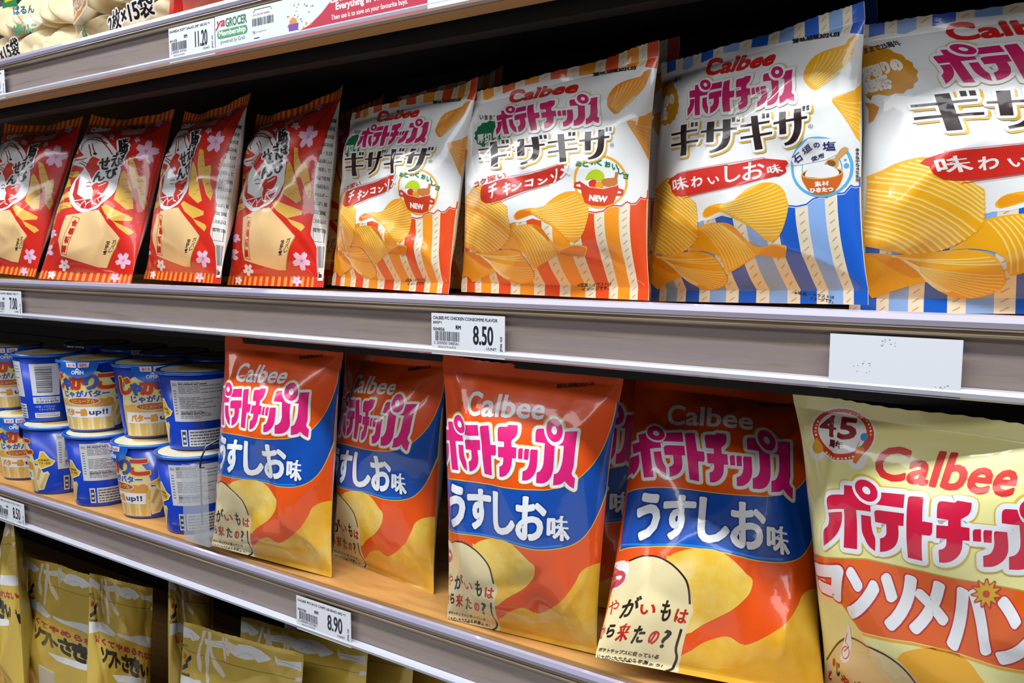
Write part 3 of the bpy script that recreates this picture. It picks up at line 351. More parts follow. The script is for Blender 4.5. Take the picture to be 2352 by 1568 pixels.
"giza_o":{"W":198.5,"H":198.0,"o":[[3,"s","d03a1c",0.96,[198.5,84.2,198.5,84.2,198.5,81.6,198.4,78.3,196.4,77.5,194.3,78.6,190.4,73.8,186.4,73.2,182.7,74.7,178.0,71.2,172.1,71.7,167.2,70.5,162.5,67.3,155.3,66.2,149.8,67.1],0],[5,"s","fccb4c",1.11,[101.6,70.8,109.9,72.4,117.8,74.4,125.3,76.7,132.6,79.4,139.7,82.5],0],[5.0,"s","fccb4c",1.11,[102.6,69.9,111.1,71.2,119.3,73.0,127.2,75.1,134.8,77.6,142.3,80.5],0],[5.0,"s","fccb4c",1.11,[103.5,69.0,112.4,70.1,120.8,71.6,129.0,73.6,137.0,75.9,144.8,78.6],0],[5.0,"s","fccb4c",1.1,[104.7,67.8,113.5,68.6,122.0,69.8,130.3,71.5,138.3,73.5,146.3,75.9],0],[5.0,"s","fccb4c",1.1,[105.8,66.7,114.7,67.2,123.2,68.1,131.5,69.4,139.7,71.1,147.8,73.2],0],[5.0,"s","fccb4c",1.1,[107.9,65.3,116.3,65.6,124.5,66.2,132.5,67.3,140.4,68.8,148.3,70.6],0],[5.0,"s","fccb4c",1.09,[110.0,63.9,118.0,64.0,125.8,64.4,133.5,65.3,141.1,66.5,148.7,68.0],0],[5.0,"s","fccb4c",1.09,[112.5,62.5,119.9,62.3,127.1,62.6,134.3,63.2,141.4,64.2,148.5,65.5],0],[5.0,"s","fccb4c",1.09,[115.0,61.0,121.7,60.7,128.4,60.8,135.1,61.2,141.7,61.9,148.3,63.0],0],[5.0,"s","fccb4c",1.09,[117.7,59.2,123.7,58.8,129.7,58.8,135.6,59.0,141.6,59.5,147.5,60.3],0],[5.0,"s","fccb4c",1.09,[120.4,57.5,125.6,57.0,130.9,56.7,136.1,56.8,141.4,57.1,146.7,57.6],0],[5.0,"s","fccb4c",1.09,[122.6,55.1,127.2,54.7,131.8,54.4,136.4,54.4,141.0,54.7,145.7,55.1],0],[5.0,"s","fccb4c",1.09,[124.8,52.8,128.7,52.4,132.7,52.2,136.6,52.1,140.6,52.3,144.7,52.6],0],[5.0,"s","fccb4c",1.09,[126.9,50.5,130.1,50.2,133.3,50.0,136.6,49.9,139.8,50.0,143.1,50.3],0],[5.0,"s","fccb4c",1.09,[129.0,48.2,131.5,47.9,133.9,47.8,136.5,47.7,139.0,47.7,141.6,47.9],0],[7,"s","fccb4c",1.2,[84.3,55.6,88.6,49.7,91.8,43.7,94.0,37.4,95.1,31.0,95.2,24.2],0],[7.0,"s","fccb4c",1.19,[86.8,56.4,91.2,50.6,94.4,44.5,96.7,38.3,97.9,31.9,98.1,25.1],0],[7.0,"s","fccb4c",1.18,[89.4,57.2,93.7,51.4,97.0,45.4,99.4,39.2,100.7,32.7,101.0,26.0],0],[7.0,"s","fccb4c",1.17,[92.0,57.5,96.2,51.8,99.5,45.9,101.9,39.8,103.3,33.5,103.7,26.9],0],[7.0,"s","fccb4c",1.16,[94.5,57.8,98.7,52.2,102.0,46.4,104.4,40.5,105.8,34.3,106.3,27.8],0],[7.0,"s","fccb4c",1.15,[96.8,58.0,101.0,52.6,104.2,47.0,106.6,41.3,108.1,35.3,108.7,29.0],0],[7.0,"s","fccb4c",1.14,[99.1,58.1,103.2,52.9,106.4,47.6,108.8,42.0,110.4,36.3,111.1,30.3],0],[7.0,"s","fccb4c",1.14,[101.2,56.8,105.1,52.2,108.3,47.3,110.8,42.2,112.5,37.0,113.5,31.4],0],[7.0,"s","fccb4c",1.13,[103.3,55.6,107.1,51.4,110.2,47.0,112.7,42.4,114.6,37.7,115.8,32.6],0],[7.0,"s","fccb4c",1.13,[105.3,53.5,108.9,49.9,111.9,46.1,114.4,42.1,116.3,37.9,117.7,33.5],0],[7.0,"s","fccb4c",1.12,[107.3,51.4,110.7,48.4,113.6,45.2,116.1,41.8,118.1,38.2,119.6,34.4],0],[9,"s","fccb4c",1.61,[7.4,82.9,33.2,76.8,51.1,70.2,62.9,63.7,71.8,57.0,78.6,50.1],0],[9.0,"s","fccb4c",1.64,[7.4,80.5,30.8,74.2,48.9,67.7,60.7,61.3,69.5,54.7,76.1,47.9],0],[9.0,"s","fccb4c",1.68,[7.4,78.0,28.3,71.6,46.6,65.2,58.4,58.9,67.1,52.4,73.6,45.7],0],[9.0,"s","fccb4c",1.72,[7.4,74.3,26.3,69.1,44.6,62.9,56.2,56.9,64.7,50.8,71.1,44.3],0],[9.0,"s","fccb4c",1.76,[7.4,71.8,24.2,66.6,42.5,60.7,54.0,55.0,62.3,49.1,68.5,42.9],0],[9.0,"s","fccb4c",1.8,[7.4,69.3,22.8,64.0,40.4,58.4,51.4,53.0,59.4,47.4,65.4,41.5],0],[9.0,"s","fccb4c",1.85,[6.2,65.6,21.3,61.4,38.1,56.1,48.8,51.0,56.5,45.7,62.2,40.1],0],[9.0,"s","fccb4c",1.91,[6.2,61.9,20.1,58.2,35.5,53.5,45.4,48.9,52.5,44.1,57.9,39.1],0],[9.0,"s","fccb4c",1.99,[6.2,58.2,18.9,55.0,32.7,50.9,41.7,46.8,48.4,42.6,53.3,38.1],0],[9.0,"s","fccb4c",2.06,[3.0,56.6,18.6,52.2,30.3,48.8,38.3,45.3,44.2,41.7,48.7,37.9],0],[9.0,"s","fccb4c",2.13,[9.0,51.4,18.2,49.4,27.8,46.7,34.6,43.8,39.8,40.9,43.8,37.8],0],[9.0,"s","fccb4c",1.56,[8.7,88.2,38.6,81.2,54.7,75.0,66.0,68.8,74.7,62.5,81.6,55.8],0],[9.0,"s","fccb4c",1.54,[15.0,90.1,42.1,83.2,56.6,77.2,67.2,71.1,75.4,64.9,82.0,58.5],0],[9.0,"s","fccb4c",1.52,[23.9,91.5,45.2,85.2,58.5,79.3,68.3,73.5,76.1,67.4,82.4,61.1],0],[9.0,"s","fccb4c",1.51,[30.2,93.1,48.0,87.3,59.9,81.6,69.0,76.0,76.3,70.1,82.3,64.1],0],[9.0,"s","fccb4c",1.5,[35.5,94.8,50.6,89.3,61.3,84.0,69.7,78.5,76.5,72.9,82.1,67.0],0],[9.0,"s","fccb4c",1.48,[41.1,95.6,53.6,90.6,63.0,85.7,70.5,80.7,76.7,75.5,81.9,70.0],0],[9.0,"s","fccb4c",1.47,[46.0,96.4,56.5,91.9,64.6,87.4,71.3,82.8,76.9,78.0,81.6,73.0],0],[11,"s","fccb4c",1.13,[50.5,29.8,60.1,27.5,68.7,25.7,76.7,24.4,84.3,23.6,91.8,23.3],0],[11.0,"s","fccb4c",1.13,[50.6,29.3,60.2,26.6,68.8,24.4,76.8,22.8,84.5,21.7,92.0,21.1],0],[11.0,"s","fccb4c",1.13,[50.6,28.7,60.2,25.7,68.8,23.2,76.9,21.3,84.6,19.9,92.2,19.0],0],[11.0,"s","fccb4c",1.14,[50.9,28.0,60.1,24.7,68.4,22.0,76.1,19.8,83.6,18.1,91.0,17.0],0],[11.0,"s","fccb4c",1.14,[51.2,27.3,60.0,23.8,67.9,20.8,75.4,18.3,82.7,16.4,89.8,15.0],0],[11.0,"s","fccb4c",1.15,[52.1,26.4,59.9,22.9,67.1,19.8,73.9,17.3,80.5,15.2,87.1,13.7],0],[11.0,"s","fccb4c",1.16,[53.0,25.5,59.8,22.0,66.2,18.9,72.3,16.2,78.3,14.1,84.3,12.3],0],[11.0,"s","fccb4c",1.17,[54.5,24.2,60.2,20.9,65.6,17.9,70.9,15.4,76.1,13.2,81.3,11.5],0],[11.0,"s","fccb4c",1.18,[55.9,23.0,60.5,19.8,65.0,17.0,69.4,14.5,73.8,12.4,78.3,10.6],0],[11.0,"s","fccb4c",1.17,[36.5,35.9,50.5,33.4,62.0,31.6,72.1,30.4,81.4,29.7,90.2,29.6],0],[11.0,"s","fccb4c",1.19,[34.4,36.2,48.6,34.2,60.2,32.8,70.2,31.9,79.5,31.6,88.1,31.8],0],[11.0,"s","fccb4c",1.21,[32.2,36.5,46.6,34.9,58.2,34.0,68.3,33.5,77.5,33.6,86.0,34.1],0],[4,"p","e8902a",[159.7,149.7,158.2,152.0,157.7,154.3,157.4,157.8,157.8,161.5,158.8,165.2,161.0,168.3,164.9,170.0,170.2,171.0,177.6,171.7,184.0,172.5,185.2,174.1,185.6,175.7,189.6,177.1,193.3,177.3,193.4,174.7,192.3,170.7,191.6,165.9,190.2,161.4,187.9,158.6,184.9,156.5,181.3,154.2,177.8,151.7,175.2,147.5,172.8,143.9,170.3,142.6,167.4,143.1,163.4,146.0]],[4,"p","f0a030",[181.6,136.2,183.8,137.5,187.3,138.5,191.3,139.5,195.2,140.9,197.9,144.0,198.5,146.1,198.5,146.1,198.5,142.3,198.5,132.4,198.5,120.1,198.5,108.9,198.5,101.5,198.5,102.7,198.4,107.4,196.2,112.5,193.5,118.0,190.7,122.5,188.0,126.3,185.5,129.4,183.4,132.0,181.8,134.3]],[5,"s","f4b860",1.12,[162.0,150.1,163.5,153.2,164.5,156.5,165.1,160.0,165.2,163.7,164.7,167.6],0],[5.5,"s","f4b860",0.41,[162.0,150.1,163.5,153.2,164.5,156.5,165.1,160.0,165.2,163.7,164.7,167.6],0],[5.0,"s","f4b860",1.11,[163.1,149.6,165.2,152.9,166.9,156.4,168.1,160.1,168.7,164.1,168.7,168.4],0],[5.5,"s","f4b860",0.41,[163.1,149.6,165.2,152.9,166.9,156.4,168.1,160.1,168.7,164.1,168.7,168.4],0],[5.0,"s","f4b860",1.11,[164.2,149.1,166.9,152.6,169.3,156.3,171.0,160.3,172.2,164.6,172.8,169.2],0],[5.5,"s","f4b860",0.41,[164.2,149.1,166.9,152.6,169.3,156.3,171.0,160.3,172.2,164.6,172.8,169.2],0],[5.0,"s","f4b860",1.1,[165.4,148.2,168.8,151.8,171.8,155.7,174.2,159.9,176.0,164.4,177.2,169.2],0],[5.5,"s","f4b860",0.41,[165.4,148.2,168.8,151.8,171.8,155.7,174.2,159.9,176.0,164.4,177.2,169.2],0],[5.0,"s","f4b860",1.09,[166.6,147.4,170.7,151.1,174.3,155.1,177.3,159.5,179.7,164.2,181.5,169.3],0],[5.5,"s","f4b860",0.4,[166.6,147.4,170.7,151.1,174.3,155.1,177.3,159.5,179.7,164.2,181.5,169.3],0],[5.0,"s","f4b860",1.07,[167.6,146.6,172.2,150.3,176.3,154.4,179.9,158.8,182.8,163.6,185.2,168.8],0],[5.5,"s","f4b860",0.4,[167.6,146.6,172.2,150.3,176.3,154.4,179.9,158.8,182.8,163.6,185.2,168.8],0],[5.0,"s","f4b860",1.06,[168.5,145.7,173.7,149.5,178.3,153.6,182.3,158.2,185.8,163.1,188.7,168.4],0],[5.5,"s","f4b860",0.39,[168.5,145.7,173.7,149.5,178.3,153.6,182.3,158.2,185.8,163.1,188.7,168.4],0],[5.0,"s","f4b860",1.05,[169.9,144.9,174.9,148.3,179.4,152.2,183.4,156.4,186.8,160.9,189.7,165.9],0],[5.5,"s","f4b860",0.39,[169.9,144.9,174.9,148.3,179.4,152.2,183.4,156.4,186.8,160.9,189.7,165.9],0],[5.0,"s","f4b860",1.03,[171.2,144.0,176.1,147.2,180.4,150.7,184.3,154.6,187.7,158.8,190.7,163.4],0],[5.5,"s","f4b860",0.38,[171.2,144.0,176.1,147.2,180.4,150.7,184.3,154.6,187.7,158.8,190.7,163.4],0],[5.0,"s","f4b860",0.85,[183.9,134.7,188.4,133.5,192.7,132.7,196.4,132.4,198.5,132.8,198.5,133.7],0],[5.5,"s","f4b860",0.31,[183.9,134.7,188.4,133.5,192.7,132.7,196.4,132.4,198.5,132.8,198.5,133.7],0],[5.0,"s","f4b860",0.82,[185.2,132.6,189.6,130.9,193.7,129.8,197.3,129.1,198.5,128.7,198.5,128.7],0],[5.5,"s","f4b860",0.3,[185.2,132.6,189.6,130.9,193.7,129.8,197.3,129.1,198.5,128.7,198.5,128.7],0],[5.0,"s","f4b860",0.78,[186.4,130.4,190.8,128.5,194.8,126.9,198.0,126.0,198.5,125.0,198.5,125.0],0],[5.5,"s","f4b860",0.29,[186.4,130.4,190.8,128.5,194.8,126.9,198.0,126.0,198.5,125.0,198.5,125.0],0],[5.0,"s","f4b860",0.74,[187.9,128.0,191.9,125.7,195.5,124.0,198.3,122.7,198.5,121.3,198.5,121.3],0],[5.5,"s","f4b860",0.28,[187.9,128.0,191.9,125.7,195.5,124.0,198.3,122.7,198.5,121.3,198.5,121.3],0],[5.0,"s","f4b860",0.69,[189.4,125.6,193.0,123.1,196.3,121.0,198.5,119.5,198.5,117.6,198.5,116.3],0],[5.5,"s","f4b860",0.26,[189.4,125.6,193.0,123.1,196.3,121.0,198.5,119.5,198.5,117.6,198.5,116.3],0],[5.0,"s","f4b860",0.57,[191.5,122.4,194.4,119.9,197.1,117.7,198.5,116.1,198.5,113.9,198.5,112.6],0],[5.5,"s","f4b860",0.21,[191.5,122.4,194.4,119.9,197.1,117.7,198.5,116.1,198.5,113.9,198.5,112.6],0],[5.0,"s","f4b860",0.53,[193.5,119.4,195.7,116.7,197.8,114.4,198.5,112.6,198.5,110.2,198.5,108.9],0],[5.5,"s","f4b860",0.2,[193.5,119.4,195.7,116.7,197.8,114.4,198.5,112.6,198.5,110.2,198.5,108.9],0],[13,"p","c4301f",[51.5,85.8,51.6,90.4,52.7,94.7,54.0,96.5,56.1,97.3,59.2,97.5,63.5,97.6,68.9,98.9,76.4,100.2,88.3,100.7,99.9,101.3,108.0,102.5,114.6,103.9,120.5,105.4,124.9,106.7,127.0,107.5,128.0,107.5,128.8,105.8,129.0,103.5,128.9,101.1,128.4,98.8,127.3,96.8,125.3,95.1,121.8,93.5,116.6,92.0,108.7,90.4,100.2,88.8,93.9,87.0,88.1,85.1,81.9,82.9,75.8,80.9,70.2,79.8,65.0,79.5,60.3,80.0,56.4,81.3,53.3,83.1]],[13,"s","c4301f",0.42,[76.4,101.9,99.8,102.3,116.2,105.3,126.4,108.5],0],[13,"s","c4301f",0.43,[66.1,78.0,77.8,79.8,100.2,87.6,116.6,90.7],0],[14,"t","f6f0ec","チ",[61.8,94.9,71.4,97.7,71.1,83.8,65.5,83.9],0.5,[],0],[14,"t","f6f0ec","キ",[77.1,95.5,83.8,97.0,84.0,85.0,79.2,84.9],0.45,[],0],[14,"t","f6f0ec","ン",[85.2,93.2,93.2,96.1,92.5,89.1,85.8,88.1],0.44,[],0],[14,"t","f6f0ec","コ",[96.2,96.0,102.9,97.1,102.3,91.4,96.4,91.4],0.42,[],0],[14,"t","f6f0ec","ン",[106.6,96.4,114.8,97.3,113.4,91.8,107.3,91.8],0.41,[],0],[14,"t","f6f0ec","ソ",[117.2,98.9,123.1,103.1,123.0,92.7,119.3,91.9],0.4,[],0],[14,"t","f6f0ec","メ",[125.3,103.6,134.0,106.4,132.9,96.3,124.9,95.3],0.4,[],0],[14,"t","cc3020","コク深い",[41.1,101.6,78.0,106.6,78.7,101.7,42.1,96.4],0.21,[],0],[6,"s","f0ac24",1.77,[181.4,90.0,181.3,86.9,180.6,83.8,179.3,81.0,177.5,78.3,175.2,75.9,172.5,73.9,169.4,72.3,166.0,71.1,162.6,70.4,159.0,70.2,155.5,70.5,152.1,71.3,149.0,72.6,146.1,74.4,143.5,76.5,141.3,79.1,139.5,81.9,138.2,84.9,137.4,88.1,137.0,91.4,137.2,94.6,137.8,97.7,139.0,100.6,140.7,103.2,142.7,105.5,145.2,107.4,148.0,108.9,151.1,109.9,154.4,110.5,157.9,110.5,161.4,110.1,164.9,109.2,168.2,107.9,171.4,106.1,174.2,104.0,176.6,101.6,178.6,99.0,180.1,96.1,181.0,93.1],1],[7,"p","d4401e",[141.0,92.3,148.9,87.2,161.5,85.2,174.2,88.1,174.8,84.3,171.1,73.1,163.3,70.9,151.5,71.9,145.7,74.3,142.9,81.3]],[7,"s","d4401e",1.75,[141.5,90.7,137.5,90.2,137.1,87.5,142.0,86.0],0],[7,"s","d4401e",1.93,[174.4,84.3,178.3,83.2,177.9,80.2,172.3,80.2],0],[8,"p","b8d024",[145.5,92.8,146.3,95.2,148.5,98.0,151.6,99.7,155.0,100.3,158.4,99.3,161.0,97.4,162.2,95.0,162.1,92.8,160.1,91.5,157.1,91.1,153.7,92.1,150.4,93.3,147.3,92.8]],[8,"p","d8361f",[156.0,89.1,155.9,88.4,155.6,87.8,155.2,87.2,154.6,86.7,153.9,86.4,153.1,86.2,152.2,86.2,151.4,86.3,150.6,86.5,149.8,86.9,149.2,87.4,148.8,88.0,148.5,88.7,148.3,89.4,148.4,90.1,148.7,90.7,149.1,91.3,149.7,91.7,150.4,92.1,151.2,92.2,152.0,92.3,152.9,92.2,153.7,91.9,154.5,91.5,155.1,91.0,155.6,90.4,155.9,89.7]],[8,"p","f09a1e",[162.1,87.7,162.0,87.1,161.7,86.5,161.3,86.0,160.7,85.6,160.0,85.3,159.1,85.1,158.3,85.0,157.4,85.1,156.6,85.4,155.9,85.7,155.2,86.2,154.8,86.7,154.5,87.3,154.3,87.9,154.4,88.5,154.7,89.1,155.1,89.6,155.7,90.0,156.4,90.3,157.3,90.5,158.1,90.5,159.0,90.4,159.8,90.2,160.6,89.8,161.2,89.4,161.7,88.9,162.0,88.3]],[8,"p","c87838",[159.6,91.4,162.1,92.5,165.5,93.1,168.4,93.1,170.6,93.4,171.1,95.5,171.3,97.5,172.6,97.8,173.9,97.1,173.7,95.1,173.2,92.6,173.6,90.6,173.4,88.8,170.8,87.4,167.4,86.6,164.2,86.7,161.4,87.5,159.8,89.4]],[9,"s","f6d8c0",0.56,[141.8,91.5,148.9,86.8,161.5,84.6,174.1,87.5],0],[9,"t","fff6f0","NEW",[149.8,80.2,165.4,78.4,165.1,74.1,149.5,75.9],0.4,[],0],[9,"t","1f7a4c","あ",[138.6,107.9,143.0,107.3,143.2,103.1,138.8,103.7],0.24,[],0],[9,"t","1f7a4c","と",[143.9,107.5,148.3,106.9,148.5,102.7,144.1,103.3],0.24,[],0],[9,"t","1f7a4c","引",[149.9,108.6,154.4,108.0,154.6,103.9,150.1,104.4],0.24,[],0],[9,"t","1f7a4c","く",[155.4,107.5,159.9,107.0,160.1,102.9,155.6,103.3],0.24,[],0],[9,"t","1f7a4c","お",[162.6,106.0,167.2,105.6,167.4,101.5,162.8,101.9],0.24,[],0],[9,"t","1f7a4c","い",[168.7,103.9,173.3,103.5,173.5,99.4,168.8,99.8],0.24,[],0],[9,"t","1f7a4c","し",[173.8,100.4,178.4,100.1,178.6,96.0,174.0,96.3],0.24,[],0],[9,"t","1f7a4c","さ",[178.4,96.6,183.0,96.4,183.2,92.3,178.6,92.6],0.24,[],0],[6,"p","12704a",[76.2,145.2,76.1,143.8,75.9,142.4,76.8,140.9,77.6,139.3,76.7,138.2,75.7,137.3,75.9,135.9,75.9,134.4,74.5,133.8,72.9,133.4,72.3,132.2,71.5,131.1,69.6,131.1,67.6,131.3,66.3,130.5,64.7,129.9,62.5,130.5,60.4,131.3,58.4,131.1,56.1,131.0,53.9,132.2,51.9,133.5,49.3,134.0,46.4,134.6,44.6,136.2,43.0,137.8,40.1,138.9,37.0,140.3,36.0,142.0,35.4,143.6,32.7,145.2,30.1,147.0,30.5,148.5,31.2,149.8,29.4,151.6,27.9,153.5,29.6,154.5,31.5,155.4,31.0,157.1,30.9,158.7,33.4,159.1,36.0,159.4,36.7,160.7,37.6,162.0,40.5,161.7,43.2,161.3,44.7,162.1,46.5,162.8,49.3,161.9,51.8,160.8,53.8,161.0,56.0,161.0,58.3,159.5,60.4,158.1,62.6,157.6,64.8,156.9,66.5,155.2,67.8,153.6,69.8,152.5,71.8,151.4,72.6,149.7,73.2,148.1,74.7,146.7]],[7,"t","f0f4f0","厚切りの",[33.9,150.0,73.9,146.2,75.7,137.6,38.4,140.7],0.33,[],0],[7,"t","f0f4f0","定番",[47.2,141.5,66.8,139.0,68.0,132.3,48.6,134.5],0.32,[],0],[7,"t","33302c","いままで25周年",[30.8,172.5,73.3,162.7,75.1,157.7,33.6,166.0],0.15,[],0],[7,"t","4a2a1c","※写真・イラストは",[125.8,11.6,157.7,13.3,155.7,10.6,124.9,8.3],0.07,[],0],[7,"t","4a2a1c","イメージです。",[128.9,7.8,154.1,10.0,153.7,7.4,129.0,5.2],0.06,[],0]]},
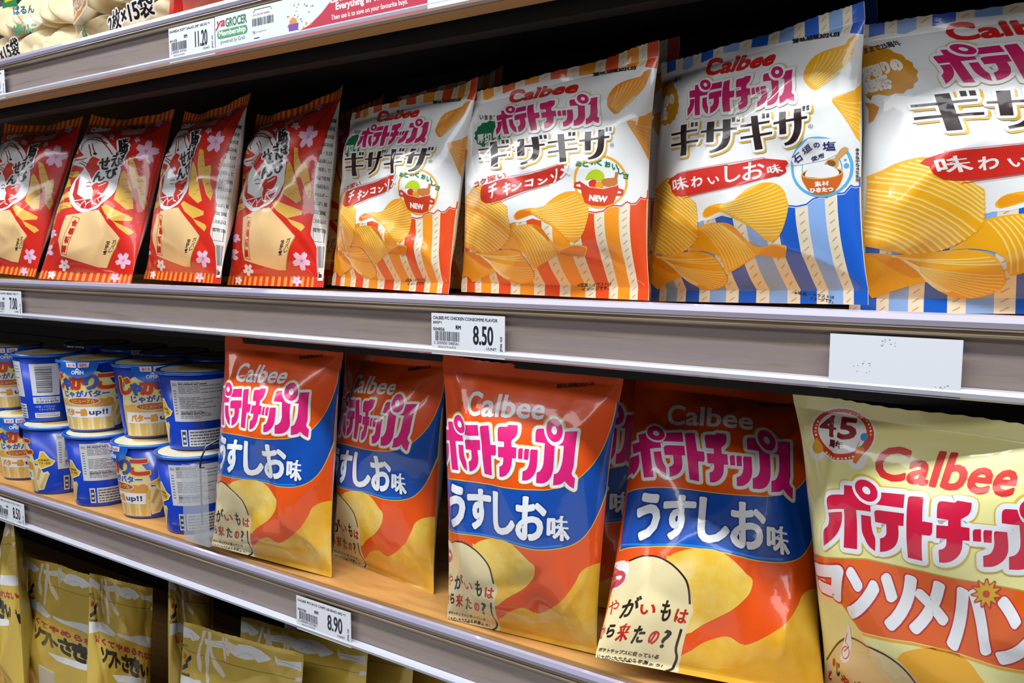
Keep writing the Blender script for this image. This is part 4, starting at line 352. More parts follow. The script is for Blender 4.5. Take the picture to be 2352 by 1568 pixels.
"usu":{"W":159.0,"H":238.2,"o":[[0,"p","f2560c",[0,0,159.0,0,159.0,238.2,0,238.2]],[1,"p","0a50b4",[4.0,134.0,4.0,134.0,4.0,134.0,4.0,132.5,4.0,132.5,4.0,131.0,12.7,132.6,25.9,134.2,36.4,135.0,45.3,135.5,53.1,135.9,60.6,136.2,68.0,136.4,75.1,136.6,81.5,136.8,86.9,137.1,91.3,137.3,95.0,137.6,98.2,138.0,101.0,138.3,103.6,138.6,105.9,138.8,107.7,139.0,109.3,139.2,110.9,139.5,112.9,140.0,115.2,140.6,117.8,141.5,120.4,142.4,123.0,143.4,125.4,144.3,127.5,145.3,129.4,146.2,131.2,147.2,133.0,148.4,135.0,150.0,137.1,151.9,139.4,154.1,141.6,156.5,143.8,159.0,145.7,161.5,147.3,164.0,148.7,166.4,150.0,169.0,151.2,171.6,152.3,174.5,153.3,177.6,154.2,180.9,155.0,184.4,155.6,187.7,156.2,190.7,156.6,193.3,156.9,195.7,157.1,197.9,157.2,200.0,157.3,202.1,157.3,204.3,157.2,206.6,157.1,208.8,156.9,210.6,156.8,211.9,159.0,212.9,159.0,186.1,159.0,183.1,159.0,178.7,159.0,174.2,159.0,168.2,159.0,163.8,159.0,158.8,159.0,154.9,159.0,151.0,159.0,147.1,159.0,143.4,159.0,139.7,158.7,135.9,158.0,132.0,157.2,128.2,156.2,124.6,155.2,121.2,153.9,117.7,152.6,114.5,151.1,111.4,149.6,108.6,147.9,106.1,146.1,103.8,144.2,101.7,142.1,99.7,139.8,98.0,137.4,96.5,134.9,95.1,132.2,94.0,129.2,93.0,126.0,92.1,122.4,91.3,118.5,90.7,114.5,90.2,110.3,89.8,106.1,89.5,101.9,89.5,97.6,89.7,93.2,89.9,88.6,90.2,83.7,90.4,78.5,90.4,72.8,90.5,66.7,90.5,60.3,90.3,53.6,90.1,46.2,89.7,37.4,89.0,26.9,87.8,13.4,85.8,4.0,83.4,4.0,84.9,4.0,86.4,4.0,86.4,4.0,87.8,4.0,87.8]],[2,"s","e8c040",0.79,[4.0,134.0,4.0,134.0,4.0,134.0,4.0,132.5,4.0,132.5,4.0,131.0,12.7,132.6,25.9,134.2,36.4,135.0,45.3,135.5,53.1,135.9,60.6,136.2,68.0,136.4,75.1,136.6,81.5,136.8,86.9,137.1,91.3,137.3,95.0,137.6,98.2,138.0,101.0,138.3,103.6,138.6,105.9,138.8,107.7,139.0,109.3,139.2,110.9,139.5,112.9,140.0,115.2,140.6,117.8,141.5,120.4,142.4,123.0,143.4,125.4,144.3,127.5,145.3,129.4,146.2,131.2,147.2,133.0,148.4,135.0,150.0,137.1,151.9,139.4,154.1,141.6,156.5,143.8,159.0,145.7,161.5,147.3,164.0,148.7,166.4,150.0,169.0,151.2,171.6,152.3,174.5,153.3,177.6,154.2,180.9,155.0,184.4,155.6,187.7,156.2,190.7,156.6,193.3,156.9,195.7,157.1,197.9,157.2,200.0,157.3,202.1,157.3,204.3,157.2,206.6,157.1,208.8,156.9,210.6,156.8,211.9],0],[2,"s","e8c040",0.82,[159.0,186.1,159.0,183.1,159.0,178.7,159.0,174.2,159.0,168.2,159.0,163.8,159.0,158.8,159.0,154.9,159.0,151.0,159.0,147.1,159.0,143.4,159.0,139.7,158.7,135.9,158.0,132.0,157.2,128.2,156.2,124.6,155.2,121.2,153.9,117.7,152.6,114.5,151.1,111.4,149.6,108.6,147.9,106.1,146.1,103.8,144.2,101.7,142.1,99.7,139.8,98.0,137.4,96.5,134.9,95.1,132.2,94.0,129.2,93.0,126.0,92.1,122.4,91.3,118.5,90.7,114.5,90.2,110.3,89.8,106.1,89.5,101.9,89.5,97.6,89.7,93.2,89.9,88.6,90.2,83.7,90.4,78.5,90.4,72.8,90.5,66.7,90.5,60.3,90.3,53.6,90.1,46.2,89.7,37.4,89.0,26.9,87.8,13.4,85.8,4.0,83.4,4.0,84.9,4.0,86.4,4.0,86.4,4.0,87.8,4.0,87.8],0],[3,"s","1a86e0",1.51,[4.0,87.8,53.7,91.8,83.7,92.4,106.1,91.6,125.0,94.1],0],[2,"p","chipb",[131.0,52.1,133.7,55.8,136.3,59.8,138.5,63.4,139.8,66.2,140.7,68.6,142.0,70.8,144.0,72.8,146.3,74.5,148.9,75.9,151.7,77.0,154.7,77.8,157.2,78.2,158.8,78.0,159.0,77.0,159.0,78.9,159.0,78.9,159.0,78.9,159.0,75.9,159.0,68.5,159.0,58.1,159.0,44.7,159.0,31.3,159.0,16.4,159.0,4.5,159.0,0.0,159.0,0.0,157.0,0.0,129.2,0.0,100.4,0.0,80.5,0.0,70.5,0.0,65.6,0.0,61.6,0.0,59.6,0.0,59.5,2.7,62.4,9.4,65.3,13.6,68.0,16.0,70.5,18.2,72.6,20.7,74.6,23.0,76.9,25.2,80.1,27.5,83.6,29.6,86.6,31.2,88.6,31.9,90.1,32.0,92.0,31.8,94.5,30.5,97.3,28.8,100.5,28.3,104.1,29.8,107.9,32.4,111.8,35.3,115.7,38.2,119.7,41.4,123.3,44.3,126.1,46.9,128.6,49.3]],[2,"p","chipa",[49.1,79.7,48.5,83.2,49.5,82.6,50.9,82.2,52.1,83.4,53.7,84.7,55.9,86.1,59.0,87.5,62.5,88.9,66.3,90.0,70.3,90.8,74.5,91.3,78.2,91.5,81.0,91.2,83.4,90.6,85.8,89.6,88.3,88.1,90.9,86.3,93.3,84.4,95.5,82.5,97.6,80.5,99.5,78.7,101.3,77.5,102.9,76.4,103.9,74.7,104.0,72.0,103.4,68.7,102.5,65.6,101.2,62.9,99.5,60.3,97.6,57.7,95.7,55.2,93.5,52.6,90.6,49.7,86.1,46.0,80.8,41.8,76.0,37.8,72.3,33.9,69.1,30.3,66.1,28.7,62.9,28.8,60.0,31.1,57.5,37.5,55.1,51.3,51.9,68.0]],[3,"p","efdfac",[3.0,59.6,3.0,68.5,0.1,69.2,16.5,76.0,21.6,78.8,24.5,80.0,27.4,80.8,31.2,81.6,34.9,82.0,38.5,82.0,42.1,81.6,45.6,80.9,49.1,79.7,52.4,78.0,55.7,76.0,58.6,73.6,61.0,71.1,63.0,68.4,64.7,65.3,66.0,61.6,66.9,57.5,67.6,53.7,68.4,50.7,69.1,48.1,69.3,45.3,68.8,42.3,67.9,39.2,67.0,35.4,66.3,30.4,65.5,24.5,64.8,19.1,64.5,14.6,64.3,10.7,63.8,7.0,63.6,3.9,63.9,1.8,63.2,0.0,62.1,0.0,60.1,0.0,54.6,0.0,39.7,0.0,14.9,0.0,0.0,0.0,0.0,11.9,2.0,40.2]],[4,"s","33201c",1.37,[16.5,76.0,19.1,77.0,22.3,78.4,25.7,79.8,28.8,80.8,31.6,81.3,34.2,81.7,36.8,81.8,39.5,81.6,42.4,81.1,45.3,80.3,48.1,79.2,50.7,78.0,53.1,76.7,55.3,75.1,57.4,73.4,59.2,71.7,60.9,69.9,62.3,68.2,63.6,66.2,64.6,63.8,65.5,60.6,66.2,56.8,66.6,53.2,66.9,50.6],0],[4,"s","33201c",1.6,[63.0,31.1,62.6,28.7,62.0,25.1,61.3,21.2,60.9,17.9,61.0,15.5,61.4,13.7,61.9,12.0,61.9,10.1,61.6,8.0,61.0,5.7,60.6,4.0,60.3,2.8,59.5,1.8,58.5,1.0,57.4,0.3,56.6,0.0],0],[4,"t","33201c","が",[17.9,45.8,33.7,50.6,30.0,36.7,15.4,31.6],0.5,[],0],[4,"t","c8281c","い",[33.6,43.8,45.7,46.0,44.3,38.2,33.4,37.2],0.43,[],0],[4,"t","33201c","も",[49.8,49.6,57.0,50.7,54.1,35.8,48.3,34.1],0.38,[],0],[4,"t","c8281c","は",[59.2,45.2,67.0,45.9,64.9,35.3,58.0,36.3],0.36,[],0],[4,"t","33201c","ら",[6.2,24.7,14.8,27.6,12.1,16.8,6.2,16.3],0.54,[],0],[4,"t","c8281c","来",[17.4,26.7,29.0,29.6,25.1,16.4,15.5,14.3],0.5,[],0],[4,"t","33201c","た",[31.8,27.9,40.9,29.1,37.7,17.0,29.4,14.9],0.46,[],0],[4,"t","c8281c","の",[43.8,26.2,50.6,27.3,47.3,17.9,42.0,16.4],0.43,[],0],[4,"t","33201c","?",[53.3,28.8,57.8,29.3,53.7,16.2,50.7,15.7],0.41,[],0],[4,"t","c8281c","や",[4.6,44.7,14.0,45.8,11.4,34.0,0.5,32.6],0.13,[],0],[4,"t","c8281c","か",[1.2,25.6,4.4,24.7,3.3,14.9,0.0,13.7],0.16,[],0],[4,"t","33201c","ポテトチップスに使っている",[1.9,7.6,51.5,10.5,50.4,7.3,1.9,4.9],0.16,[],0],[4,"t","33201c","じゃがいもやその生産者、",[1.9,2.5,46.4,5.0,46.4,2.8,1.8,0.1],0.13,[],0],[4,"t","33201c","畑のことを調べてみよう!",[5.4,0.0,54.2,4.1,53.5,1.9,7.0,0.0],0.12,[],0],[5,"p","f4f2f0",[17.5,67.0,16.9,64.3,15.8,61.5,14.0,58.7,11.7,56.2,8.8,53.9,4.8,51.8,6.5,57.8,6.6,58.6,3.0,52.1,3.0,53.6,3.0,55.1,3.0,58.1,3.0,59.6,3.0,62.5,3.0,65.5,3.0,68.5,3.0,70.0,4.0,73.0,0.5,68.1,0.4,73.7,3.8,74.8,7.6,75.6,11.3,75.9,13.9,75.2,15.7,73.8,16.9,72.0,17.5,69.6]],[6,"s","d05058",2.06,[0.4,69.5,7.2,66.9,0.5,61.0,9.3,59.7,0.3,54.2],0],[6,"s","d05058",3.82,[13.1,63.0,12.8,61.8,12.0,60.5,10.7,59.2,9.0,57.9,6.7,56.6,2.5,54.7,6.4,59.3,0.4,54.5,0.5,51.7,0.6,51.9,3.0,56.6,3.0,58.1,3.0,58.1,3.0,59.6,3.0,61.0,3.0,62.5,3.0,62.5,0.6,59.0,0.5,64.2,0.4,64.2,0.3,63.9,4.3,65.1,7.8,65.9,10.0,66.0,11.5,65.6,12.5,65.0,13.1,64.1],1],[3,"t","f2f5fa","う",[20.2,128.1,38.7,129.7,38.5,96.7,19.6,93.5],1.89,[["073a92",1.89]],0],[3,"t","f2f5fa","す",[43.4,128.5,64.5,130.4,64.6,98.3,44.2,95.7],1.4,[["073a92",1.4]],0],[3,"t","f2f5fa","し",[68.5,130.6,86.1,130.8,87.0,98.6,69.3,96.1],1.23,[["073a92",1.23]],0],[3,"t","f2f5fa","お",[88.4,130.9,109.8,131.7,111.2,98.5,89.9,96.7],1.2,[["073a92",1.2]],0],[3,"t","f2f5fa","味",[112.8,117.3,129.0,118.2,130.5,97.9,113.6,99.7],0.81,[["073a92",1.24]],0],[6,"t","f0f2f6","Calbee",[35.8,211.3,96.7,211.4,99.9,195.1,39.7,191.2],0.53,[],0.22],[7,"g",[["e8c84a",3.06],["f4f6fa",2.48]],"e6207c",[[3.0,171.2,3.0,172.7,0.4,172.7,32.8,177.2,35.1,167.9,5.1,164.3],[8.9,180.8,19.9,182.3,31.4,142.8,21.9,142.2],[0.5,160.9,12.5,162.7,14.2,156.3,13.3,150.0,8.7,144.6,7.6,147.2,0.5,145.1,0.4,152.3,0.4,156.0],[28.6,164.0,35.4,164.7,36.8,159.2,38.8,154.6,40.9,151.5,42.3,143.9,38.1,146.0,34.8,149.5,31.5,154.0],[37.8,182.6,50.9,184.4,52.6,175.5,36.2,173.8,37.4,176.8,38.3,179.6],[37.4,168.3,38.2,169.9,40.5,170.6,53.6,172.1,54.9,163.9,52.3,163.5,53.5,156.1,52.9,150.9,51.1,147.6,48.2,145.3,45.1,144.1,43.7,152.1,45.9,153.7,46.8,155.9,46.4,159.0,45.7,162.5,39.0,161.8],[53.1,182.4,53.5,183.7,54.6,184.2,60.0,185.2,63.0,169.5,67.7,169.8,68.6,163.2,67.9,161.2,64.3,160.9,66.2,144.1,59.6,144.5],[67.4,182.4,67.7,184.5,69.0,185.2,74.2,185.9,75.3,187.7,81.5,187.8,82.1,183.1,81.7,179.2,80.0,176.5,79.1,175.2,79.8,170.2,83.4,170.1,84.4,161.4,81.6,161.2,81.7,155.4,80.9,151.1,78.9,147.4,76.1,145.3,73.3,144.9,72.5,153.0,74.5,154.4,75.3,157.0,75.0,161.0,70.8,160.5,69.6,168.9,74.5,169.5,73.9,173.6,68.9,173.4],[85.1,167.9,85.4,169.6,88.1,170.1,89.1,161.5,85.8,161.3],[89.4,168.6,89.8,170.0,92.9,170.1,93.4,161.4,90.1,161.3],[93.9,168.8,94.5,170.1,99.5,170.5,100.6,157.4,99.8,151.9,97.9,148.1,94.7,145.2,90.9,144.5,90.4,151.8,92.8,153.3,94.0,155.9,94.5,160.5],[95.6,184.0,95.9,186.2,97.0,187.2,102.2,187.9,105.7,179.1,109.9,175.8,112.6,175.3,113.7,158.4,113.0,151.8,110.5,146.8,106.6,144.4,101.5,144.0,101.1,152.4,103.6,153.9,105.3,157.4,105.7,162.1,104.4,176.5,96.6,176.5],[118.2,187.3,128.6,188.3,130.2,160.8,129.2,154.4,130.7,151.8,132.5,150.6,132.4,141.9,128.1,143.9,123.9,147.6,121.0,145.0,114.7,143.4,114.5,152.5,117.6,154.2,119.5,158.7,120.3,165.0,119.8,176.0,115.1,176.1,117.5,178.0,118.6,181.5]]],[7,"g",[["e8c84a",3.0]],"e8c84a",[[36.7,181.0,36.9,179.4,36.8,178.0,36.3,176.7,35.4,175.6,34.1,174.9,32.6,174.4,30.8,174.3,28.9,174.6,26.9,175.1,24.9,176.0,23.1,177.1,21.5,178.5,20.2,180.0,19.4,181.6,19.1,183.2,19.4,184.7,20.1,186.1,21.3,187.2,22.8,188.1,24.5,188.6,26.4,188.7,28.4,188.4,30.3,187.8,32.1,186.8,33.7,185.6,35.0,184.2,36.0,182.6],[116.8,186.2,116.8,184.2,116.5,182.4,115.8,180.8,114.9,179.6,113.7,178.8,112.3,178.4,110.8,178.5,109.3,179.0,107.9,179.9,106.5,181.2,105.3,182.7,104.3,184.5,103.6,186.5,103.1,188.5,103.0,190.5,103.1,192.3,103.6,193.9,104.5,195.2,105.5,196.1,106.9,196.6,108.4,196.5,110.0,196.1,111.6,195.1,113.1,193.8,114.4,192.2,115.5,190.3,116.3,188.2]]],[9,"g",[["f4f6fa",1.71]],"f4f6fa",[[36.7,181.0,36.9,179.4,36.8,178.0,36.3,176.7,35.4,175.6,34.1,174.9,32.6,174.4,30.8,174.3,28.9,174.6,26.9,175.1,24.9,176.0,23.1,177.1,21.5,178.5,20.2,180.0,19.4,181.6,19.1,183.2,19.4,184.7,20.1,186.1,21.3,187.2,22.8,188.1,24.5,188.6,26.4,188.7,28.4,188.4,30.3,187.8,32.1,186.8,33.7,185.6,35.0,184.2,36.0,182.6],[116.8,186.2,116.8,184.2,116.5,182.4,115.8,180.8,114.9,179.6,113.7,178.8,112.3,178.4,110.8,178.5,109.3,179.0,107.9,179.9,106.5,181.2,105.3,182.7,104.3,184.5,103.6,186.5,103.1,188.5,103.0,190.5,103.1,192.3,103.6,193.9,104.5,195.2,105.5,196.1,106.9,196.6,108.4,196.5,110.0,196.1,111.6,195.1,113.1,193.8,114.4,192.2,115.5,190.3,116.3,188.2]]],[11,"g",[],"e6207c",[[36.7,181.0,36.9,179.4,36.8,178.0,36.3,176.7,35.4,175.6,34.1,174.9,32.6,174.4,30.8,174.3,28.9,174.6,26.9,175.1,24.9,176.0,23.1,177.1,21.5,178.5,20.2,180.0,19.4,181.6,19.1,183.2,19.4,184.7,20.1,186.1,21.3,187.2,22.8,188.1,24.5,188.6,26.4,188.7,28.4,188.4,30.3,187.8,32.1,186.8,33.7,185.6,35.0,184.2,36.0,182.6],[116.8,186.2,116.8,184.2,116.5,182.4,115.8,180.8,114.9,179.6,113.7,178.8,112.3,178.4,110.8,178.5,109.3,179.0,107.9,179.9,106.5,181.2,105.3,182.7,104.3,184.5,103.6,186.5,103.1,188.5,103.0,190.5,103.1,192.3,103.6,193.9,104.5,195.2,105.5,196.1,106.9,196.6,108.4,196.5,110.0,196.1,111.6,195.1,113.1,193.8,114.4,192.2,115.5,190.3,116.3,188.2]]],[12,"g",[],"f4f6fa",[[31.7,181.3,31.8,180.3,31.4,179.5,30.6,179.0,29.5,178.8,28.3,179.0,27.1,179.6,26.1,180.5,25.6,181.5,25.5,182.5,25.9,183.3,26.8,183.8,27.9,184.0,29.2,183.7,30.3,183.1,31.2,182.3],[112.2,187.0,112.2,185.8,111.8,184.8,111.1,184.3,110.2,184.2,109.2,184.6,108.4,185.4,107.7,186.5,107.4,187.8,107.4,189.0,107.7,189.9,108.4,190.5,109.3,190.6,110.3,190.2,111.2,189.3,111.8,188.2]]],[3,"t","2c1810","賞味期限2024.05",[101.4,224.0,129.4,228.5,130.1,225.0,102.6,220.6],0.16,[],0]]},
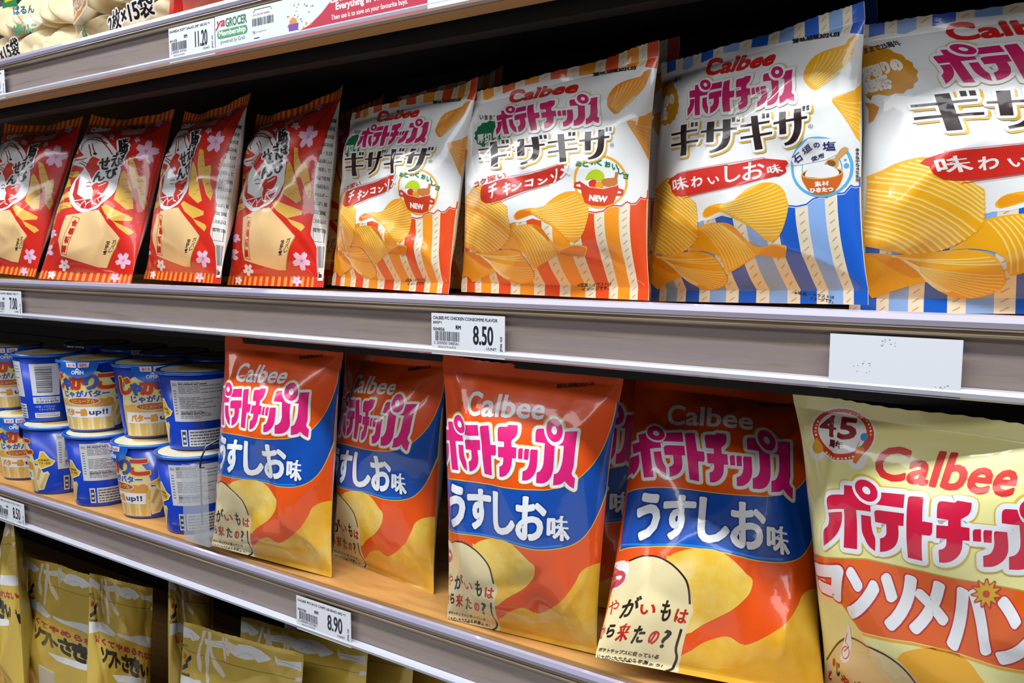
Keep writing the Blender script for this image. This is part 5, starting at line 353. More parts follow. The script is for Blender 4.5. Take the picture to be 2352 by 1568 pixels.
"kon":{"W":185.8,"H":235.4,"o":[[0,"p","ece69c",[0,0,185.8,0,185.8,235.4,0,235.4]],[1,"p","e8600e",[4.2,118.2,18.8,123.2,65.5,135.9,98.5,140.0,127.1,140.8,147.4,140.4,172.3,137.2,182.2,134.6,181.4,86.4,171.2,90.0,150.1,92.0,132.5,90.6,110.8,91.7,90.9,91.1,61.2,85.3,57.1,87.0,48.5,93.8,28.4,108.4,8.0,118.0]],[2,"s","f2a818",1.53,[171.2,88.8,150.1,90.7,132.4,89.3,110.7,90.4,90.8,89.7,61.0,83.8],0],[2,"s","a8a020",0.44,[17.2,123.2,65.5,136.4,98.5,140.5,127.1,141.3,147.4,140.9,172.3,137.8],0],[3,"t","f2f4f8","コ",[9.5,110.1,46.3,122.9,41.3,101.4,19.8,98.3],3.48,[["c81e30",1.43]],0],[3,"t","f2f4f8","ン",[53.4,125.3,71.9,127.5,69.5,99.9,51.9,93.1],2.47,[["c81e30",1.02]],0],[3,"t","f2f4f8","ソ",[76.8,129.6,92.6,133.5,90.8,101.0,74.9,94.3],2.13,[["c81e30",0.88]],0],[3,"t","f2f4f8","メ",[92.8,130.4,108.3,135.4,106.5,105.6,91.0,97.7],2.01,[["c81e30",0.83]],0],[3,"t","f2f4f8","ハ",[111.0,134.4,129.7,135.1,128.3,97.1,109.2,93.9],1.93,[["c81e30",0.79]],0],[3,"t","f2f4f8","ン",[135.5,133.5,160.0,133.4,158.0,98.1,134.1,93.9],1.91,[["c81e30",0.78]],0],[7,"g",[["cc2c1c",0.66]],"d8ae14",[[136.0,135.0,132.3,133.6,133.9,130.1,130.7,131.3,130.3,126.7,128.5,130.1,126.2,125.9,126.5,130.5,123.0,128.0,125.2,132.3,121.7,132.3,125.1,135.0,122.6,137.6,126.1,137.8,125.5,142.0,128.1,139.6,129.4,144.1,130.3,140.0,133.2,143.3,132.1,138.8,135.7,139.9,132.8,136.4]]],[9,"p","d03a1c",[130.7,135.2,130.6,134.7,130.5,134.2,130.3,133.7,130.0,133.3,129.6,132.9,129.2,132.6,128.8,132.5,128.4,132.4,128.0,132.5,127.7,132.7,127.4,133.0,127.2,133.3,127.1,133.8,127.1,134.3,127.1,134.8,127.3,135.3,127.5,135.8,127.8,136.3,128.1,136.6,128.5,136.9,128.9,137.0,129.3,137.1,129.7,137.0,130.1,136.8,130.3,136.5,130.5,136.2,130.7,135.7]],[2,"p","f4b016",[82.8,77.8,85.1,81.4,87.6,83.6,90.4,85.5,93.8,87.6,97.4,89.5,101.0,90.9,104.4,91.7,107.8,92.0,110.8,91.7,113.4,91.0,115.7,89.7,117.8,88.1,119.6,86.3,121.1,84.3,122.7,81.5,124.8,78.5,127.1,74.7,128.3,67.8,128.9,54.5,127.2,36.2,118.9,16.4,102.2,0.0,87.1,0.0,73.2,0.0,63.9,0.0,70.3,31.5,76.0,56.1,78.1,67.0,80.4,73.2]],[3,"p","e4cf98",[0.0,8.8,0.0,17.7,0.0,18.3,0.0,24.8,8.0,35.0,15.5,44.3,23.1,52.7,30.6,60.2,37.7,66.6,43.3,71.3,47.3,74.0,50.5,75.3,54.2,76.3,58.7,77.3,63.5,77.8,68.2,77.9,72.9,77.7,77.6,77.1,81.5,75.8,84.3,73.9,86.6,71.4,88.6,68.0,91.1,64.2,93.3,59.4,94.0,50.9,93.6,34.6,88.4,7.8,84.8,0.0,69.7,0.0,44.1,0.0,17.4,0.0,2.3,0.0,0.0,0.0]],[4,"s","33201c",1.47,[6.6,34.3,11.1,39.1,17.2,45.8,23.5,52.6,28.7,58.1,32.9,62.2,36.8,65.5,40.2,68.3,43.2,70.5,45.6,72.1,47.5,73.0,49.5,73.7,52.3,74.4,56.1,75.2,60.3,75.8,64.4,76.3,68.0,76.4,71.0,76.2,73.7,75.8,76.2,75.2,78.5,74.4,80.6,73.3,82.5,72.2,84.3,70.7,86.1,68.9,88.0,66.2,89.8,62.9,91.4,59.8,92.5,57.6],0],[4,"t","c8281c","の",[18.6,41.4,22.6,43.2,19.6,35.5,16.6,33.7],0.65,[],0],[4,"t","33201c","じ",[24.0,40.6,29.6,43.3,24.6,29.8,21.0,28.1],0.62,[],0],[4,"t","c8281c","や",[27.4,32.9,37.2,35.3,34.0,24.7,23.3,19.3],0.61,[],0],[4,"t","c8281c","ど",[8.4,25.6,13.0,27.9,12.1,19.7,7.4,18.4],0.65,[],0],[4,"t","33201c","が",[41.6,34.9,49.1,38.2,46.1,27.6,38.0,23.0],0.56,[],0],[5,"p","f0eeec",[47.2,84.0,49.1,82.7,47.6,68.1,42.1,52.3,36.1,47.3,30.5,47.4,34.8,58.2,42.9,74.1]],[6,"s","c83848",0.69,[44.4,74.8,40.5,66.3,43.8,64.0,37.6,57.2],0],[6,"s","c83848",0.73,[43.4,59.2,43.0,58.0,42.5,56.7,41.7,55.5,40.9,54.3,39.9,53.2,38.8,52.4,37.8,51.7,36.7,51.4,35.8,51.3,35.1,51.5,34.5,52.0,34.2,52.7,34.1,53.7,34.3,54.8,34.7,56.1,35.3,57.4,36.1,58.6,37.1,59.8,38.1,60.9,39.1,61.7,40.2,62.3,41.1,62.6,42.0,62.7,42.6,62.5,43.1,62.0,43.4,61.3,43.5,60.3],1],[1,"p","f2efe8",[67.4,214.3,67.2,210.7,66.0,207.2,63.7,203.8,60.4,200.9,56.3,198.4,51.3,196.6,45.6,195.5,39.4,195.2,33.1,195.8,26.9,197.2,21.6,199.5,17.7,202.6,15.6,206.3,15.5,210.5,17.1,214.8,20.1,218.9,24.2,222.5,29.4,225.8,35.2,228.4,41.0,230.0,46.6,230.7,51.6,230.4,55.9,229.1,59.5,227.0,62.3,224.0,64.8,221.1,66.6,217.8]],[1,"p","f2efe8",[32.3,198.7,32.2,197.2,31.6,195.6,30.7,194.2,29.3,192.8,27.6,191.7,25.6,190.8,23.4,190.1,21.1,189.8,18.8,189.9,16.7,190.3,15.0,191.0,13.6,192.1,12.9,193.4,12.8,195.0,13.2,196.7,14.2,198.4,15.6,200.0,17.3,201.4,19.2,202.5,21.3,203.4,23.4,203.9,25.4,204.1,27.2,203.9,28.9,203.4,30.3,202.5,31.3,201.4,32.0,200.1]],[1,"p","f2efe8",[64.9,199.6,64.4,198.1,63.7,196.6,62.7,195.3,61.6,194.3,60.2,193.5,58.8,193.0,57.4,192.9,56.0,193.2,54.8,193.8,53.7,194.8,53.0,196.0,52.5,197.4,52.4,199.0,52.6,200.6,53.1,202.2,53.9,203.7,55.0,205.0,56.2,206.0,57.5,206.8,58.9,207.1,60.3,207.2,61.6,206.9,62.7,206.2,63.7,205.3,64.4,204.1,64.8,202.7,65.0,201.2]],[2,"p","d83a1c",[66.3,213.9,66.0,210.6,64.8,207.3,62.7,204.2,59.6,201.5,55.7,199.2,51.0,197.5,45.7,196.5,40.0,196.2,34.1,196.7,28.4,198.1,23.5,200.2,19.9,203.1,18.0,206.6,17.8,210.4,19.2,214.4,21.9,218.1,25.6,221.5,30.2,224.3,35.6,226.8,41.1,228.3,46.3,229.0,51.0,228.7,55.1,227.5,58.5,225.5,61.3,222.9,63.8,220.2,65.5,217.2]],[3,"p","f0f0ee",[61.7,214.4,61.5,211.7,60.5,209.0,58.7,206.5,56.2,204.3,53.0,202.4,49.2,201.1,45.0,200.4,40.5,200.2,35.9,200.7,31.7,201.9,28.0,203.6,25.3,206.0,23.8,208.7,23.5,211.7,24.4,214.8,26.4,217.8,29.1,220.5,32.5,222.7,36.5,224.5,40.8,225.8,45.0,226.3,48.8,226.1,52.2,225.2,55.0,223.5,57.7,221.7,59.7,219.5,61.1,217.1]],[4,"t","8a1626","45",[25.2,221.2,53.9,222.9,54.9,211.2,25.8,208.0],0.72,[],0],[4,"t","6a1c20","周年",[35.3,206.8,47.8,208.3,48.1,204.3,36.1,202.7],0.41,[],0],[4,"p","f6f0e8",[56.6,200.7,56.5,200.3,56.1,199.9,55.6,199.8,55.1,200.0,54.9,200.4,55.0,200.9,55.4,201.2,55.9,201.3,56.4,201.1]],[4,"p","f6d21e",[54.3,199.6,54.2,199.2,53.8,198.8,53.3,198.7,52.8,198.9,52.6,199.3,52.7,199.8,53.1,200.1,53.6,200.2,54.1,200.0]],[4,"p","f6f0e8",[51.9,198.7,51.7,198.3,51.3,197.9,50.8,197.8,50.3,198.0,50.1,198.4,50.2,198.9,50.6,199.2,51.2,199.3,51.6,199.1]],[4,"p","f6d21e",[49.2,198.0,49.1,197.6,48.7,197.2,48.1,197.1,47.6,197.3,47.4,197.7,47.5,198.2,47.9,198.5,48.5,198.6,49.0,198.4]],[4,"p","f6f0e8",[46.4,197.6,46.3,197.1,45.8,196.7,45.2,196.6,44.7,196.8,44.5,197.2,44.6,197.7,45.1,198.0,45.7,198.2,46.2,198.0]],[4,"p","f6d21e",[43.5,197.3,43.4,196.8,42.9,196.5,42.3,196.3,41.7,196.5,41.5,196.9,41.7,197.4,42.2,197.8,42.8,197.9,43.3,197.7]],[4,"p","f6f0e8",[40.6,197.3,40.4,196.8,39.9,196.5,39.3,196.3,38.7,196.5,38.5,196.9,38.6,197.4,39.1,197.8,39.8,197.9,40.4,197.7]],[4,"p","f6d21e",[37.6,197.6,37.5,197.1,36.9,196.7,36.2,196.6,35.6,196.7,35.4,197.2,35.6,197.7,36.1,198.1,36.8,198.2,37.4,198.0]],[4,"p","f6f0e8",[34.7,198.1,34.5,197.6,34.0,197.2,33.3,197.1,32.7,197.2,32.4,197.7,32.6,198.2,33.2,198.6,33.9,198.7,34.5,198.5]],[4,"p","f6d21e",[60.3,222.9,60.3,222.5,60.0,222.2,59.6,222.1,59.2,222.3,58.9,222.7,59.0,223.1,59.3,223.4,59.7,223.4,60.1,223.2]],[4,"p","f6f0e8",[61.9,221.3,61.9,220.9,61.6,220.6,61.2,220.6,60.8,220.8,60.6,221.1,60.6,221.5,60.9,221.8,61.3,221.9,61.7,221.7]],[4,"p","f6d21e",[63.2,219.6,63.2,219.2,62.9,218.9,62.5,218.9,62.1,219.0,61.9,219.4,61.9,219.8,62.2,220.1,62.6,220.1,63.0,220.0]],[4,"p","f6f0e8",[64.2,217.7,64.1,217.3,63.8,217.1,63.4,217.0,63.0,217.2,62.8,217.5,62.9,217.9,63.2,218.2,63.6,218.3,64.0,218.1]],[4,"p","f6d21e",[64.7,215.8,64.7,215.4,64.4,215.1,64.0,215.0,63.6,215.2,63.4,215.6,63.5,216.0,63.8,216.2,64.2,216.3,64.5,216.1]],[4,"p","f6f0e8",[22.6,211.8,22.4,211.3,21.8,211.0,21.1,210.9,20.5,211.1,20.2,211.5,20.4,211.9,21.0,212.3,21.7,212.4,22.3,212.2]],[4,"p","f6d21e",[23.4,214.2,23.2,213.7,22.7,213.4,22.0,213.3,21.4,213.5,21.2,213.9,21.4,214.3,21.9,214.7,22.6,214.8,23.2,214.6]],[4,"p","f6f0e8",[24.8,216.5,24.7,216.0,24.1,215.7,23.4,215.6,22.9,215.8,22.6,216.2,22.8,216.7,23.4,217.0,24.0,217.1,24.6,216.9]],[4,"p","f6d21e",[22.3,209.5,22.1,209.0,21.5,208.6,20.7,208.5,20.1,208.7,19.9,209.1,20.1,209.6,20.7,209.9,21.5,210.0,22.1,209.9]],[4,"p","f6f0e8",[22.7,207.2,22.4,206.7,21.8,206.4,21.1,206.2,20.5,206.4,20.2,206.8,20.4,207.3,21.1,207.7,21.8,207.8,22.4,207.6]],[4,"t","f4e4da","コンソメパンチ",[26.8,223.9,59.5,229.0,58.6,224.1,27.6,223.3],0.07,[],0],[5,"p","e6aa28",[17.1,198.7,19.1,201.7,21.3,204.2,22.2,205.1,22.8,205.1,23.4,204.5,24.4,203.5,26.7,202.4,28.9,201.2,29.9,199.7,29.8,198.2,27.9,196.6,25.1,195.4,21.5,195.0,18.4,195.3,17.0,196.7]],[5,"p","ee7e1c",[58.0,207.1,62.2,207.6,62.7,204.9,60.7,201.1,58.1,196.5,55.9,197.3,56.8,202.0]],[5,"p","3a94e0",[63.0,213.9,63.1,213.4,63.0,212.9,62.8,212.5,62.5,212.0,62.1,211.7,61.6,211.4,61.1,211.3,60.6,211.3,60.1,211.3,59.6,211.5,59.1,211.8,58.8,212.2,58.5,212.7,58.4,213.2,58.3,213.7,58.4,214.2,58.6,214.7,58.9,215.1,59.3,215.5,59.8,215.7,60.3,215.8,60.8,215.9,61.3,215.8,61.8,215.6,62.3,215.3,62.6,214.9,62.9,214.4]],[5,"p","5aa02c",[58.3,207.4,60.5,207.0,62.2,207.7,60.9,208.4]],[6,"s","b8461c",0.3,[58.6,210.9,57.0,204.9,55.4,202.9],0],[4,"t","d8231c","Calbee",[69.2,210.1,139.0,215.0,141.2,195.6,71.9,190.8],0.72,[],0.22],[8,"g",[["d8b83c",3.78],["e6e9ee",3.15]],"d0143e",[[38.4,170.1,39.9,172.0,42.5,172.8,68.7,177.5,69.0,168.6,38.5,162.3],[49.8,180.5,58.3,181.9,59.4,140.6,49.7,139.0],[38.5,160.1,48.2,162.3,47.7,155.3,45.0,148.0,40.1,141.7,32.2,135.1,32.9,145.7,37.4,151.0,38.5,155.2],[62.0,164.1,68.7,165.3,68.9,159.7,69.9,155.0,71.4,151.8,71.4,143.4,67.3,145.3,64.6,148.9,62.4,153.6],[74.5,182.6,87.8,184.7,88.2,176.9,71.3,174.4,73.0,177.3,74.5,180.0],[71.4,169.1,72.5,170.7,74.8,171.6,88.7,173.8,88.8,166.1,85.9,165.4,86.0,158.2,84.5,152.7,81.8,148.9,78.2,145.9,74.5,144.0,74.6,152.8,77.2,154.8,78.6,157.2,78.8,160.4,78.7,163.9,71.6,162.6],[89.8,183.1,90.4,184.2,91.6,184.7,97.5,185.7,98.6,172.2,103.9,172.8,104.0,166.8,103.1,164.9,98.9,164.1,98.8,147.6,91.1,146.8],[105.1,183.7,105.8,185.5,107.3,186.1,113.1,186.8,114.5,188.3,121.4,188.5,121.5,184.9,120.6,181.7,118.4,179.4,117.3,178.3,117.6,174.1,121.6,174.2,121.9,166.6,118.7,166.2,118.3,160.9,116.9,156.7,114.2,152.9,110.7,150.4,107.4,149.6,107.4,157.5,109.9,159.2,111.0,161.7,111.2,165.4,106.2,164.5,105.9,172.1,111.5,173.1,111.3,176.6,105.7,176.1],[123.2,172.4,123.8,173.8,126.9,174.4,127.2,167.0,123.5,166.7],[128.1,173.2,128.7,174.3,132.2,174.6,132.1,167.2,128.4,166.9],[133.2,173.5,133.9,174.6,139.5,175.0,139.9,164.0,138.7,159.2,136.4,155.7,132.5,152.6,128.0,151.6,128.0,158.4,130.9,160.0,132.4,162.4,133.3,166.4],[136.4,185.7,136.9,187.4,138.2,188.1,143.9,188.6,146.9,181.9,151.2,179.3,154.0,178.9,154.4,165.4,153.4,159.7,150.5,155.2,146.0,152.9,140.2,152.1,140.2,159.7,143.1,161.2,145.1,164.2,145.8,168.3,145.3,179.9,136.8,179.8],[160.5,187.8,170.6,188.1,171.2,167.2,170.2,162.0,171.6,159.8,173.3,158.8,173.1,151.4,168.9,153.2,164.7,156.3,161.7,154.0,155.0,152.4,155.1,160.3,158.4,161.8,160.5,165.6,161.5,170.8,161.4,179.3,156.7,179.5,159.2,180.9,160.5,183.5]]],[8,"g",[["d8b83c",3.65]],"d8b83c",[[73.1,181.1,73.1,179.7,72.6,178.3,71.9,177.1,70.8,176.1,69.5,175.3,68.0,174.8,66.3,174.6,64.6,174.8,62.9,175.2,61.3,176.0,60.0,177.1,58.9,178.3,58.2,179.7,57.8,181.2,57.9,182.7,58.4,184.1,59.2,185.4,60.4,186.4,61.9,187.2,63.5,187.6,65.2,187.8,66.9,187.6,68.5,187.1,69.9,186.3,71.2,185.2,72.2,184.0,72.8,182.6],[159.0,187.0,158.9,185.6,158.5,184.2,157.7,183.1,156.6,182.2,155.3,181.6,153.9,181.4,152.3,181.4,150.8,181.8,149.3,182.5,147.9,183.5,146.7,184.7,145.8,186.1,145.2,187.5,144.9,189.0,144.9,190.5,145.3,191.8,146.0,192.9,147.0,193.8,148.2,194.4,149.7,194.7,151.2,194.7,152.8,194.3,154.4,193.6,155.8,192.6,157.1,191.4,158.0,190.0,158.7,188.5]]],[10,"g",[["e6e9ee",2.08]],"e6e9ee",[[73.1,181.1,73.1,179.7,72.6,178.3,71.9,177.1,70.8,176.1,69.5,175.3,68.0,174.8,66.3,174.6,64.6,174.8,62.9,175.2,61.3,176.0,60.0,177.1,58.9,178.3,58.2,179.7,57.8,181.2,57.9,182.7,58.4,184.1,59.2,185.4,60.4,186.4,61.9,187.2,63.5,187.6,65.2,187.8,66.9,187.6,68.5,187.1,69.9,186.3,71.2,185.2,72.2,184.0,72.8,182.6],[159.0,187.0,158.9,185.6,158.5,184.2,157.7,183.1,156.6,182.2,155.3,181.6,153.9,181.4,152.3,181.4,150.8,181.8,149.3,182.5,147.9,183.5,146.7,184.7,145.8,186.1,145.2,187.5,144.9,189.0,144.9,190.5,145.3,191.8,146.0,192.9,147.0,193.8,148.2,194.4,149.7,194.7,151.2,194.7,152.8,194.3,154.4,193.6,155.8,192.6,157.1,191.4,158.0,190.0,158.7,188.5]]],[12,"g",[],"d0143e",[[73.1,181.1,73.1,179.7,72.6,178.3,71.9,177.1,70.8,176.1,69.5,175.3,68.0,174.8,66.3,174.6,64.6,174.8,62.9,175.2,61.3,176.0,60.0,177.1,58.9,178.3,58.2,179.7,57.8,181.2,57.9,182.7,58.4,184.1,59.2,185.4,60.4,186.4,61.9,187.2,63.5,187.6,65.2,187.8,66.9,187.6,68.5,187.1,69.9,186.3,71.2,185.2,72.2,184.0,72.8,182.6],[159.0,187.0,158.9,185.6,158.5,184.2,157.7,183.1,156.6,182.2,155.3,181.6,153.9,181.4,152.3,181.4,150.8,181.8,149.3,182.5,147.9,183.5,146.7,184.7,145.8,186.1,145.2,187.5,144.9,189.0,144.9,190.5,145.3,191.8,146.0,192.9,147.0,193.8,148.2,194.4,149.7,194.7,151.2,194.7,152.8,194.3,154.4,193.6,155.8,192.6,157.1,191.4,158.0,190.0,158.7,188.5]]],[13,"g",[],"e6e9ee",[[68.5,181.2,68.4,180.3,67.9,179.5,67.0,179.0,66.0,178.9,64.9,179.0,64.0,179.6,63.3,180.3,63.0,181.2,63.2,182.2,63.7,182.9,64.6,183.4,65.6,183.6,66.7,183.4,67.6,182.9,68.2,182.1],[154.4,187.7,154.2,186.8,153.8,186.2,153.0,185.8,152.0,185.7,151.1,186.0,150.2,186.7,149.6,187.5,149.4,188.4,149.5,189.3,150.0,190.0,150.7,190.4,151.7,190.4,152.6,190.1,153.5,189.5,154.1,188.6]]]]},
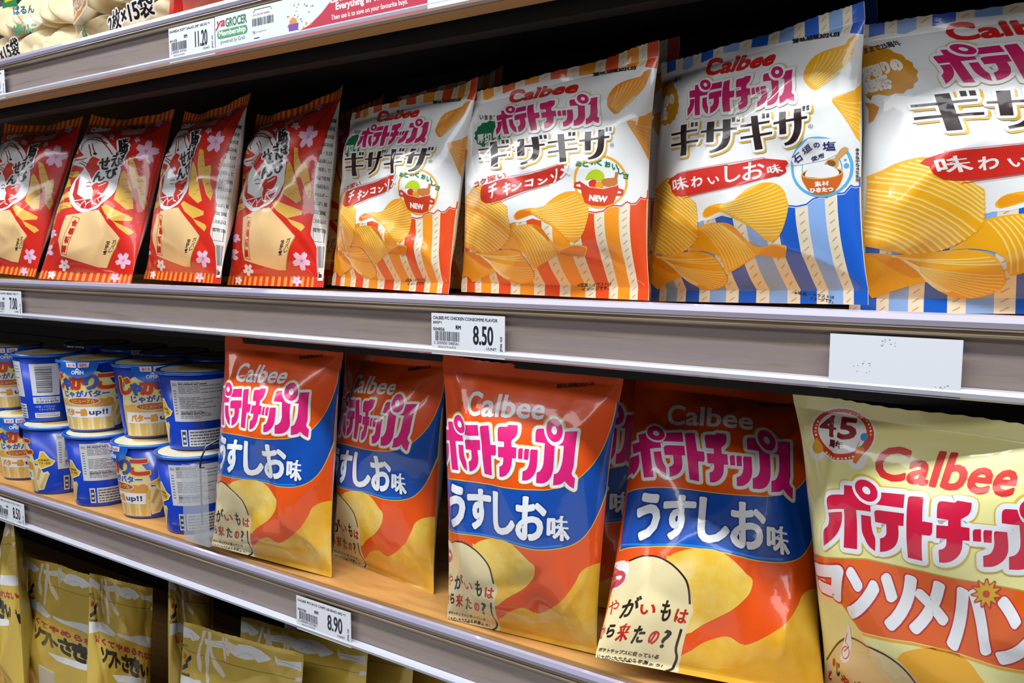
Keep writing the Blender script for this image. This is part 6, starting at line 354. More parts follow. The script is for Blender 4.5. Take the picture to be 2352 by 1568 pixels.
"ebi":{"W":163.9,"H":236.1,"o":[[0,"p","d8281a",[0,0,163.9,0,163.9,236.1,0,236.1]],[1,"p","e0962a",[2.4,0,7.2,0,7.2,11.8,2.4,11.8]],[1,"p","e0962a",[2.4,220.7,7.2,220.7,7.2,236.1,2.4,236.1]],[1,"p","e0962a",[12.0,0,16.9,0,16.9,11.8,12.0,11.8]],[1,"p","e0962a",[12.0,220.7,16.9,220.7,16.9,236.1,12.0,236.1]],[1,"p","e0962a",[21.7,0,26.5,0,26.5,11.8,21.7,11.8]],[1,"p","e0962a",[21.7,220.7,26.5,220.7,26.5,236.1,21.7,236.1]],[1,"p","e0962a",[31.3,0,36.1,0,36.1,11.8,31.3,11.8]],[1,"p","e0962a",[31.3,220.7,36.1,220.7,36.1,236.1,31.3,236.1]],[1,"p","e0962a",[41.0,0,45.8,0,45.8,11.8,41.0,11.8]],[1,"p","e0962a",[41.0,220.7,45.8,220.7,45.8,236.1,41.0,236.1]],[1,"p","e0962a",[50.6,0,55.4,0,55.4,11.8,50.6,11.8]],[1,"p","e0962a",[50.6,220.7,55.4,220.7,55.4,236.1,50.6,236.1]],[1,"p","e0962a",[60.2,0,65.1,0,65.1,11.8,60.2,11.8]],[1,"p","e0962a",[60.2,220.7,65.1,220.7,65.1,236.1,60.2,236.1]],[1,"p","e0962a",[69.9,0,74.7,0,74.7,11.8,69.9,11.8]],[1,"p","e0962a",[69.9,220.7,74.7,220.7,74.7,236.1,69.9,236.1]],[1,"p","e0962a",[79.5,0,84.3,0,84.3,11.8,79.5,11.8]],[1,"p","e0962a",[79.5,220.7,84.3,220.7,84.3,236.1,79.5,236.1]],[1,"p","e0962a",[89.2,0,94.0,0,94.0,11.8,89.2,11.8]],[1,"p","e0962a",[89.2,220.7,94.0,220.7,94.0,236.1,89.2,236.1]],[1,"p","e0962a",[98.8,0,103.6,0,103.6,11.8,98.8,11.8]],[1,"p","e0962a",[98.8,220.7,103.6,220.7,103.6,236.1,98.8,236.1]],[1,"p","e0962a",[108.4,0,113.3,0,113.3,11.8,108.4,11.8]],[1,"p","e0962a",[108.4,220.7,113.3,220.7,113.3,236.1,108.4,236.1]],[1,"p","e0962a",[118.1,0,122.9,0,122.9,11.8,118.1,11.8]],[1,"p","e0962a",[118.1,220.7,122.9,220.7,122.9,236.1,118.1,236.1]],[1,"p","e0962a",[127.7,0,132.5,0,132.5,11.8,127.7,11.8]],[1,"p","e0962a",[127.7,220.7,132.5,220.7,132.5,236.1,127.7,236.1]],[1,"p","e0962a",[137.4,0,142.2,0,142.2,11.8,137.4,11.8]],[1,"p","e0962a",[137.4,220.7,142.2,220.7,142.2,236.1,137.4,236.1]],[1,"p","e0962a",[147.0,0,151.8,0,151.8,11.8,147.0,11.8]],[1,"p","e0962a",[147.0,220.7,151.8,220.7,151.8,236.1,147.0,236.1]],[1,"p","e0962a",[156.6,0,161.5,0,161.5,11.8,156.6,11.8]],[1,"p","e0962a",[156.6,220.7,161.5,220.7,161.5,236.1,156.6,236.1]],[1,"p","e89890",[85.1,210.1,117.2,226.1,125.4,201.4,91.2,200.1]],[2,"t","3a2020","2024.05",[93.4,216.8,112.2,220.1,117.1,213.8,99.4,210.3],0.47,[],0],[2,"p","ecbc50",[124.2,161.9,131.3,159.7,145.0,136.7,152.6,139.8,155.5,133.3,158.0,116.9,162.2,105.7,160.6,95.8,153.7,102.9,145.7,121.1,140.5,121.6,130.5,140.3]],[2,"p","ecbc50",[119.0,139.0,121.9,143.7,130.1,134.4,139.8,118.6,146.0,101.2,148.3,94.7,141.3,91.3,122.3,102.1,120.7,126.2]],[2,"p","ecbc50",[107.6,91.1,112.5,94.9,125.5,89.9,150.4,82.5,149.9,78.3,128.8,73.8,115.5,82.0]],[2,"p","ecbc50",[128.8,73.8,152.0,67.7,156.0,64.4,150.6,59.3,136.0,66.6]],[2,"p","ecbc50",[15.4,143.1,56.1,140.6,61.3,134.3,48.9,132.1,15.4,138.7]],[2,"p","ecbc50",[15.4,132.8,36.5,132.4,47.5,120.7,17.4,120.5]],[2,"p","ecbc50",[15.4,112.1,46.3,113.5,51.0,105.7,14.3,101.8]],[2,"p","ecbc50",[13.3,85.6,14.3,98.9,54.0,98.3,58.9,91.6,13.3,88.5]],[2,"p","ecbc50",[14.3,156.4,14.3,154.9,15.4,146.1,15.4,147.5]],[2,"p","ecbc50",[11.3,178.5,9.2,185.9,11.3,177.0,12.3,171.1]],[2,"p","ecbc50",[9.2,185.9,2.8,193.8,38.4,167.6,12.3,173.6]],[2,"s","d08c24",0.89,[127.5,151.7,130.3,154.1,134.3,153.2],0],[2,"s","d08c24",0.88,[132.6,143.5,135.4,145.9,139.3,145.1],0],[2,"s","d08c24",0.86,[136.7,135.3,139.5,137.8,143.3,137.0],0],[2,"s","d08c24",0.83,[146.3,129.8,149.0,132.4,152.5,131.7],0],[2,"s","d08c24",0.81,[149.2,121.8,151.8,124.4,155.1,123.8],0],[2,"s","d08c24",0.78,[151.9,113.8,154.4,116.4,157.5,115.9],0],[2,"s","d08c24",0.75,[155.4,104.7,157.7,107.4,160.4,106.9],0],[2,"s","d08c24",0.87,[122.9,129.2,125.7,131.6,129.6,130.6],0],[2,"s","d08c24",0.86,[128.2,121.2,131.0,123.6,134.9,122.7],0],[2,"s","d08c24",0.85,[132.6,113.3,135.5,115.7,139.3,114.8],0],[2,"s","d08c24",0.85,[137.0,105.4,139.9,107.8,143.6,107.0],0],[2,"s","d08c24",0.85,[131.0,100.3,133.9,102.7,137.7,101.8],0],[2,"s","d08c24",0.85,[116.9,86.3,119.9,88.5,123.7,87.5],0],[2,"s","d08c24",0.84,[126.7,81.7,129.7,84.0,133.5,83.1],0],[2,"s","d08c24",0.84,[136.4,77.5,139.5,79.8,143.2,79.0],0],[2,"s","d08c24",0.67,[15.4,106.2,15.4,109.2,15.4,109.2],0],[2,"s","d08c24",1.98,[14.2,110.9,32.0,109.9,42.7,107.1],0],[2,"s","d08c24",11.15,[15.4,91.5,16.4,93.4,33.2,90.8],0],[2,"s","d08c24",1.39,[36.4,92.7,43.4,94.0,50.8,91.9],0],[2,"s","d08c24",2.41,[15.4,141.6,27.9,141.1,40.7,137.7],0],[2,"s","d08c24",1.37,[41.8,136.9,47.8,138.3,54.9,136.1],0],[3,"p","f0c4e2",[146.1,171.3,147.5,163.4,143.3,158.6,139.1,157.8,138.4,160.7,135.4,160.6,134.8,164.9,138.0,170.3]],[3,"p","f0c4e2",[145.7,172.3,138.1,170.0,130.6,173.6,127.0,177.7,129.7,178.6,127.5,181.6,131.9,182.3,140.1,179.6]],[3,"p","f0c4e2",[146.5,172.8,139.9,179.4,139.0,186.5,141.2,189.7,144.1,187.2,146.1,189.1,149.7,185.3,151.2,178.3]],[3,"p","f0c4e2",[147.4,172.1,151.0,178.5,157.5,179.8,161.0,178.4,160.1,175.8,162.0,174.6,160.3,171.1,155.0,168.6]],[3,"p","f0c4e2",[147.2,171.2,155.0,168.9,158.4,163.1,158.5,158.9,156.1,159.4,155.7,156.6,151.9,158.0,147.3,163.4]],[4,"p","dc78b0",[148.6,172.3,148.6,170.8,147.4,169.9,145.7,170.2,144.5,171.6,144.5,173.1,145.8,174.0,147.5,173.6]],[3,"p","f0c4e2",[139.1,218.4,144.3,216.2,147.1,213.3,147.3,211.6,145.6,212.3,145.6,211.3,143.1,212.4,139.8,215.3]],[3,"p","f0c4e2",[138.4,218.6,140.0,215.3,137.9,214.0,135.6,214.3,134.9,215.5,133.1,215.9,132.3,217.8,133.6,219.5]],[3,"p","f0c4e2",[138.1,219.1,133.7,219.4,128.7,222.1,126.0,224.3,127.5,224.3,127.1,225.4,129.4,225.1,133.8,222.9]],[3,"p","f0c4e2",[138.5,219.2,133.7,222.9,133.7,225.4,135.5,226.1,136.5,225.0,137.9,225.3,139.5,223.6,141.1,220.6]],[3,"p","f0c4e2",[139.2,218.7,140.9,220.7,145.3,219.9,148.2,218.6,147.6,217.8,149.3,216.8,148.1,215.9,144.3,216.1]],[4,"p","dc78b0",[139.8,218.8,140.1,218.1,139.6,217.8,138.5,218.1,137.6,218.8,137.2,219.5,137.7,219.8,138.8,219.5]],[3,"p","f0c4e2",[77.3,197.6,77.4,199.7,79.5,199.7,81.3,198.8,81.4,198.0,82.6,197.3,82.4,196.2,80.6,195.9]],[3,"p","f0c4e2",[77.4,197.3,80.6,196.0,83.1,193.6,83.8,192.1,82.7,192.5,83.1,191.6,81.4,192.3,78.7,194.6]],[3,"p","f0c4e2",[77.0,197.4,78.8,194.5,78.2,193.1,76.9,193.0,76.2,194.1,75.2,194.2,74.3,195.7,74.5,197.4]],[3,"p","f0c4e2",[76.7,197.8,74.6,197.3,71.5,198.9,69.7,200.4,70.4,200.7,69.3,201.8,70.5,201.9,73.6,200.6]],[3,"p","f0c4e2",[76.9,197.9,73.5,200.6,72.1,203.1,72.2,204.2,73.6,203.2,73.8,203.7,75.7,202.2,77.5,199.6]],[4,"p","dc78b0",[77.7,197.5,77.9,197.0,77.6,196.8,77.0,197.1,76.4,197.6,76.2,198.2,76.5,198.4,77.1,198.1]],[3,"p","f0c4e2",[144.3,28.2,137.8,29.0,135.1,32.3,135.3,34.9,137.6,34.8,138.1,36.6,141.3,36.0,144.9,33.1]],[3,"p","f0c4e2",[145.2,28.3,144.7,33.1,148.2,36.6,151.4,37.7,151.9,35.9,154.0,36.5,154.3,33.8,151.6,29.9]],[3,"p","f0c4e2",[145.4,27.7,151.6,30.0,156.8,28.9,159.0,26.9,157.0,25.9,158.2,24.3,154.8,23.2,148.9,23.8]],[3,"p","f0c4e2",[144.7,27.3,149.1,23.9,148.4,19.7,145.7,17.6,143.9,18.7,141.8,17.4,139.7,19.4,139.9,23.5]],[3,"p","f0c4e2",[144.0,27.6,140.0,23.4,134.0,22.2,130.7,22.8,132.1,24.4,130.0,25.1,132.4,27.3,137.9,29.1]],[4,"p","dc78b0",[146.5,28.0,145.9,27.1,144.7,26.6,143.4,26.9,142.9,27.7,143.5,28.6,144.7,29.1,146.0,28.8]],[3,"p","f0c4e2",[23.9,58.5,32.0,58.6,37.6,57.0,39.5,55.6,37.5,55.3,38.5,54.3,35.3,54.2,29.1,55.5]],[3,"p","f0c4e2",[22.9,58.5,29.3,55.6,28.9,53.2,26.2,52.3,23.8,53.4,21.1,53.0,16.6,54.8,14.1,57.6]],[3,"p","f0c4e2",[21.6,58.9,14.7,57.4,9.2,57.5,9.2,57.5,9.2,59.0,9.2,59.0,9.2,60.5,10.2,62.0]],[3,"p","f0c4e2",[22.0,59.1,10.2,62.0,10.2,63.4,10.2,64.9,10.2,64.9,12.3,64.5,13.3,64.7,22.1,61.9]],[3,"p","f0c4e2",[23.4,58.9,21.7,62.0,27.4,63.0,31.8,62.9,32.4,61.8,35.1,61.6,35.3,60.1,32.1,58.5]],[4,"p","dc78b0",[25.5,58.5,25.0,58.0,23.3,58.0,21.0,58.5,19.6,59.1,20.1,59.6,22.2,59.6,24.4,59.1]],[3,"p","f0c4e2",[7.9,38.0,21.6,38.0,29.1,34.9,30.4,32.5,26.7,32.5,27.1,30.9,21.2,31.3,10.4,34.3]],[3,"p","f0c4e2",[2.0,40.6,11.0,34.3,5.6,31.1,0.4,30.0,0.5,33.0,2.0,29.5,3.1,32.5,4.1,36.9]],[3,"p","f0c4e2",[2.1,41.4,4.1,35.4,4.1,35.4,4.1,36.9,4.1,38.4,4.1,38.4,5.1,41.3,5.1,41.3]],[3,"p","f0c4e2",[2.0,41.8,5.1,41.3,6.1,45.7,6.1,47.2,6.1,47.2,7.2,48.7,7.2,47.2,1.5,45.6]],[3,"p","f0c4e2",[2.2,40.3,3.6,44.9,20.7,44.7,28.0,43.9,27.3,42.4,31.4,41.8,29.5,39.6,21.6,37.8]],[4,"p","dc78b0",[6.1,39.6,3.2,39.2,7.1,37.6,0.4,39.0,2.5,41.3,2.5,42.4,2.0,42.9,5.4,40.4]],[3,"p","f0c4e2",[128.7,6.9,127.3,4.3,124.0,3.7,121.8,4.3,122.2,5.3,120.7,5.8,121.6,7.1,124.5,8.1]],[3,"p","f0c4e2",[128.8,7.3,124.5,8.0,122.1,10.3,122.5,11.8,123.9,11.6,124.5,12.6,126.4,12.2,128.2,10.3]],[3,"p","f0c4e2",[129.3,7.3,128.1,10.3,131.0,12.1,133.4,12.6,133.2,11.6,134.9,11.7,134.6,10.2,133.3,8.0]],[3,"p","f0c4e2",[129.6,6.9,133.2,8.1,137.1,7.0,139.0,5.7,137.6,5.2,138.7,4.2,136.5,3.7,132.6,4.3]],[3,"p","f0c4e2",[129.2,6.7,132.7,4.4,133.2,1.7,132.2,0.4,130.8,1.2,129.9,0.4,128.2,1.7,127.1,4.4]],[4,"p","dc78b0",[130.2,7.1,130.1,6.5,129.4,6.2,128.6,6.4,128.0,7.0,128.1,7.6,128.8,7.8,129.7,7.6]],[3,"p","f0c4e2",[121.5,191.1,120.0,193.9,120.8,195.5,122.2,195.8,122.8,194.7,123.8,194.7,124.5,193.2,124.1,191.4]],[3,"p","f0c4e2",[121.8,190.7,124.0,191.4,126.7,190.3,128.1,189.0,127.4,188.6,128.2,187.7,126.9,187.4,124.2,188.2]],[3,"p","f0c4e2",[121.5,190.6,124.3,188.3,125.0,186.0,124.5,184.9,123.5,185.7,123.0,185.1,121.7,186.4,120.5,188.7]],[3,"p","f0c4e2",[121.2,190.8,120.6,188.7,118.4,188.4,116.7,189.1,116.8,190.0,115.7,190.6,116.0,191.7,118.0,192.3]],[3,"p","f0c4e2",[121.1,191.1,118.0,192.2,115.6,194.5,114.9,196.0,116.1,195.7,115.7,196.7,117.5,196.0,120.1,193.9]],[4,"p","dc78b0",[122.1,190.9,122.2,190.4,121.9,190.1,121.3,190.3,120.7,190.8,120.6,191.4,121.0,191.6,121.6,191.4]],[3,"p","f0c4e2",[5.1,199.2,6.1,196.2,7.2,193.3,7.2,193.3,6.1,194.8,7.2,193.3,6.1,194.8,5.1,197.7]],[3,"p","f0c4e2",[5.1,199.2,5.1,197.7,5.1,197.7,5.1,199.2,5.1,199.2,4.1,200.7,4.1,202.1,4.1,202.1]],[3,"p","f0c4e2",[5.1,199.2,4.1,202.1,3.1,203.6,3.1,205.1,3.1,205.1,3.1,206.6,1.5,205.1,1.0,207.0]],[3,"p","f0c4e2",[5.1,199.2,1.0,206.9,0.5,204.6,9.2,202.4,8.4,201.6,14.5,199.9,12.7,198.9,2.7,202.7]],[3,"p","f0c4e2",[5.1,199.2,2.7,202.7,13.9,195.5,17.1,193.3,10.2,194.9,12.0,193.4,6.1,194.8,6.1,196.2]],[4,"p","dc78b0",[5.1,199.2,5.1,199.2,5.1,199.2,5.1,199.2,5.1,199.2,5.1,199.2,4.1,200.7,1.2,204.2]],[3,"p","f4f0f0",[53.4,18.6,58.4,19.7,61.7,18.5,62.5,16.9,60.8,16.4,61.0,15.3,58.4,14.8,54.7,15.6]],[3,"p","f4f0f0",[52.8,18.4,54.9,15.7,53.3,12.8,51.1,11.4,50.2,12.3,48.5,11.5,47.5,13.0,48.4,15.9]],[3,"p","f4f0f0",[52.3,18.6,48.5,15.8,43.8,15.3,41.2,16.0,42.6,17.1,40.9,17.7,43.3,19.2,48.1,20.1]],[3,"p","f4f0f0",[52.7,19.0,48.0,20.0,46.4,22.6,47.1,24.5,49.0,24.2,49.7,25.4,52.3,24.8,54.4,22.4]],[3,"p","f4f0f0",[53.3,19.0,54.2,22.4,57.8,24.5,60.4,24.9,60.3,23.7,62.1,23.8,61.4,22.0,58.4,19.6]],[4,"p","dc78b0",[54.2,18.7,53.7,18.1,52.7,17.8,51.8,18.1,51.6,18.7,52.1,19.3,53.1,19.6,54.0,19.4]],[3,"p","f4f0f0",[28.9,6.4,31.4,8.1,34.9,7.8,36.9,6.8,36.1,6.2,37.3,5.5,35.9,4.7,32.5,4.6]],[3,"p","f4f0f0",[28.7,6.2,32.6,4.7,34.1,2.4,33.8,1.1,32.4,1.6,32.0,0.7,29.9,1.6,27.9,3.8]],[3,"p","f4f0f0",[28.1,6.3,28.0,3.7,25.3,2.6,23.0,2.7,22.9,3.7,21.2,3.9,21.4,5.2,23.8,6.6]],[3,"p","f4f0f0",[28.0,6.6,23.9,6.6,20.4,8.1,19.2,9.5,20.8,9.6,20.1,10.6,22.6,10.6,26.2,9.2]],[3,"p","f4f0f0",[28.5,6.7,26.1,9.2,27.2,11.2,29.3,11.9,29.7,11.1,31.1,11.5,31.7,10.2,31.5,8.0]],[4,"p","dc78b0",[29.5,6.5,29.4,6.0,28.8,5.8,27.9,5.9,27.4,6.4,27.5,6.9,28.1,7.1,29.0,7.0]],[5,"p","f2cc92",[44.3,47.2,52.0,80.7,94.0,85.7,104.2,86.8,140.1,53.8,115.9,17.8,103.2,17.9,74.3,24.0,49.3,29.8]],[6,"s","c48a34",1.46,[140.1,53.8,115.9,17.8],0],[6,"s","d0503a",0.91,[64.7,79.4,76.0,76.6,62.4,29.9,50.7,32.3],1],[6,"t","c4281a","合",[65.7,74.5,73.3,73.9,72.3,66.2,65.8,66.9],0.77,[],0],[6,"t","c4281a","格",[64.1,63.8,71.4,63.2,70.1,55.3,63.0,56.1],0.76,[],0],[6,"t","c4281a","祈",[59.8,52.6,67.6,52.0,65.5,44.3,58.4,45.0],0.77,[],0],[6,"t","c4281a","願",[54.1,41.7,63.3,40.8,60.1,33.0,51.1,34.1],0.78,[],0],[6,"t","3a2a20","ガ",[128.8,51.2,134.3,51.8,133.7,47.8,128.1,47.3],0.14,[],0],[6,"t","3a2a20","ン",[126.8,47.3,132.4,47.8,131.6,43.9,126.0,43.5],0.14,[],0],[6,"t","3a2a20","バ",[124.6,43.5,130.3,43.9,129.4,40.1,123.7,39.6],0.14,[],0],[6,"t","3a2a20","レ",[122.4,39.7,128.1,40.1,127.0,36.2,121.2,35.9],0.14,[],0],[6,"t","3a2a20","受",[119.7,49.2,124.9,49.4,124.1,45.5,118.8,45.1],0.14,[],0],[6,"t","3a2a20","験",[117.7,45.1,122.9,45.3,122.0,41.4,116.7,41.0],0.14,[],0],[6,"t","3a2a20","生",[115.6,41.1,120.9,41.2,119.8,37.4,114.5,37.1],0.14,[],0],[6,"t","3a2a20","!",[113.3,37.1,118.6,37.2,117.4,33.4,112.0,33.1],0.14,[],0],[7,"p","f0f0f2",[25.3,178.7,12.6,188.7,12.5,196.2,21.2,200.6,29.4,204.1,35.6,206.3,43.0,206.4,52.3,204.3,63.2,199.5,76.1,190.7,87.0,181.8,94.0,176.0,99.4,170.8,103.8,165.2,107.8,159.2,112.9,152.1,117.1,144.7,118.3,137.5,118.7,130.3,120.2,123.0,121.1,116.2,120.2,110.5,117.8,105.2,113.2,99.6,107.5,94.6,102.3,90.6,96.6,87.6,89.5,85.0,82.1,83.7,75.3,84.8,68.8,87.4,62.1,91.6,55.8,96.7,50.8,102.0,47.5,107.5,46.9,113.3,48.4,119.1,51.2,124.9,54.7,130.3,58.6,134.8,61.7,138.7,63.8,142.3,62.5,145.4,51.5,148.1,33.8,152.2,14.3,159.3,14.3,162.3,17.4,163.9,34.7,162.6,47.1,162.9,52.8,164.9,43.4,170.3]],[8,"p","d8281a",[68.3,162.8,72.8,161.8,78.7,159.2,86.3,158.0,93.1,155.8,97.1,149.9,97.8,143.8,93.2,140.8,87.5,137.8,85.4,131.0,83.6,126.2,79.6,130.1,74.9,136.6,70.2,140.6,66.4,144.4,65.3,148.9,65.7,153.6,66.3,159.0]],[8,"p","d8281a",[84.4,118.9,86.9,122.1,91.9,124.7,99.6,126.4,106.5,126.5,108.5,123.1,108.3,118.0,107.1,112.8,104.6,107.8,100.4,104.1,95.9,101.8,92.0,101.6,89.4,103.1,89.5,107.1,89.8,111.7,86.7,115.5]],[8,"p","cc281c",[61.0,99.3,77.3,101.0,98.9,101.9,111.0,106.1,105.7,98.7,98.5,92.1,88.8,88.3,75.8,89.7]],[8,"p","cc281c",[55.1,108.3,55.8,125.8,61.0,132.8,63.3,118.0,63.0,109.3,76.9,102.4,61.5,100.7]],[9,"s","f0f0f2",1.44,[66.4,97.7,73.1,93.2,73.3,89.7],0],[9,"s","f0f0f2",1.41,[72.9,94.0,78.0,98.9],0],[9,"s","f0f0f2",1.38,[79.2,100.3,82.4,94.6,82.0,90.4],0],[9,"s","f0f0f2",1.36,[82.4,94.6,89.1,98.9],0],[9,"s","f0f0f2",1.33,[90.0,101.0,92.9,96.1,97.8,94.8],0],[9,"s","f0f0f2",1.31,[98.9,101.9,102.2,97.8],0],[9,"s","f0f0f2",1.34,[95.3,119.0,99.4,120.5,104.4,123.6],0],[9,"s","f0f0f2",1.32,[98.3,109.0,104.6,107.8,108.2,110.9],0],[9,"s","a02420",1.48,[39.2,174.8,28.5,185.7,34.5,193.5,52.0,194.0,68.7,188.0,84.3,176.8,98.2,163.6],0],[9,"s","a02420",1.74,[35.7,181.2,35.7,189.8,45.3,198.5,55.3,197.4,78.3,183.9],0],[9,"s","a02420",1.52,[47.2,183.9,57.9,173.4,66.4,163.0],0],[9,"s","a02420",1.47,[51.3,186.0,63.1,174.6,68.8,168.4],0],[9,"s","a02420",1.66,[28.4,158.9,52.9,157.8,60.1,160.3],0],[9,"s","a02420",1.32,[51.1,153.3,62.2,149.2,71.4,141.2],0],[9,"s","a02420",1.29,[54.5,155.3,67.3,150.4,71.9,144.1],0],[9,"s","a02420",1.11,[74.7,123.4,79.2,124.8,82.9,123.3],0],[9,"s","a02420",1.1,[76.2,119.0,82.8,118.9],0],[9,"p","201418",[72.3,167.1,72.5,166.7,72.5,166.3,72.4,165.9,72.1,165.6,71.7,165.4,71.2,165.3,70.5,165.3,69.9,165.4,69.2,165.5,68.5,165.8,67.8,166.2,67.2,166.6,66.7,167.0,66.4,167.5,66.2,167.9,66.2,168.3,66.3,168.7,66.6,169.0,67.1,169.2,67.6,169.3,68.3,169.3,69.0,169.2,69.7,169.0,70.4,168.7,71.0,168.4,71.6,168.0,72.0,167.5]],[10,"t","16141a","勝",[91.9,190.5,106.3,193.0,118.0,170.7,103.4,170.6],0.86,[["f0f0f2",2.58]],0],[10,"t","16141a","っ",[106.5,168.7,114.6,171.2,115.4,163.3,109.2,161.7],0.79,[["f0f0f2",2.38]],0],[10,"t","16141a","ば",[107.7,160.9,115.6,164.1,118.0,152.8,111.3,150.5],0.77,[["f0f0f2",2.31]],0],[10,"t","16141a","え",[95.1,163.7,105.6,166.0,111.9,148.7,102.7,147.0],0.78,[["f0f0f2",2.34]],0],[10,"t","16141a","せ",[79.8,159.3,94.7,161.9,100.7,143.0,88.5,142.3],0.8,[["f0f0f2",2.41]],0],[10,"t","16141a","び",[97.3,142.4,111.5,146.4,115.2,130.6,103.4,129.4],0.75,[["f0f0f2",2.24]],0],[10,"t","16141a","ん",[79.0,138.8,98.6,139.3,99.7,126.9,84.9,124.8],0.77,[["f0f0f2",2.32]],0],[10,"p","16141a",[105.0,167.2,105.0,166.4,104.8,165.8,104.6,165.2,104.2,164.8,103.7,164.6,103.1,164.5,102.5,164.6,101.9,164.9,101.3,165.4,100.8,166.0,100.3,166.7,100.0,167.4,99.7,168.3,99.6,169.1,99.6,169.8,99.7,170.5,100.0,171.1,100.4,171.5,100.8,171.7,101.4,171.8,102.0,171.7,102.6,171.4,103.2,170.9,103.8,170.3,104.3,169.6,104.7,168.8,104.9,168.0]],[7,"p","cfe6f4",[3.1,203.6,2.0,209.5,1.7,209.5,11.5,204.9,21.0,195.5,6.1,194.8,6.1,194.8,5.1,199.2]],[8,"t","1b50b8","カルシウム",[4.1,200.7,2.9,207.8,15.7,199.2,6.1,196.2],0.28,[],0],[8,"t","f2f2f2","Calbee",[17.3,216.1,52.8,221.2,60.7,213.5,25.8,209.2],1.18,[],0.22]]},
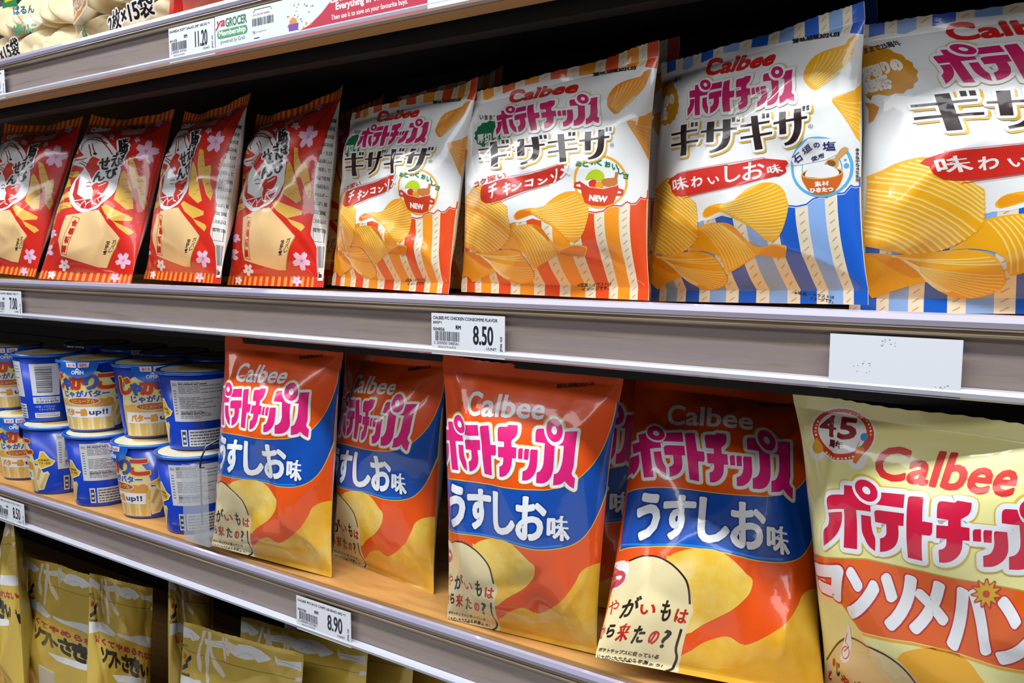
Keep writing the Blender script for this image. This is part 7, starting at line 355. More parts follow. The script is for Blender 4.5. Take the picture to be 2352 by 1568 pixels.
"gold":{"W":220.7,"H":251.2,"o":[[0,"p","gold",[0,0,220.7,0,220.7,251.2,0,251.2]],[1,"p","e8ebee",[0.0,245.9,13.4,244.7,27.0,242.6,45.1,238.4,41.9,234.5,28.9,231.5,21.3,234.3,4.7,231.8,0.0,234.0]],[1,"p","e8ebee",[54.4,239.0,70.0,239.0,92.7,243.5,108.3,241.2,110.0,243.4,127.4,245.2,144.0,243.2,162.1,237.3,155.9,233.9,144.3,229.9,138.7,232.3,125.2,229.0,110.6,229.8,101.3,232.4,88.1,234.2,74.8,233.3,58.2,233.0]],[1,"p","e8ebee",[165.4,241.9,172.1,238.6,187.0,238.8,216.8,241.7,217.8,231.3,201.2,233.3,183.9,233.4,172.5,232.5,168.2,235.3]],[1,"p","e8ebee",[0.0,220.6,0.0,219.2,0.0,217.8,0.0,218.3,0.0,216.7,0.0,216.7,0.0,216.7,0.0,216.7,0.0,216.7,0.0,216.7,0.0,216.7,0.0,218.3,0.0,219.8,0.0,219.8,0.0,221.4,0.0,223.0,0.0,224.6,0.0,226.1,0.0,226.1,0.0,227.7,0.0,227.7,0.0,227.7,0.0,227.7,0.0,227.7,0.0,226.1,0.0,226.1,0.0,224.6,0.0,221.9]],[1,"p","e8ebee",[220.7,222.8,220.7,222.3,220.5,221.9,219.9,221.4,218.9,220.9,217.6,220.5,216.2,220.2,214.6,220.0,212.9,219.9,211.4,219.8,209.9,220.0,208.7,220.2,207.7,220.5,207.1,220.9,206.8,221.4,206.9,221.9,207.3,222.5,208.2,223.0,209.3,223.6,210.7,224.0,212.2,224.4,213.9,224.6,215.6,224.8,217.1,224.7,218.5,224.6,219.6,224.3,220.4,223.9,220.7,223.4]],[1,"p","e8ebee",[2.8,185.3,22.1,187.1,32.6,186.2,58.3,189.3,61.8,179.3,37.3,174.6,2.8,169.6]],[2,"s","b9b494",0.76,[19.2,240.5,26.7,237.6,31.4,233.4],0],[2,"s","b9b494",0.54,[73.1,238.2,89.0,239.4,100.0,236.7],0],[2,"s","b9b494",0.54,[72.6,235.7,87.4,236.3,98.2,234.4],0],[2,"s","b9b494",0.51,[112.6,231.2,122.0,236.0,132.9,235.6,138.6,232.7],0],[2,"s","b9b494",0.6,[170.0,236.5,190.7,236.7,213.8,234.9],0],[2,"s","6a5620",0.52,[0.0,219.8,47.0,219.3,92.3,219.6,128.7,220.2,165.8,221.5,209.8,221.8],0],[2,"p","ece0cc",[46.5,246.4,54.7,248.3,53.2,237.9,51.5,227.9,52.7,218.4,59.1,208.1,59.5,199.4,51.7,202.6,46.0,215.2,46.4,227.0,48.3,237.0]],[2,"p","ece0cc",[58.0,247.8,65.6,248.7,67.9,238.6,68.8,229.3,72.1,215.6,73.3,201.5,76.9,194.6,74.5,188.2,69.6,190.0,67.9,205.1,62.8,218.5,62.5,229.9,62.3,239.4]],[2,"p","ece0cc",[64.0,238.8,71.5,234.5,76.0,225.0,85.0,217.5,94.2,212.1,101.7,206.4,98.9,201.9,93.3,204.3,81.2,211.0,74.8,219.1,68.1,229.1]],[2,"p","ece0cc",[84.6,246.5,87.9,246.7,91.5,237.7,98.1,224.2,96.4,221.0,92.9,226.8,88.5,237.0]],[2,"p","ece0cc",[89.2,246.4,93.0,246.8,98.0,239.0,102.2,233.5,99.3,226.4,95.7,230.2]],[2,"p","ece0cc",[99.7,241.2,104.9,242.3,108.8,235.8,105.9,233.4,102.0,236.2]],[3,"p","d83a1c",[19.6,212.0,19.7,211.2,19.5,210.4,18.9,209.7,18.1,209.0,17.0,208.4,15.7,207.9,14.3,207.6,12.8,207.4,11.3,207.4,9.9,207.5,8.6,207.8,7.5,208.3,6.8,208.9,6.4,209.6,6.4,210.3,6.8,211.1,7.5,211.9,8.5,212.7,9.7,213.3,11.1,213.8,12.5,214.2,14.0,214.3,15.4,214.3,16.6,214.1,17.7,213.8,18.6,213.3,19.3,212.7]],[3,"s","1c2030",5.92,[6.1,194.1,25.2,201.4,22.6,205.9,32.8,212.3],0],[3,"t","2a2820","TAMAGI",[0.5,189.2,33.1,192.2,33.8,189.3,0.5,186.0],0.38,[],0],[3,"t","2a2820","おいしさ",[0.0,223.7,16.7,225.5,17.5,222.8,0.0,220.7],0.19,[],0],[1,"p","e8ebee",[13.4,187.1,37.7,187.9,67.8,186.9,93.0,178.5,86.7,174.1,73.6,173.9,53.8,175.4,17.6,177.6]],[1,"p","e8ebee",[95.5,180.0,124.6,179.3,161.7,182.9,216.1,181.3,220.7,177.4,220.7,168.0,217.9,167.4,165.7,169.8,149.7,171.3,119.6,173.8,99.4,176.7]],[1,"p","e8ebee",[84.3,120.6,114.6,121.5,155.7,123.9,192.7,122.5,193.3,116.2,102.6,111.1]],[2,"t","b4322c","甘くてやめられない",[26.3,169.2,220.7,158.9,220.7,149.3,27.0,161.5],0.76,[],0],[3,"t","26241f","ソ",[50.0,154.8,69.5,153.8,70.4,137.2,51.1,136.9],1.85,[],0],[3,"t","26241f","フ",[64.8,152.1,90.6,152.1,89.0,131.3,72.8,130.5],1.75,[],0],[3,"t","26241f","ト",[92.2,152.1,107.4,147.9,107.1,131.0,94.5,132.4],1.7,[],0],[3,"t","26241f","さ",[110.0,152.2,131.6,150.0,132.9,126.7,113.7,129.2],1.74,[],0],[3,"t","26241f","き",[133.5,150.7,164.1,148.2,165.8,124.6,137.6,125.0],1.93,[],0],[3,"t","26241f","い",[168.6,141.2,205.6,137.4,197.7,126.6,171.9,128.1],2.46,[],0],[3,"t","26241f","か",[215.0,137.7,220.7,131.9,220.7,116.2,220.7,118.3],0.88,[],0]]},
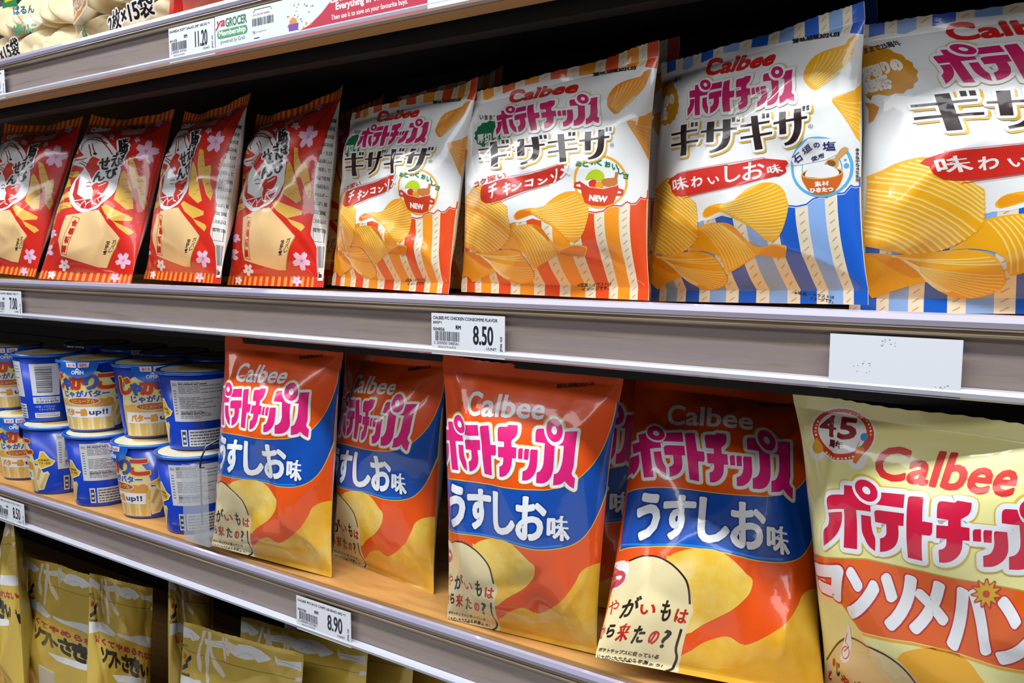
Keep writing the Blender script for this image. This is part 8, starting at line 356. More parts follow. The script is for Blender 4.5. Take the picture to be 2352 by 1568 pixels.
"giza_common":{"W":198.5,"H":198.0,"o":[[0,"p","8db4ee",[0,0,0.2,0,0.2,198.0,0,198.0]],[0,"p","efe4cc",[0.2,0,9.6,0,9.6,198.0,0.2,198.0]],[1,"h","c9ad74",4.9],[0,"p","1560d2",[9.6,0,22.2,0,22.2,198.0,9.6,198.0]],[0,"p","efe4cc",[22.2,0,31.4,0,31.4,198.0,22.2,198.0]],[1,"h","c9ad74",26.8],[0,"p","8db4ee",[31.4,0,44.2,0,44.2,198.0,31.4,198.0]],[0,"p","efe4cc",[44.2,0,53.6,0,53.6,198.0,44.2,198.0]],[1,"h","c9ad74",48.9],[0,"p","1560d2",[53.6,0,66.2,0,66.2,198.0,53.6,198.0]],[0,"p","efe4cc",[66.2,0,75.4,0,75.4,198.0,66.2,198.0]],[1,"h","c9ad74",70.8],[0,"p","8db4ee",[75.4,0,88.2,0,88.2,198.0,75.4,198.0]],[0,"p","efe4cc",[88.2,0,97.6,0,97.6,198.0,88.2,198.0]],[1,"h","c9ad74",92.9],[0,"p","1560d2",[97.6,0,110.2,0,110.2,198.0,97.6,198.0]],[0,"p","efe4cc",[110.2,0,119.4,0,119.4,198.0,110.2,198.0]],[1,"h","c9ad74",114.8],[0,"p","8db4ee",[119.4,0,132.2,0,132.2,198.0,119.4,198.0]],[0,"p","efe4cc",[132.2,0,141.6,0,141.6,198.0,132.2,198.0]],[1,"h","c9ad74",136.9],[0,"p","1560d2",[141.6,0,154.2,0,154.2,198.0,141.6,198.0]],[0,"p","efe4cc",[154.2,0,163.4,0,163.4,198.0,154.2,198.0]],[1,"h","c9ad74",158.8],[0,"p","8db4ee",[163.4,0,176.2,0,176.2,198.0,163.4,198.0]],[0,"p","efe4cc",[176.2,0,185.6,0,185.6,198.0,176.2,198.0]],[1,"h","c9ad74",180.9],[0,"p","1560d2",[185.6,0,198.2,0,198.2,198.0,185.6,198.0]],[0,"p","efe4cc",[198.2,0,198.5,0,198.5,198.0,198.2,198.0]],[2,"p","eef0f0",[0.0,180.7,0.0,186.9,0.0,188.5,18.7,190.0,26.3,190.5,36.5,187.9,48.7,191.2,55.6,190.6,73.7,193.0,98.2,191.5,120.8,188.7,142.2,186.7,183.8,180.2,198.5,177.0,198.5,147.3,198.5,81.7,198.5,82.9,198.5,81.3,198.5,77.7,196.6,76.5,194.5,77.5,190.6,72.8,186.6,72.2,183.1,73.7,177.9,70.1,172.0,70.7,167.5,69.6,162.8,66.4,155.2,65.1,150.1,66.0,128.3,60.1,109.0,61.6,102.9,63.6,94.6,61.3,86.1,61.2,58.1,51.6,5.0,49.5]],[4,"p","fab414",[87.2,65.3,87.4,66.8,88.5,68.4,89.9,70.0,92.3,71.3,96.3,72.1,100.9,72.4,106.0,72.3,110.5,72.4,112.8,73.4,114.6,74.9,116.7,77.1,119.2,79.4,122.4,81.5,125.7,83.1,128.9,84.0,132.1,84.3,135.4,84.2,138.5,83.7,140.9,82.8,142.9,81.5,144.9,79.7,146.6,77.5,147.7,75.2,148.4,72.6,149.2,70.0,149.6,67.1,149.0,63.1,147.8,58.8,146.1,54.5,144.0,50.5,141.6,47.2,138.9,44.7,136.2,43.7,133.7,43.7,131.8,44.1,130.2,45.1,128.6,47.2,126.7,49.6,124.4,51.9,121.8,54.3,119.0,56.4,116.0,58.4,112.8,60.3,109.8,62.0,107.4,63.6,105.3,65.0,103.8,66.1,102.0,66.5,99.0,65.7,95.6,64.5,92.4,63.6,89.6,63.1,87.9,63.9]],[4,"p","f09a10",[88.3,65.8,88.4,67.3,89.3,68.7,91.2,70.0,93.8,70.9,97.1,70.7,100.1,69.9,101.9,68.6,102.1,67.2,99.3,66.1,95.6,65.2,92.5,64.2,90.1,63.7,88.8,64.5]],[5.5,"s","fde592",0.41,[101.6,70.8,109.9,72.4,117.8,74.4,125.3,76.7,132.6,79.4,139.7,82.5],0],[5.5,"s","fde592",0.41,[102.6,69.9,111.1,71.2,119.3,73.0,127.2,75.1,134.8,77.6,142.3,80.5],0],[5.5,"s","fde592",0.41,[103.5,69.0,112.4,70.1,120.8,71.6,129.0,73.6,137.0,75.9,144.8,78.6],0],[5.5,"s","fde592",0.41,[104.7,67.8,113.5,68.6,122.0,69.8,130.3,71.5,138.3,73.5,146.3,75.9],0],[5.5,"s","fde592",0.41,[105.8,66.7,114.7,67.2,123.2,68.1,131.5,69.4,139.7,71.1,147.8,73.2],0],[5.5,"s","fde592",0.41,[107.9,65.3,116.3,65.6,124.5,66.2,132.5,67.3,140.4,68.8,148.3,70.6],0],[5.5,"s","fde592",0.4,[110.0,63.9,118.0,64.0,125.8,64.4,133.5,65.3,141.1,66.5,148.7,68.0],0],[5.5,"s","fde592",0.4,[112.5,62.5,119.9,62.3,127.1,62.6,134.3,63.2,141.4,64.2,148.5,65.5],0],[5.5,"s","fde592",0.4,[115.0,61.0,121.7,60.7,128.4,60.8,135.1,61.2,141.7,61.9,148.3,63.0],0],[5.5,"s","fde592",0.4,[117.7,59.2,123.7,58.8,129.7,58.8,135.6,59.0,141.6,59.5,147.5,60.3],0],[5.5,"s","fde592",0.4,[120.4,57.5,125.6,57.0,130.9,56.7,136.1,56.8,141.4,57.1,146.7,57.6],0],[5.5,"s","fde592",0.4,[122.6,55.1,127.2,54.7,131.8,54.4,136.4,54.4,141.0,54.7,145.7,55.1],0],[5.5,"s","fde592",0.4,[124.8,52.8,128.7,52.4,132.7,52.2,136.6,52.1,140.6,52.3,144.7,52.6],0],[5.5,"s","fde592",0.4,[126.9,50.5,130.1,50.2,133.3,50.0,136.6,49.9,139.8,50.0,143.1,50.3],0],[5.5,"s","fde592",0.4,[129.0,48.2,131.5,47.9,133.9,47.8,136.5,47.7,139.0,47.7,141.6,47.9],0],[6,"p","fab414",[80.4,55.9,81.7,57.1,83.7,57.3,87.9,58.2,92.9,58.9,97.9,59.1,102.7,58.8,106.2,57.9,109.1,56.4,111.5,53.9,113.5,51.0,115.4,48.0,117.5,45.1,120.7,42.4,124.0,40.5,126.1,40.0,128.3,40.3,131.5,40.9,135.0,41.5,138.6,41.4,141.8,40.9,144.1,40.5,145.3,39.6,144.7,37.3,143.2,34.8,142.2,33.1,140.4,32.1,136.3,32.1,131.7,32.7,127.4,34.0,123.5,34.9,120.7,34.1,117.7,32.6,113.1,30.2,108.2,27.8,104.4,26.1,101.1,24.7,97.7,23.3,95.0,22.9,94.0,24.7,93.5,27.5,93.0,30.9,91.8,34.2,88.6,36.6,84.4,38.5,79.2,39.6,73.9,40.3,69.1,39.8,66.8,39.9,70.5,42.8,75.5,46.9,78.3,51.8]],[6,"p","f09a10",[122.9,34.9,123.9,36.3,127.0,37.8,130.6,39.5,134.7,40.6,139.8,40.2,143.8,39.0,144.0,37.0,142.6,34.8,141.6,33.3,139.8,32.5,136.2,32.5,131.8,33.0,126.6,33.8]],[6,"p","f09a10",[102.6,58.5,105.5,58.0,109.1,56.3,111.5,53.7,113.5,50.7,115.7,47.6,116.8,45.2,115.0,44.4,112.2,44.8,109.9,46.2,107.7,48.2,106.0,50.8,104.7,53.5,103.1,56.5]],[7.5,"s","fde592",0.44,[84.3,55.6,88.6,49.7,91.8,43.7,94.0,37.4,95.1,31.0,95.2,24.2],0],[7.5,"s","fde592",0.44,[86.8,56.4,91.2,50.6,94.4,44.5,96.7,38.3,97.9,31.9,98.1,25.1],0],[7.5,"s","fde592",0.44,[89.4,57.2,93.7,51.4,97.0,45.4,99.4,39.2,100.7,32.7,101.0,26.0],0],[7.5,"s","fde592",0.43,[92.0,57.5,96.2,51.8,99.5,45.9,101.9,39.8,103.3,33.5,103.7,26.9],0],[7.5,"s","fde592",0.43,[94.5,57.8,98.7,52.2,102.0,46.4,104.4,40.5,105.8,34.3,106.3,27.8],0],[7.5,"s","fde592",0.43,[96.8,58.0,101.0,52.6,104.2,47.0,106.6,41.3,108.1,35.3,108.7,29.0],0],[7.5,"s","fde592",0.42,[99.1,58.1,103.2,52.9,106.4,47.6,108.8,42.0,110.4,36.3,111.1,30.3],0],[7.5,"s","fde592",0.42,[101.2,56.8,105.1,52.2,108.3,47.3,110.8,42.2,112.5,37.0,113.5,31.4],0],[7.5,"s","fde592",0.42,[103.3,55.6,107.1,51.4,110.2,47.0,112.7,42.4,114.6,37.7,115.8,32.6],0],[7.5,"s","fde592",0.42,[105.3,53.5,108.9,49.9,111.9,46.1,114.4,42.1,116.3,37.9,117.7,33.5],0],[7.5,"s","fde592",0.42,[107.3,51.4,110.7,48.4,113.6,45.2,116.1,41.8,118.1,38.2,119.6,34.4],0],[8,"p","fab414",[7.4,85.4,7.4,89.1,6.7,91.9,21.1,94.1,30.0,96.5,37.8,97.6,44.3,98.0,49.3,98.1,54.1,97.1,59.1,94.9,64.8,91.0,72.3,84.3,78.4,78.0,80.9,76.1,82.1,75.0,82.4,72.3,82.3,69.0,82.5,65.1,82.6,61.1,82.7,57.4,82.0,53.8,79.3,50.3,75.5,46.9,71.1,43.9,66.3,41.3,61.5,39.6,56.6,38.3,51.3,36.9,45.8,36.3,40.5,37.4,34.4,39.2,26.1,40.8,16.0,42.8,3.6,45.6,5.0,48.3,5.0,52.0,6.2,58.2,6.2,65.6,7.4,71.8,7.4,78.0,7.4,81.7,7.4,84.2]],[9.5,"s","fde592",0.6,[7.4,82.9,33.2,76.8,51.1,70.2,62.9,63.7,71.8,57.0,78.6,50.1],0],[9.5,"s","fde592",0.61,[7.4,80.5,30.8,74.2,48.9,67.7,60.7,61.3,69.5,54.7,76.1,47.9],0],[9.5,"s","fde592",0.62,[7.4,78.0,28.3,71.6,46.6,65.2,58.4,58.9,67.1,52.4,73.6,45.7],0],[9.5,"s","fde592",0.64,[7.4,74.3,26.3,69.1,44.6,62.9,56.2,56.9,64.7,50.8,71.1,44.3],0],[9.5,"s","fde592",0.65,[7.4,71.8,24.2,66.6,42.5,60.7,54.0,55.0,62.3,49.1,68.5,42.9],0],[9.5,"s","fde592",0.67,[7.4,69.3,22.8,64.0,40.4,58.4,51.4,53.0,59.4,47.4,65.4,41.5],0],[9.5,"s","fde592",0.69,[6.2,65.6,21.3,61.4,38.1,56.1,48.8,51.0,56.5,45.7,62.2,40.1],0],[9.5,"s","fde592",0.71,[6.2,61.9,20.1,58.2,35.5,53.5,45.4,48.9,52.5,44.1,57.9,39.1],0],[9.5,"s","fde592",0.74,[6.2,58.2,18.9,55.0,32.7,50.9,41.7,46.8,48.4,42.6,53.3,38.1],0],[9.5,"s","fde592",0.76,[3.0,56.6,18.6,52.2,30.3,48.8,38.3,45.3,44.2,41.7,48.7,37.9],0],[9.5,"s","fde592",0.79,[9.0,51.4,18.2,49.4,27.8,46.7,34.6,43.8,39.8,40.9,43.8,37.8],0],[9.5,"s","fde592",0.58,[8.7,88.2,38.6,81.2,54.7,75.0,66.0,68.8,74.7,62.5,81.6,55.8],0],[9.5,"s","fde592",0.57,[15.0,90.1,42.1,83.2,56.6,77.2,67.2,71.1,75.4,64.9,82.0,58.5],0],[9.5,"s","fde592",0.56,[23.9,91.5,45.2,85.2,58.5,79.3,68.3,73.5,76.1,67.4,82.4,61.1],0],[9.5,"s","fde592",0.56,[30.2,93.1,48.0,87.3,59.9,81.6,69.0,76.0,76.3,70.1,82.3,64.1],0],[9.5,"s","fde592",0.55,[35.5,94.8,50.6,89.3,61.3,84.0,69.7,78.5,76.5,72.9,82.1,67.0],0],[9.5,"s","fde592",0.55,[41.1,95.6,53.6,90.6,63.0,85.7,70.5,80.7,76.7,75.5,81.9,70.0],0],[9.5,"s","fde592",0.54,[46.0,96.4,56.5,91.9,64.6,87.4,71.3,82.8,76.9,78.0,81.6,73.0],0],[10,"p","fab414",[10.5,39.8,23.2,38.7,34.0,37.4,44.4,37.7,53.4,38.4,60.0,39.1,65.8,39.6,71.7,39.6,76.8,39.1,80.8,38.3,84.0,37.1,86.7,35.6,88.7,33.6,89.8,31.4,90.6,29.0,91.7,26.3,92.6,23.6,93.1,21.0,92.9,18.3,91.1,15.5,88.1,13.0,83.6,11.1,78.7,9.9,74.7,9.7,70.7,10.3,66.9,11.6,63.0,13.8,59.0,17.3,54.6,20.2,50.7,19.9,45.6,18.2,35.8,15.4,25.8,12.5,21.4,10.6,18.7,10.2,15.3,13.3,9.9,16.3,0.0,14.5,0.0,12.4,0.0,17.3,1.2,23.5,2.5,30.9,2.5,35.9,0.5,38.9]],[10,"p","f09a10",[10.5,39.4,21.0,39.0,33.8,36.7,43.1,34.0,49.8,30.9,53.1,27.4,53.6,24.4,50.6,23.0,45.6,23.2,39.4,25.5,31.6,29.2,20.4,34.7]],[10,"p","fdeeb8",[33.9,37.1,40.6,34.7,49.6,30.2,55.3,26.2,60.2,22.2,65.4,17.8,68.3,14.4,65.9,13.6,61.7,14.5,57.9,17.3,54.0,20.9,51.4,24.0,48.5,27.4,40.5,33.0]],[11.5,"s","fde592",0.42,[50.5,29.8,60.1,27.5,68.7,25.7,76.7,24.4,84.3,23.6,91.8,23.3],0],[11.5,"s","fde592",0.42,[50.6,29.3,60.2,26.6,68.8,24.4,76.8,22.8,84.5,21.7,92.0,21.1],0],[11.5,"s","fde592",0.42,[50.6,28.7,60.2,25.7,68.8,23.2,76.9,21.3,84.6,19.9,92.2,19.0],0],[11.5,"s","fde592",0.42,[50.9,28.0,60.1,24.7,68.4,22.0,76.1,19.8,83.6,18.1,91.0,17.0],0],[11.5,"s","fde592",0.42,[51.2,27.3,60.0,23.8,67.9,20.8,75.4,18.3,82.7,16.4,89.8,15.0],0],[11.5,"s","fde592",0.43,[52.1,26.4,59.9,22.9,67.1,19.8,73.9,17.3,80.5,15.2,87.1,13.7],0],[11.5,"s","fde592",0.43,[53.0,25.5,59.8,22.0,66.2,18.9,72.3,16.2,78.3,14.1,84.3,12.3],0],[11.5,"s","fde592",0.43,[54.5,24.2,60.2,20.9,65.6,17.9,70.9,15.4,76.1,13.2,81.3,11.5],0],[11.5,"s","fde592",0.44,[55.9,23.0,60.5,19.8,65.0,17.0,69.4,14.5,73.8,12.4,78.3,10.6],0],[11.5,"s","fde592",0.43,[36.5,35.9,50.5,33.4,62.0,31.6,72.1,30.4,81.4,29.7,90.2,29.6],0],[11.5,"s","fde592",0.44,[34.4,36.2,48.6,34.2,60.2,32.8,70.2,31.9,79.5,31.6,88.1,31.8],0],[11.5,"s","fde592",0.45,[32.2,36.5,46.6,34.9,58.2,34.0,68.3,33.5,77.5,33.6,86.0,34.1],0],[4,"p","e0901c",[7.4,121.3,7.4,125.0,7.4,130.0,7.4,133.7,7.4,137.4,3.4,143.1,12.4,140.1,17.1,136.6,15.5,132.9,12.0,128.4,7.4,127.5,7.4,122.5]],[12,"t","d8241a","Calbee",[58.0,191.9,121.8,182.1,128.1,168.8,65.8,176.9],0.75,[],0.22],[13,"g",[["d8c48c",2.66],["f2f2f4",2.23]],"cc2068",[[54.4,165.0,54.7,165.9,56.1,166.0,74.1,164.3,77.1,157.9,57.4,159.6],[58.2,170.1,64.2,169.5,76.7,141.8,71.0,142.7],[58.2,158.2,63.9,157.7,65.6,153.2,65.9,149.1,64.6,146.2,61.9,143.9,59.4,150.2,60.4,152.6,59.8,155.0],[73.1,156.2,77.7,155.7,79.3,151.9,81.1,148.7,82.9,146.4,84.4,141.2,81.2,143.1,78.6,145.9,76.1,149.2],[76.9,167.0,87.1,166.2,89.8,160.3,77.0,161.6,77.5,163.3,77.8,165.0],[78.7,157.8,79.1,158.7,80.7,158.9,90.9,158.0,92.8,152.7,90.7,152.7,92.4,147.9,92.3,144.6,91.0,142.7,88.8,141.5,86.5,141.0,84.9,146.5,86.5,147.2,87.0,148.5,86.5,150.6,85.6,152.9,80.6,153.3],[89.3,164.6,89.4,165.3,90.3,165.5,94.8,165.3,99.1,155.2,103.2,154.8,104.5,150.7,104.1,149.5,101.0,149.7,103.8,139.1,98.1,139.8],[101.5,162.5,101.5,163.8,102.6,163.9,107.0,163.6,107.7,164.6,113.0,163.8,114.1,161.0,114.1,158.8,113.0,157.4,112.4,156.7,113.5,153.8,116.5,153.4,118.1,148.2,115.8,148.3,116.3,144.8,116.0,142.3,114.5,140.2,112.3,139.1,109.9,139.0,108.7,144.1,110.3,144.8,110.8,146.3,110.2,148.7,106.6,148.8,104.9,154.0,109.1,153.9,108.1,156.4,103.8,156.9],[118.1,151.9,118.2,152.9,120.4,152.9,121.9,147.9,119.3,148.0],[121.5,152.0,121.7,152.7,124.3,152.6,125.5,147.6,122.8,147.7],[125.2,151.7,125.5,152.5,129.3,152.3,131.4,145.0,131.3,141.9,130.1,139.8,127.7,138.2,124.7,137.9,123.8,142.2,125.6,143.0,126.4,144.4,126.4,147.0],[125.0,160.1,124.9,161.3,125.7,161.7,129.6,161.6,133.1,156.7,136.5,154.7,138.4,154.3,140.9,145.3,141.0,141.7,139.7,138.9,137.0,137.6,133.1,137.4,132.2,142.2,134.0,143.0,134.9,144.8,134.8,147.4,132.5,155.3,126.5,155.8],[140.9,160.3,147.3,160.3,151.3,146.7,151.4,143.4,152.6,142.1,153.7,141.6,154.5,137.0,151.7,137.9,148.7,139.6,147.0,138.2,142.9,137.1,142.0,142.1,143.9,143.0,144.8,145.4,144.7,148.8,143.1,154.4,140.1,154.7,141.4,155.5,141.8,157.3]]],[13,"g",[["d8c48c",2.95]],"d8c48c",[[76.3,166.2,76.8,165.1,76.9,164.2,76.7,163.4,76.2,162.9,75.4,162.5,74.4,162.5,73.1,162.7,71.7,163.1,70.3,163.8,68.8,164.6,67.4,165.6,66.1,166.8,64.9,168.0,64.1,169.1,63.5,170.2,63.3,171.2,63.5,172.0,64.0,172.6,64.8,172.9,65.9,173.0,67.3,172.8,68.7,172.3,70.3,171.6,71.8,170.7,73.3,169.6,74.5,168.5,75.6,167.3],[140.1,159.7,140.3,158.7,140.3,157.8,140.0,157.1,139.5,156.5,138.8,156.1,137.9,156.0,136.9,156.1,135.7,156.4,134.6,157.0,133.5,157.7,132.4,158.6,131.5,159.7,130.7,160.7,130.2,161.9,129.9,162.9,129.8,163.9,130.0,164.7,130.4,165.3,131.1,165.7,132.0,165.8,133.1,165.6,134.3,165.2,135.5,164.6,136.7,163.9,137.8,162.9,138.8,161.9,139.5,160.8]]],[15,"g",[["f2f2f4",1.65]],"f2f2f4",[[76.3,166.2,76.8,165.1,76.9,164.2,76.7,163.4,76.2,162.9,75.4,162.5,74.4,162.5,73.1,162.7,71.7,163.1,70.3,163.8,68.8,164.6,67.4,165.6,66.1,166.8,64.9,168.0,64.1,169.1,63.5,170.2,63.3,171.2,63.5,172.0,64.0,172.6,64.8,172.9,65.9,173.0,67.3,172.8,68.7,172.3,70.3,171.6,71.8,170.7,73.3,169.6,74.5,168.5,75.6,167.3],[140.1,159.7,140.3,158.7,140.3,157.8,140.0,157.1,139.5,156.5,138.8,156.1,137.9,156.0,136.9,156.1,135.7,156.4,134.6,157.0,133.5,157.7,132.4,158.6,131.5,159.7,130.7,160.7,130.2,161.9,129.9,162.9,129.8,163.9,130.0,164.7,130.4,165.3,131.1,165.7,132.0,165.8,133.1,165.6,134.3,165.2,135.5,164.6,136.7,163.9,137.8,162.9,138.8,161.9,139.5,160.8]]],[17,"g",[],"cc2068",[[76.3,166.2,76.8,165.1,76.9,164.2,76.7,163.4,76.2,162.9,75.4,162.5,74.4,162.5,73.1,162.7,71.7,163.1,70.3,163.8,68.8,164.6,67.4,165.6,66.1,166.8,64.9,168.0,64.1,169.1,63.5,170.2,63.3,171.2,63.5,172.0,64.0,172.6,64.8,172.9,65.9,173.0,67.3,172.8,68.7,172.3,70.3,171.6,71.8,170.7,73.3,169.6,74.5,168.5,75.6,167.3],[140.1,159.7,140.3,158.7,140.3,157.8,140.0,157.1,139.5,156.5,138.8,156.1,137.9,156.0,136.9,156.1,135.7,156.4,134.6,157.0,133.5,157.7,132.4,158.6,131.5,159.7,130.7,160.7,130.2,161.9,129.9,162.9,129.8,163.9,130.0,164.7,130.4,165.3,131.1,165.7,132.0,165.8,133.1,165.6,134.3,165.2,135.5,164.6,136.7,163.9,137.8,162.9,138.8,161.9,139.5,160.8]]],[18,"g",[],"f2f2f4",[[72.6,167.1,72.8,166.4,72.7,166.0,72.2,165.7,71.4,165.8,70.5,166.1,69.6,166.7,68.8,167.4,68.2,168.1,67.9,168.8,68.1,169.3,68.5,169.5,69.3,169.4,70.3,169.1,71.2,168.5,72.0,167.8],[136.9,160.4,137.0,159.8,136.8,159.3,136.4,159.1,135.8,159.1,135.1,159.4,134.4,159.8,133.8,160.5,133.4,161.1,133.3,161.8,133.4,162.2,133.8,162.5,134.5,162.5,135.2,162.2,135.9,161.7,136.5,161.1]]],[12,"g",[["e2b22a",1.85]],"e2b22a",[[57.7,136.8,65.6,136.1,72.8,110.8,64.8,111.4],[43.4,132.6,79.4,129.8,79.5,128.1,44.0,130.8],[45.7,123.8,82.4,121.1,82.6,119.3,46.2,121.9],[70.5,136.3,73.7,135.9,74.6,132.3,71.4,132.6],[75.0,135.7,78.2,135.3,78.9,131.9,75.8,132.2],[83.3,127.3,111.8,125.3,111.9,123.5,83.6,125.8],[87.4,133.3,93.7,132.7,95.4,117.1,89.6,117.7],[100.2,132.7,106.1,132.2,107.4,120.6,107.0,116.0,105.0,112.4,101.7,110.6,97.1,109.5,93.7,109.0,92.9,110.8,97.5,112.0,100.0,114.0,101.4,117.2,101.8,121.6],[106.8,133.1,109.1,132.9,109.7,129.5,107.3,129.7],[110.5,132.5,113.0,132.3,113.5,129.1,111.0,129.3],[121.9,131.2,127.3,130.8,131.5,107.1,125.9,107.0],[114.2,126.1,137.0,125.7,137.1,124.2,114.4,124.5],[114.9,117.8,139.5,117.8,139.5,116.1,115.0,116.1],[130.6,131.5,132.9,131.4,133.3,128.0,131.0,128.1],[134.0,131.0,136.3,131.0,136.7,127.9,134.3,128.0],[140.2,124.0,167.1,124.8,167.1,123.2,140.4,122.2],[144.2,130.3,149.9,129.9,150.9,114.7,145.5,114.9],[156.2,130.4,162.1,130.2,162.6,118.9,161.8,113.6,159.3,110.0,155.3,107.9,149.3,107.0,148.2,108.6,152.6,110.2,155.5,113.0,156.8,118.0],[162.7,131.5,165.2,131.5,165.4,128.2,163.1,128.2],[166.1,131.6,168.7,131.6,168.9,128.5,166.4,128.5]]],[16,"g",[["f2f2f2",1.75]],"f2f2f2",[[55.5,138.1,63.8,137.3,71.3,111.9,63.1,112.5],[40.6,134.0,77.9,130.9,78.0,129.3,41.3,132.2],[43.1,125.2,81.0,122.2,81.3,120.4,43.7,123.2],[68.8,137.5,72.1,137.1,73.0,133.5,69.8,133.8],[73.4,136.9,76.6,136.5,77.4,133.1,74.3,133.4],[81.9,128.4,110.6,126.3,110.7,124.6,82.2,126.9],[86.0,134.4,92.4,133.8,94.2,118.2,88.4,118.7],[98.9,133.8,104.9,133.3,106.3,121.6,105.9,117.0,103.9,113.4,100.6,111.6,95.9,110.5,92.5,110.0,91.7,111.8,96.3,113.1,98.8,115.0,100.3,118.2,100.6,122.6],[105.6,134.2,107.9,134.0,108.5,130.6,106.1,130.8],[109.3,133.6,111.8,133.4,112.3,130.1,109.8,130.4],[120.8,132.2,126.1,131.8,130.6,108.0,124.9,107.9],[113.1,127.2,136.0,126.7,136.0,125.1,113.3,125.6],[113.8,118.8,138.5,118.7,138.5,117.1,114.0,117.1],[129.5,132.5,131.8,132.4,132.2,129.0,129.9,129.1],[132.9,132.0,135.2,132.0,135.6,128.9,133.2,128.9],[139.2,124.9,166.1,125.6,166.1,124.0,139.4,123.2],[143.2,131.2,148.8,130.8,149.9,115.6,144.5,115.8],[155.1,131.3,161.0,131.1,161.6,119.8,160.8,114.5,158.3,110.9,154.4,108.8,148.4,107.9,147.3,109.5,151.7,111.0,154.5,113.9,155.8,118.9],[161.7,132.4,164.1,132.4,164.3,129.1,162.0,129.1],[165.1,132.5,167.6,132.5,167.8,129.3,165.3,129.3]]],[18,"g",[],"2a1512",[[55.5,138.1,63.8,137.3,71.3,111.9,63.1,112.5],[40.6,134.0,77.9,130.9,78.0,129.3,41.3,132.2],[43.1,125.2,81.0,122.2,81.3,120.4,43.7,123.2],[68.8,137.5,72.1,137.1,73.0,133.5,69.8,133.8],[73.4,136.9,76.6,136.5,77.4,133.1,74.3,133.4],[81.9,128.4,110.6,126.3,110.7,124.6,82.2,126.9],[86.0,134.4,92.4,133.8,94.2,118.2,88.4,118.7],[98.9,133.8,104.9,133.3,106.3,121.6,105.9,117.0,103.9,113.4,100.6,111.6,95.9,110.5,92.5,110.0,91.7,111.8,96.3,113.1,98.8,115.0,100.3,118.2,100.6,122.6],[105.6,134.2,107.9,134.0,108.5,130.6,106.1,130.8],[109.3,133.6,111.8,133.4,112.3,130.1,109.8,130.4],[120.8,132.2,126.1,131.8,130.6,108.0,124.9,107.9],[113.1,127.2,136.0,126.7,136.0,125.1,113.3,125.6],[113.8,118.8,138.5,118.7,138.5,117.1,114.0,117.1],[129.5,132.5,131.8,132.4,132.2,129.0,129.9,129.1],[132.9,132.0,135.2,132.0,135.6,128.9,133.2,128.9],[139.2,124.9,166.1,125.6,166.1,124.0,139.4,123.2],[143.2,131.2,148.8,130.8,149.9,115.6,144.5,115.8],[155.1,131.3,161.0,131.1,161.6,119.8,160.8,114.5,158.3,110.9,154.4,108.8,148.4,107.9,147.3,109.5,151.7,111.0,154.5,113.9,155.8,118.9],[161.7,132.4,164.1,132.4,164.3,129.1,162.0,129.1],[165.1,132.5,167.6,132.5,167.8,129.3,165.3,129.3]]],[19,"t","55504c","®",[166.8,120.1,170.6,119.8,170.7,116.8,166.9,117.1],0.0,[],0],[12,"t","2c2830","賞味期限2024.03",[131.0,188.2,174.2,183.2,176.4,179.1,132.2,184.6],0.26,[],0]]}
}
NU = 60
SHP = {'R': (.028, .03, .045, .05), 'G': (.03, .05, .05, .06), 'U': (.03, .06, .02, .05), 'K': (.03, .05, .02, .05), 'S': (.012, 0, .01, .02)}
def grid(kind):
    T, pi, sb, st = SHP[kind]
    t = np.linspace(0, 1, NU + 1); gu = t - .62 * np.sin(2 * np.pi * t) / (2 * np.pi)
    def seal(a, b, n): return np.linspace(a, b, n + 1)
    gv = np.unique(np.round(np.concatenate([seal(0, sb, max(4, int(sb * 200))), sb + (1 - sb - st) * (lambda q: q - .5 * np.sin(2 * np.pi * q) / (2 * np.pi))(np.linspace(0, 1, 66)), seal(1 - st, 1, int(st * 220))]), 6))
    return gu, gv
DES = {}
def finish(key, s, W, H, kind):
    gu, gv = grid(kind)
    t, a = s.cut(gu * W, gv * H, True)
    X = np.concatenate([t.reshape(-1, 2), np.repeat(a[:, 1], 3)[:, None]], 1)
    U, inv = np.unique(np.round(X, 5), axis=0, return_inverse=True)
    inv = inv.reshape(-1, 3); ok = (inv[:, 0] != inv[:, 1]) & (inv[:, 1] != inv[:, 2]) & (inv[:, 0] != inv[:, 2])
    DES[key] = (U, inv[ok], a[ok, 0].astype(int), list(s.cols), kind)
def design(key, parts, kind, cmap=None):
    a = ART[parts[0]]; s = Sheet()
    for p in parts: s.run(ART[p]['o'], ART[p]['H'], (cmap or {}) if p == 'giza_common' else {})
    finish(key, s, a['W'], a['H'], kind)
def tri_mesh(name, V, F, mi, mats, N=None):
    me = bpy.data.meshes.new(name); n = len(F)
    me.vertices.add(len(V)); me.vertices.foreach_set('co', np.ascontiguousarray(V, np.float32).ravel())
    me.loops.add(3 * n); me.loops.foreach_set('vertex_index', np.ascontiguousarray(F, np.int32).ravel())
    me.polygons.add(n); me.polygons.foreach_set('loop_start', np.arange(0, 3 * n, 3, dtype=np.int32)); me.polygons.foreach_set('loop_total', np.full(n, 3, np.int32))
    for m in mats: me.materials.append(m)
    me.polygons.foreach_set('material_index', np.ascontiguousarray(mi, np.int32))
    me.polygons.foreach_set('use_smooth', [True] * n)
    me.update(calc_edges=True); me.validate()
    if N is not None: me.normals_split_custom_set_from_vertices(N.tolist())
    return me
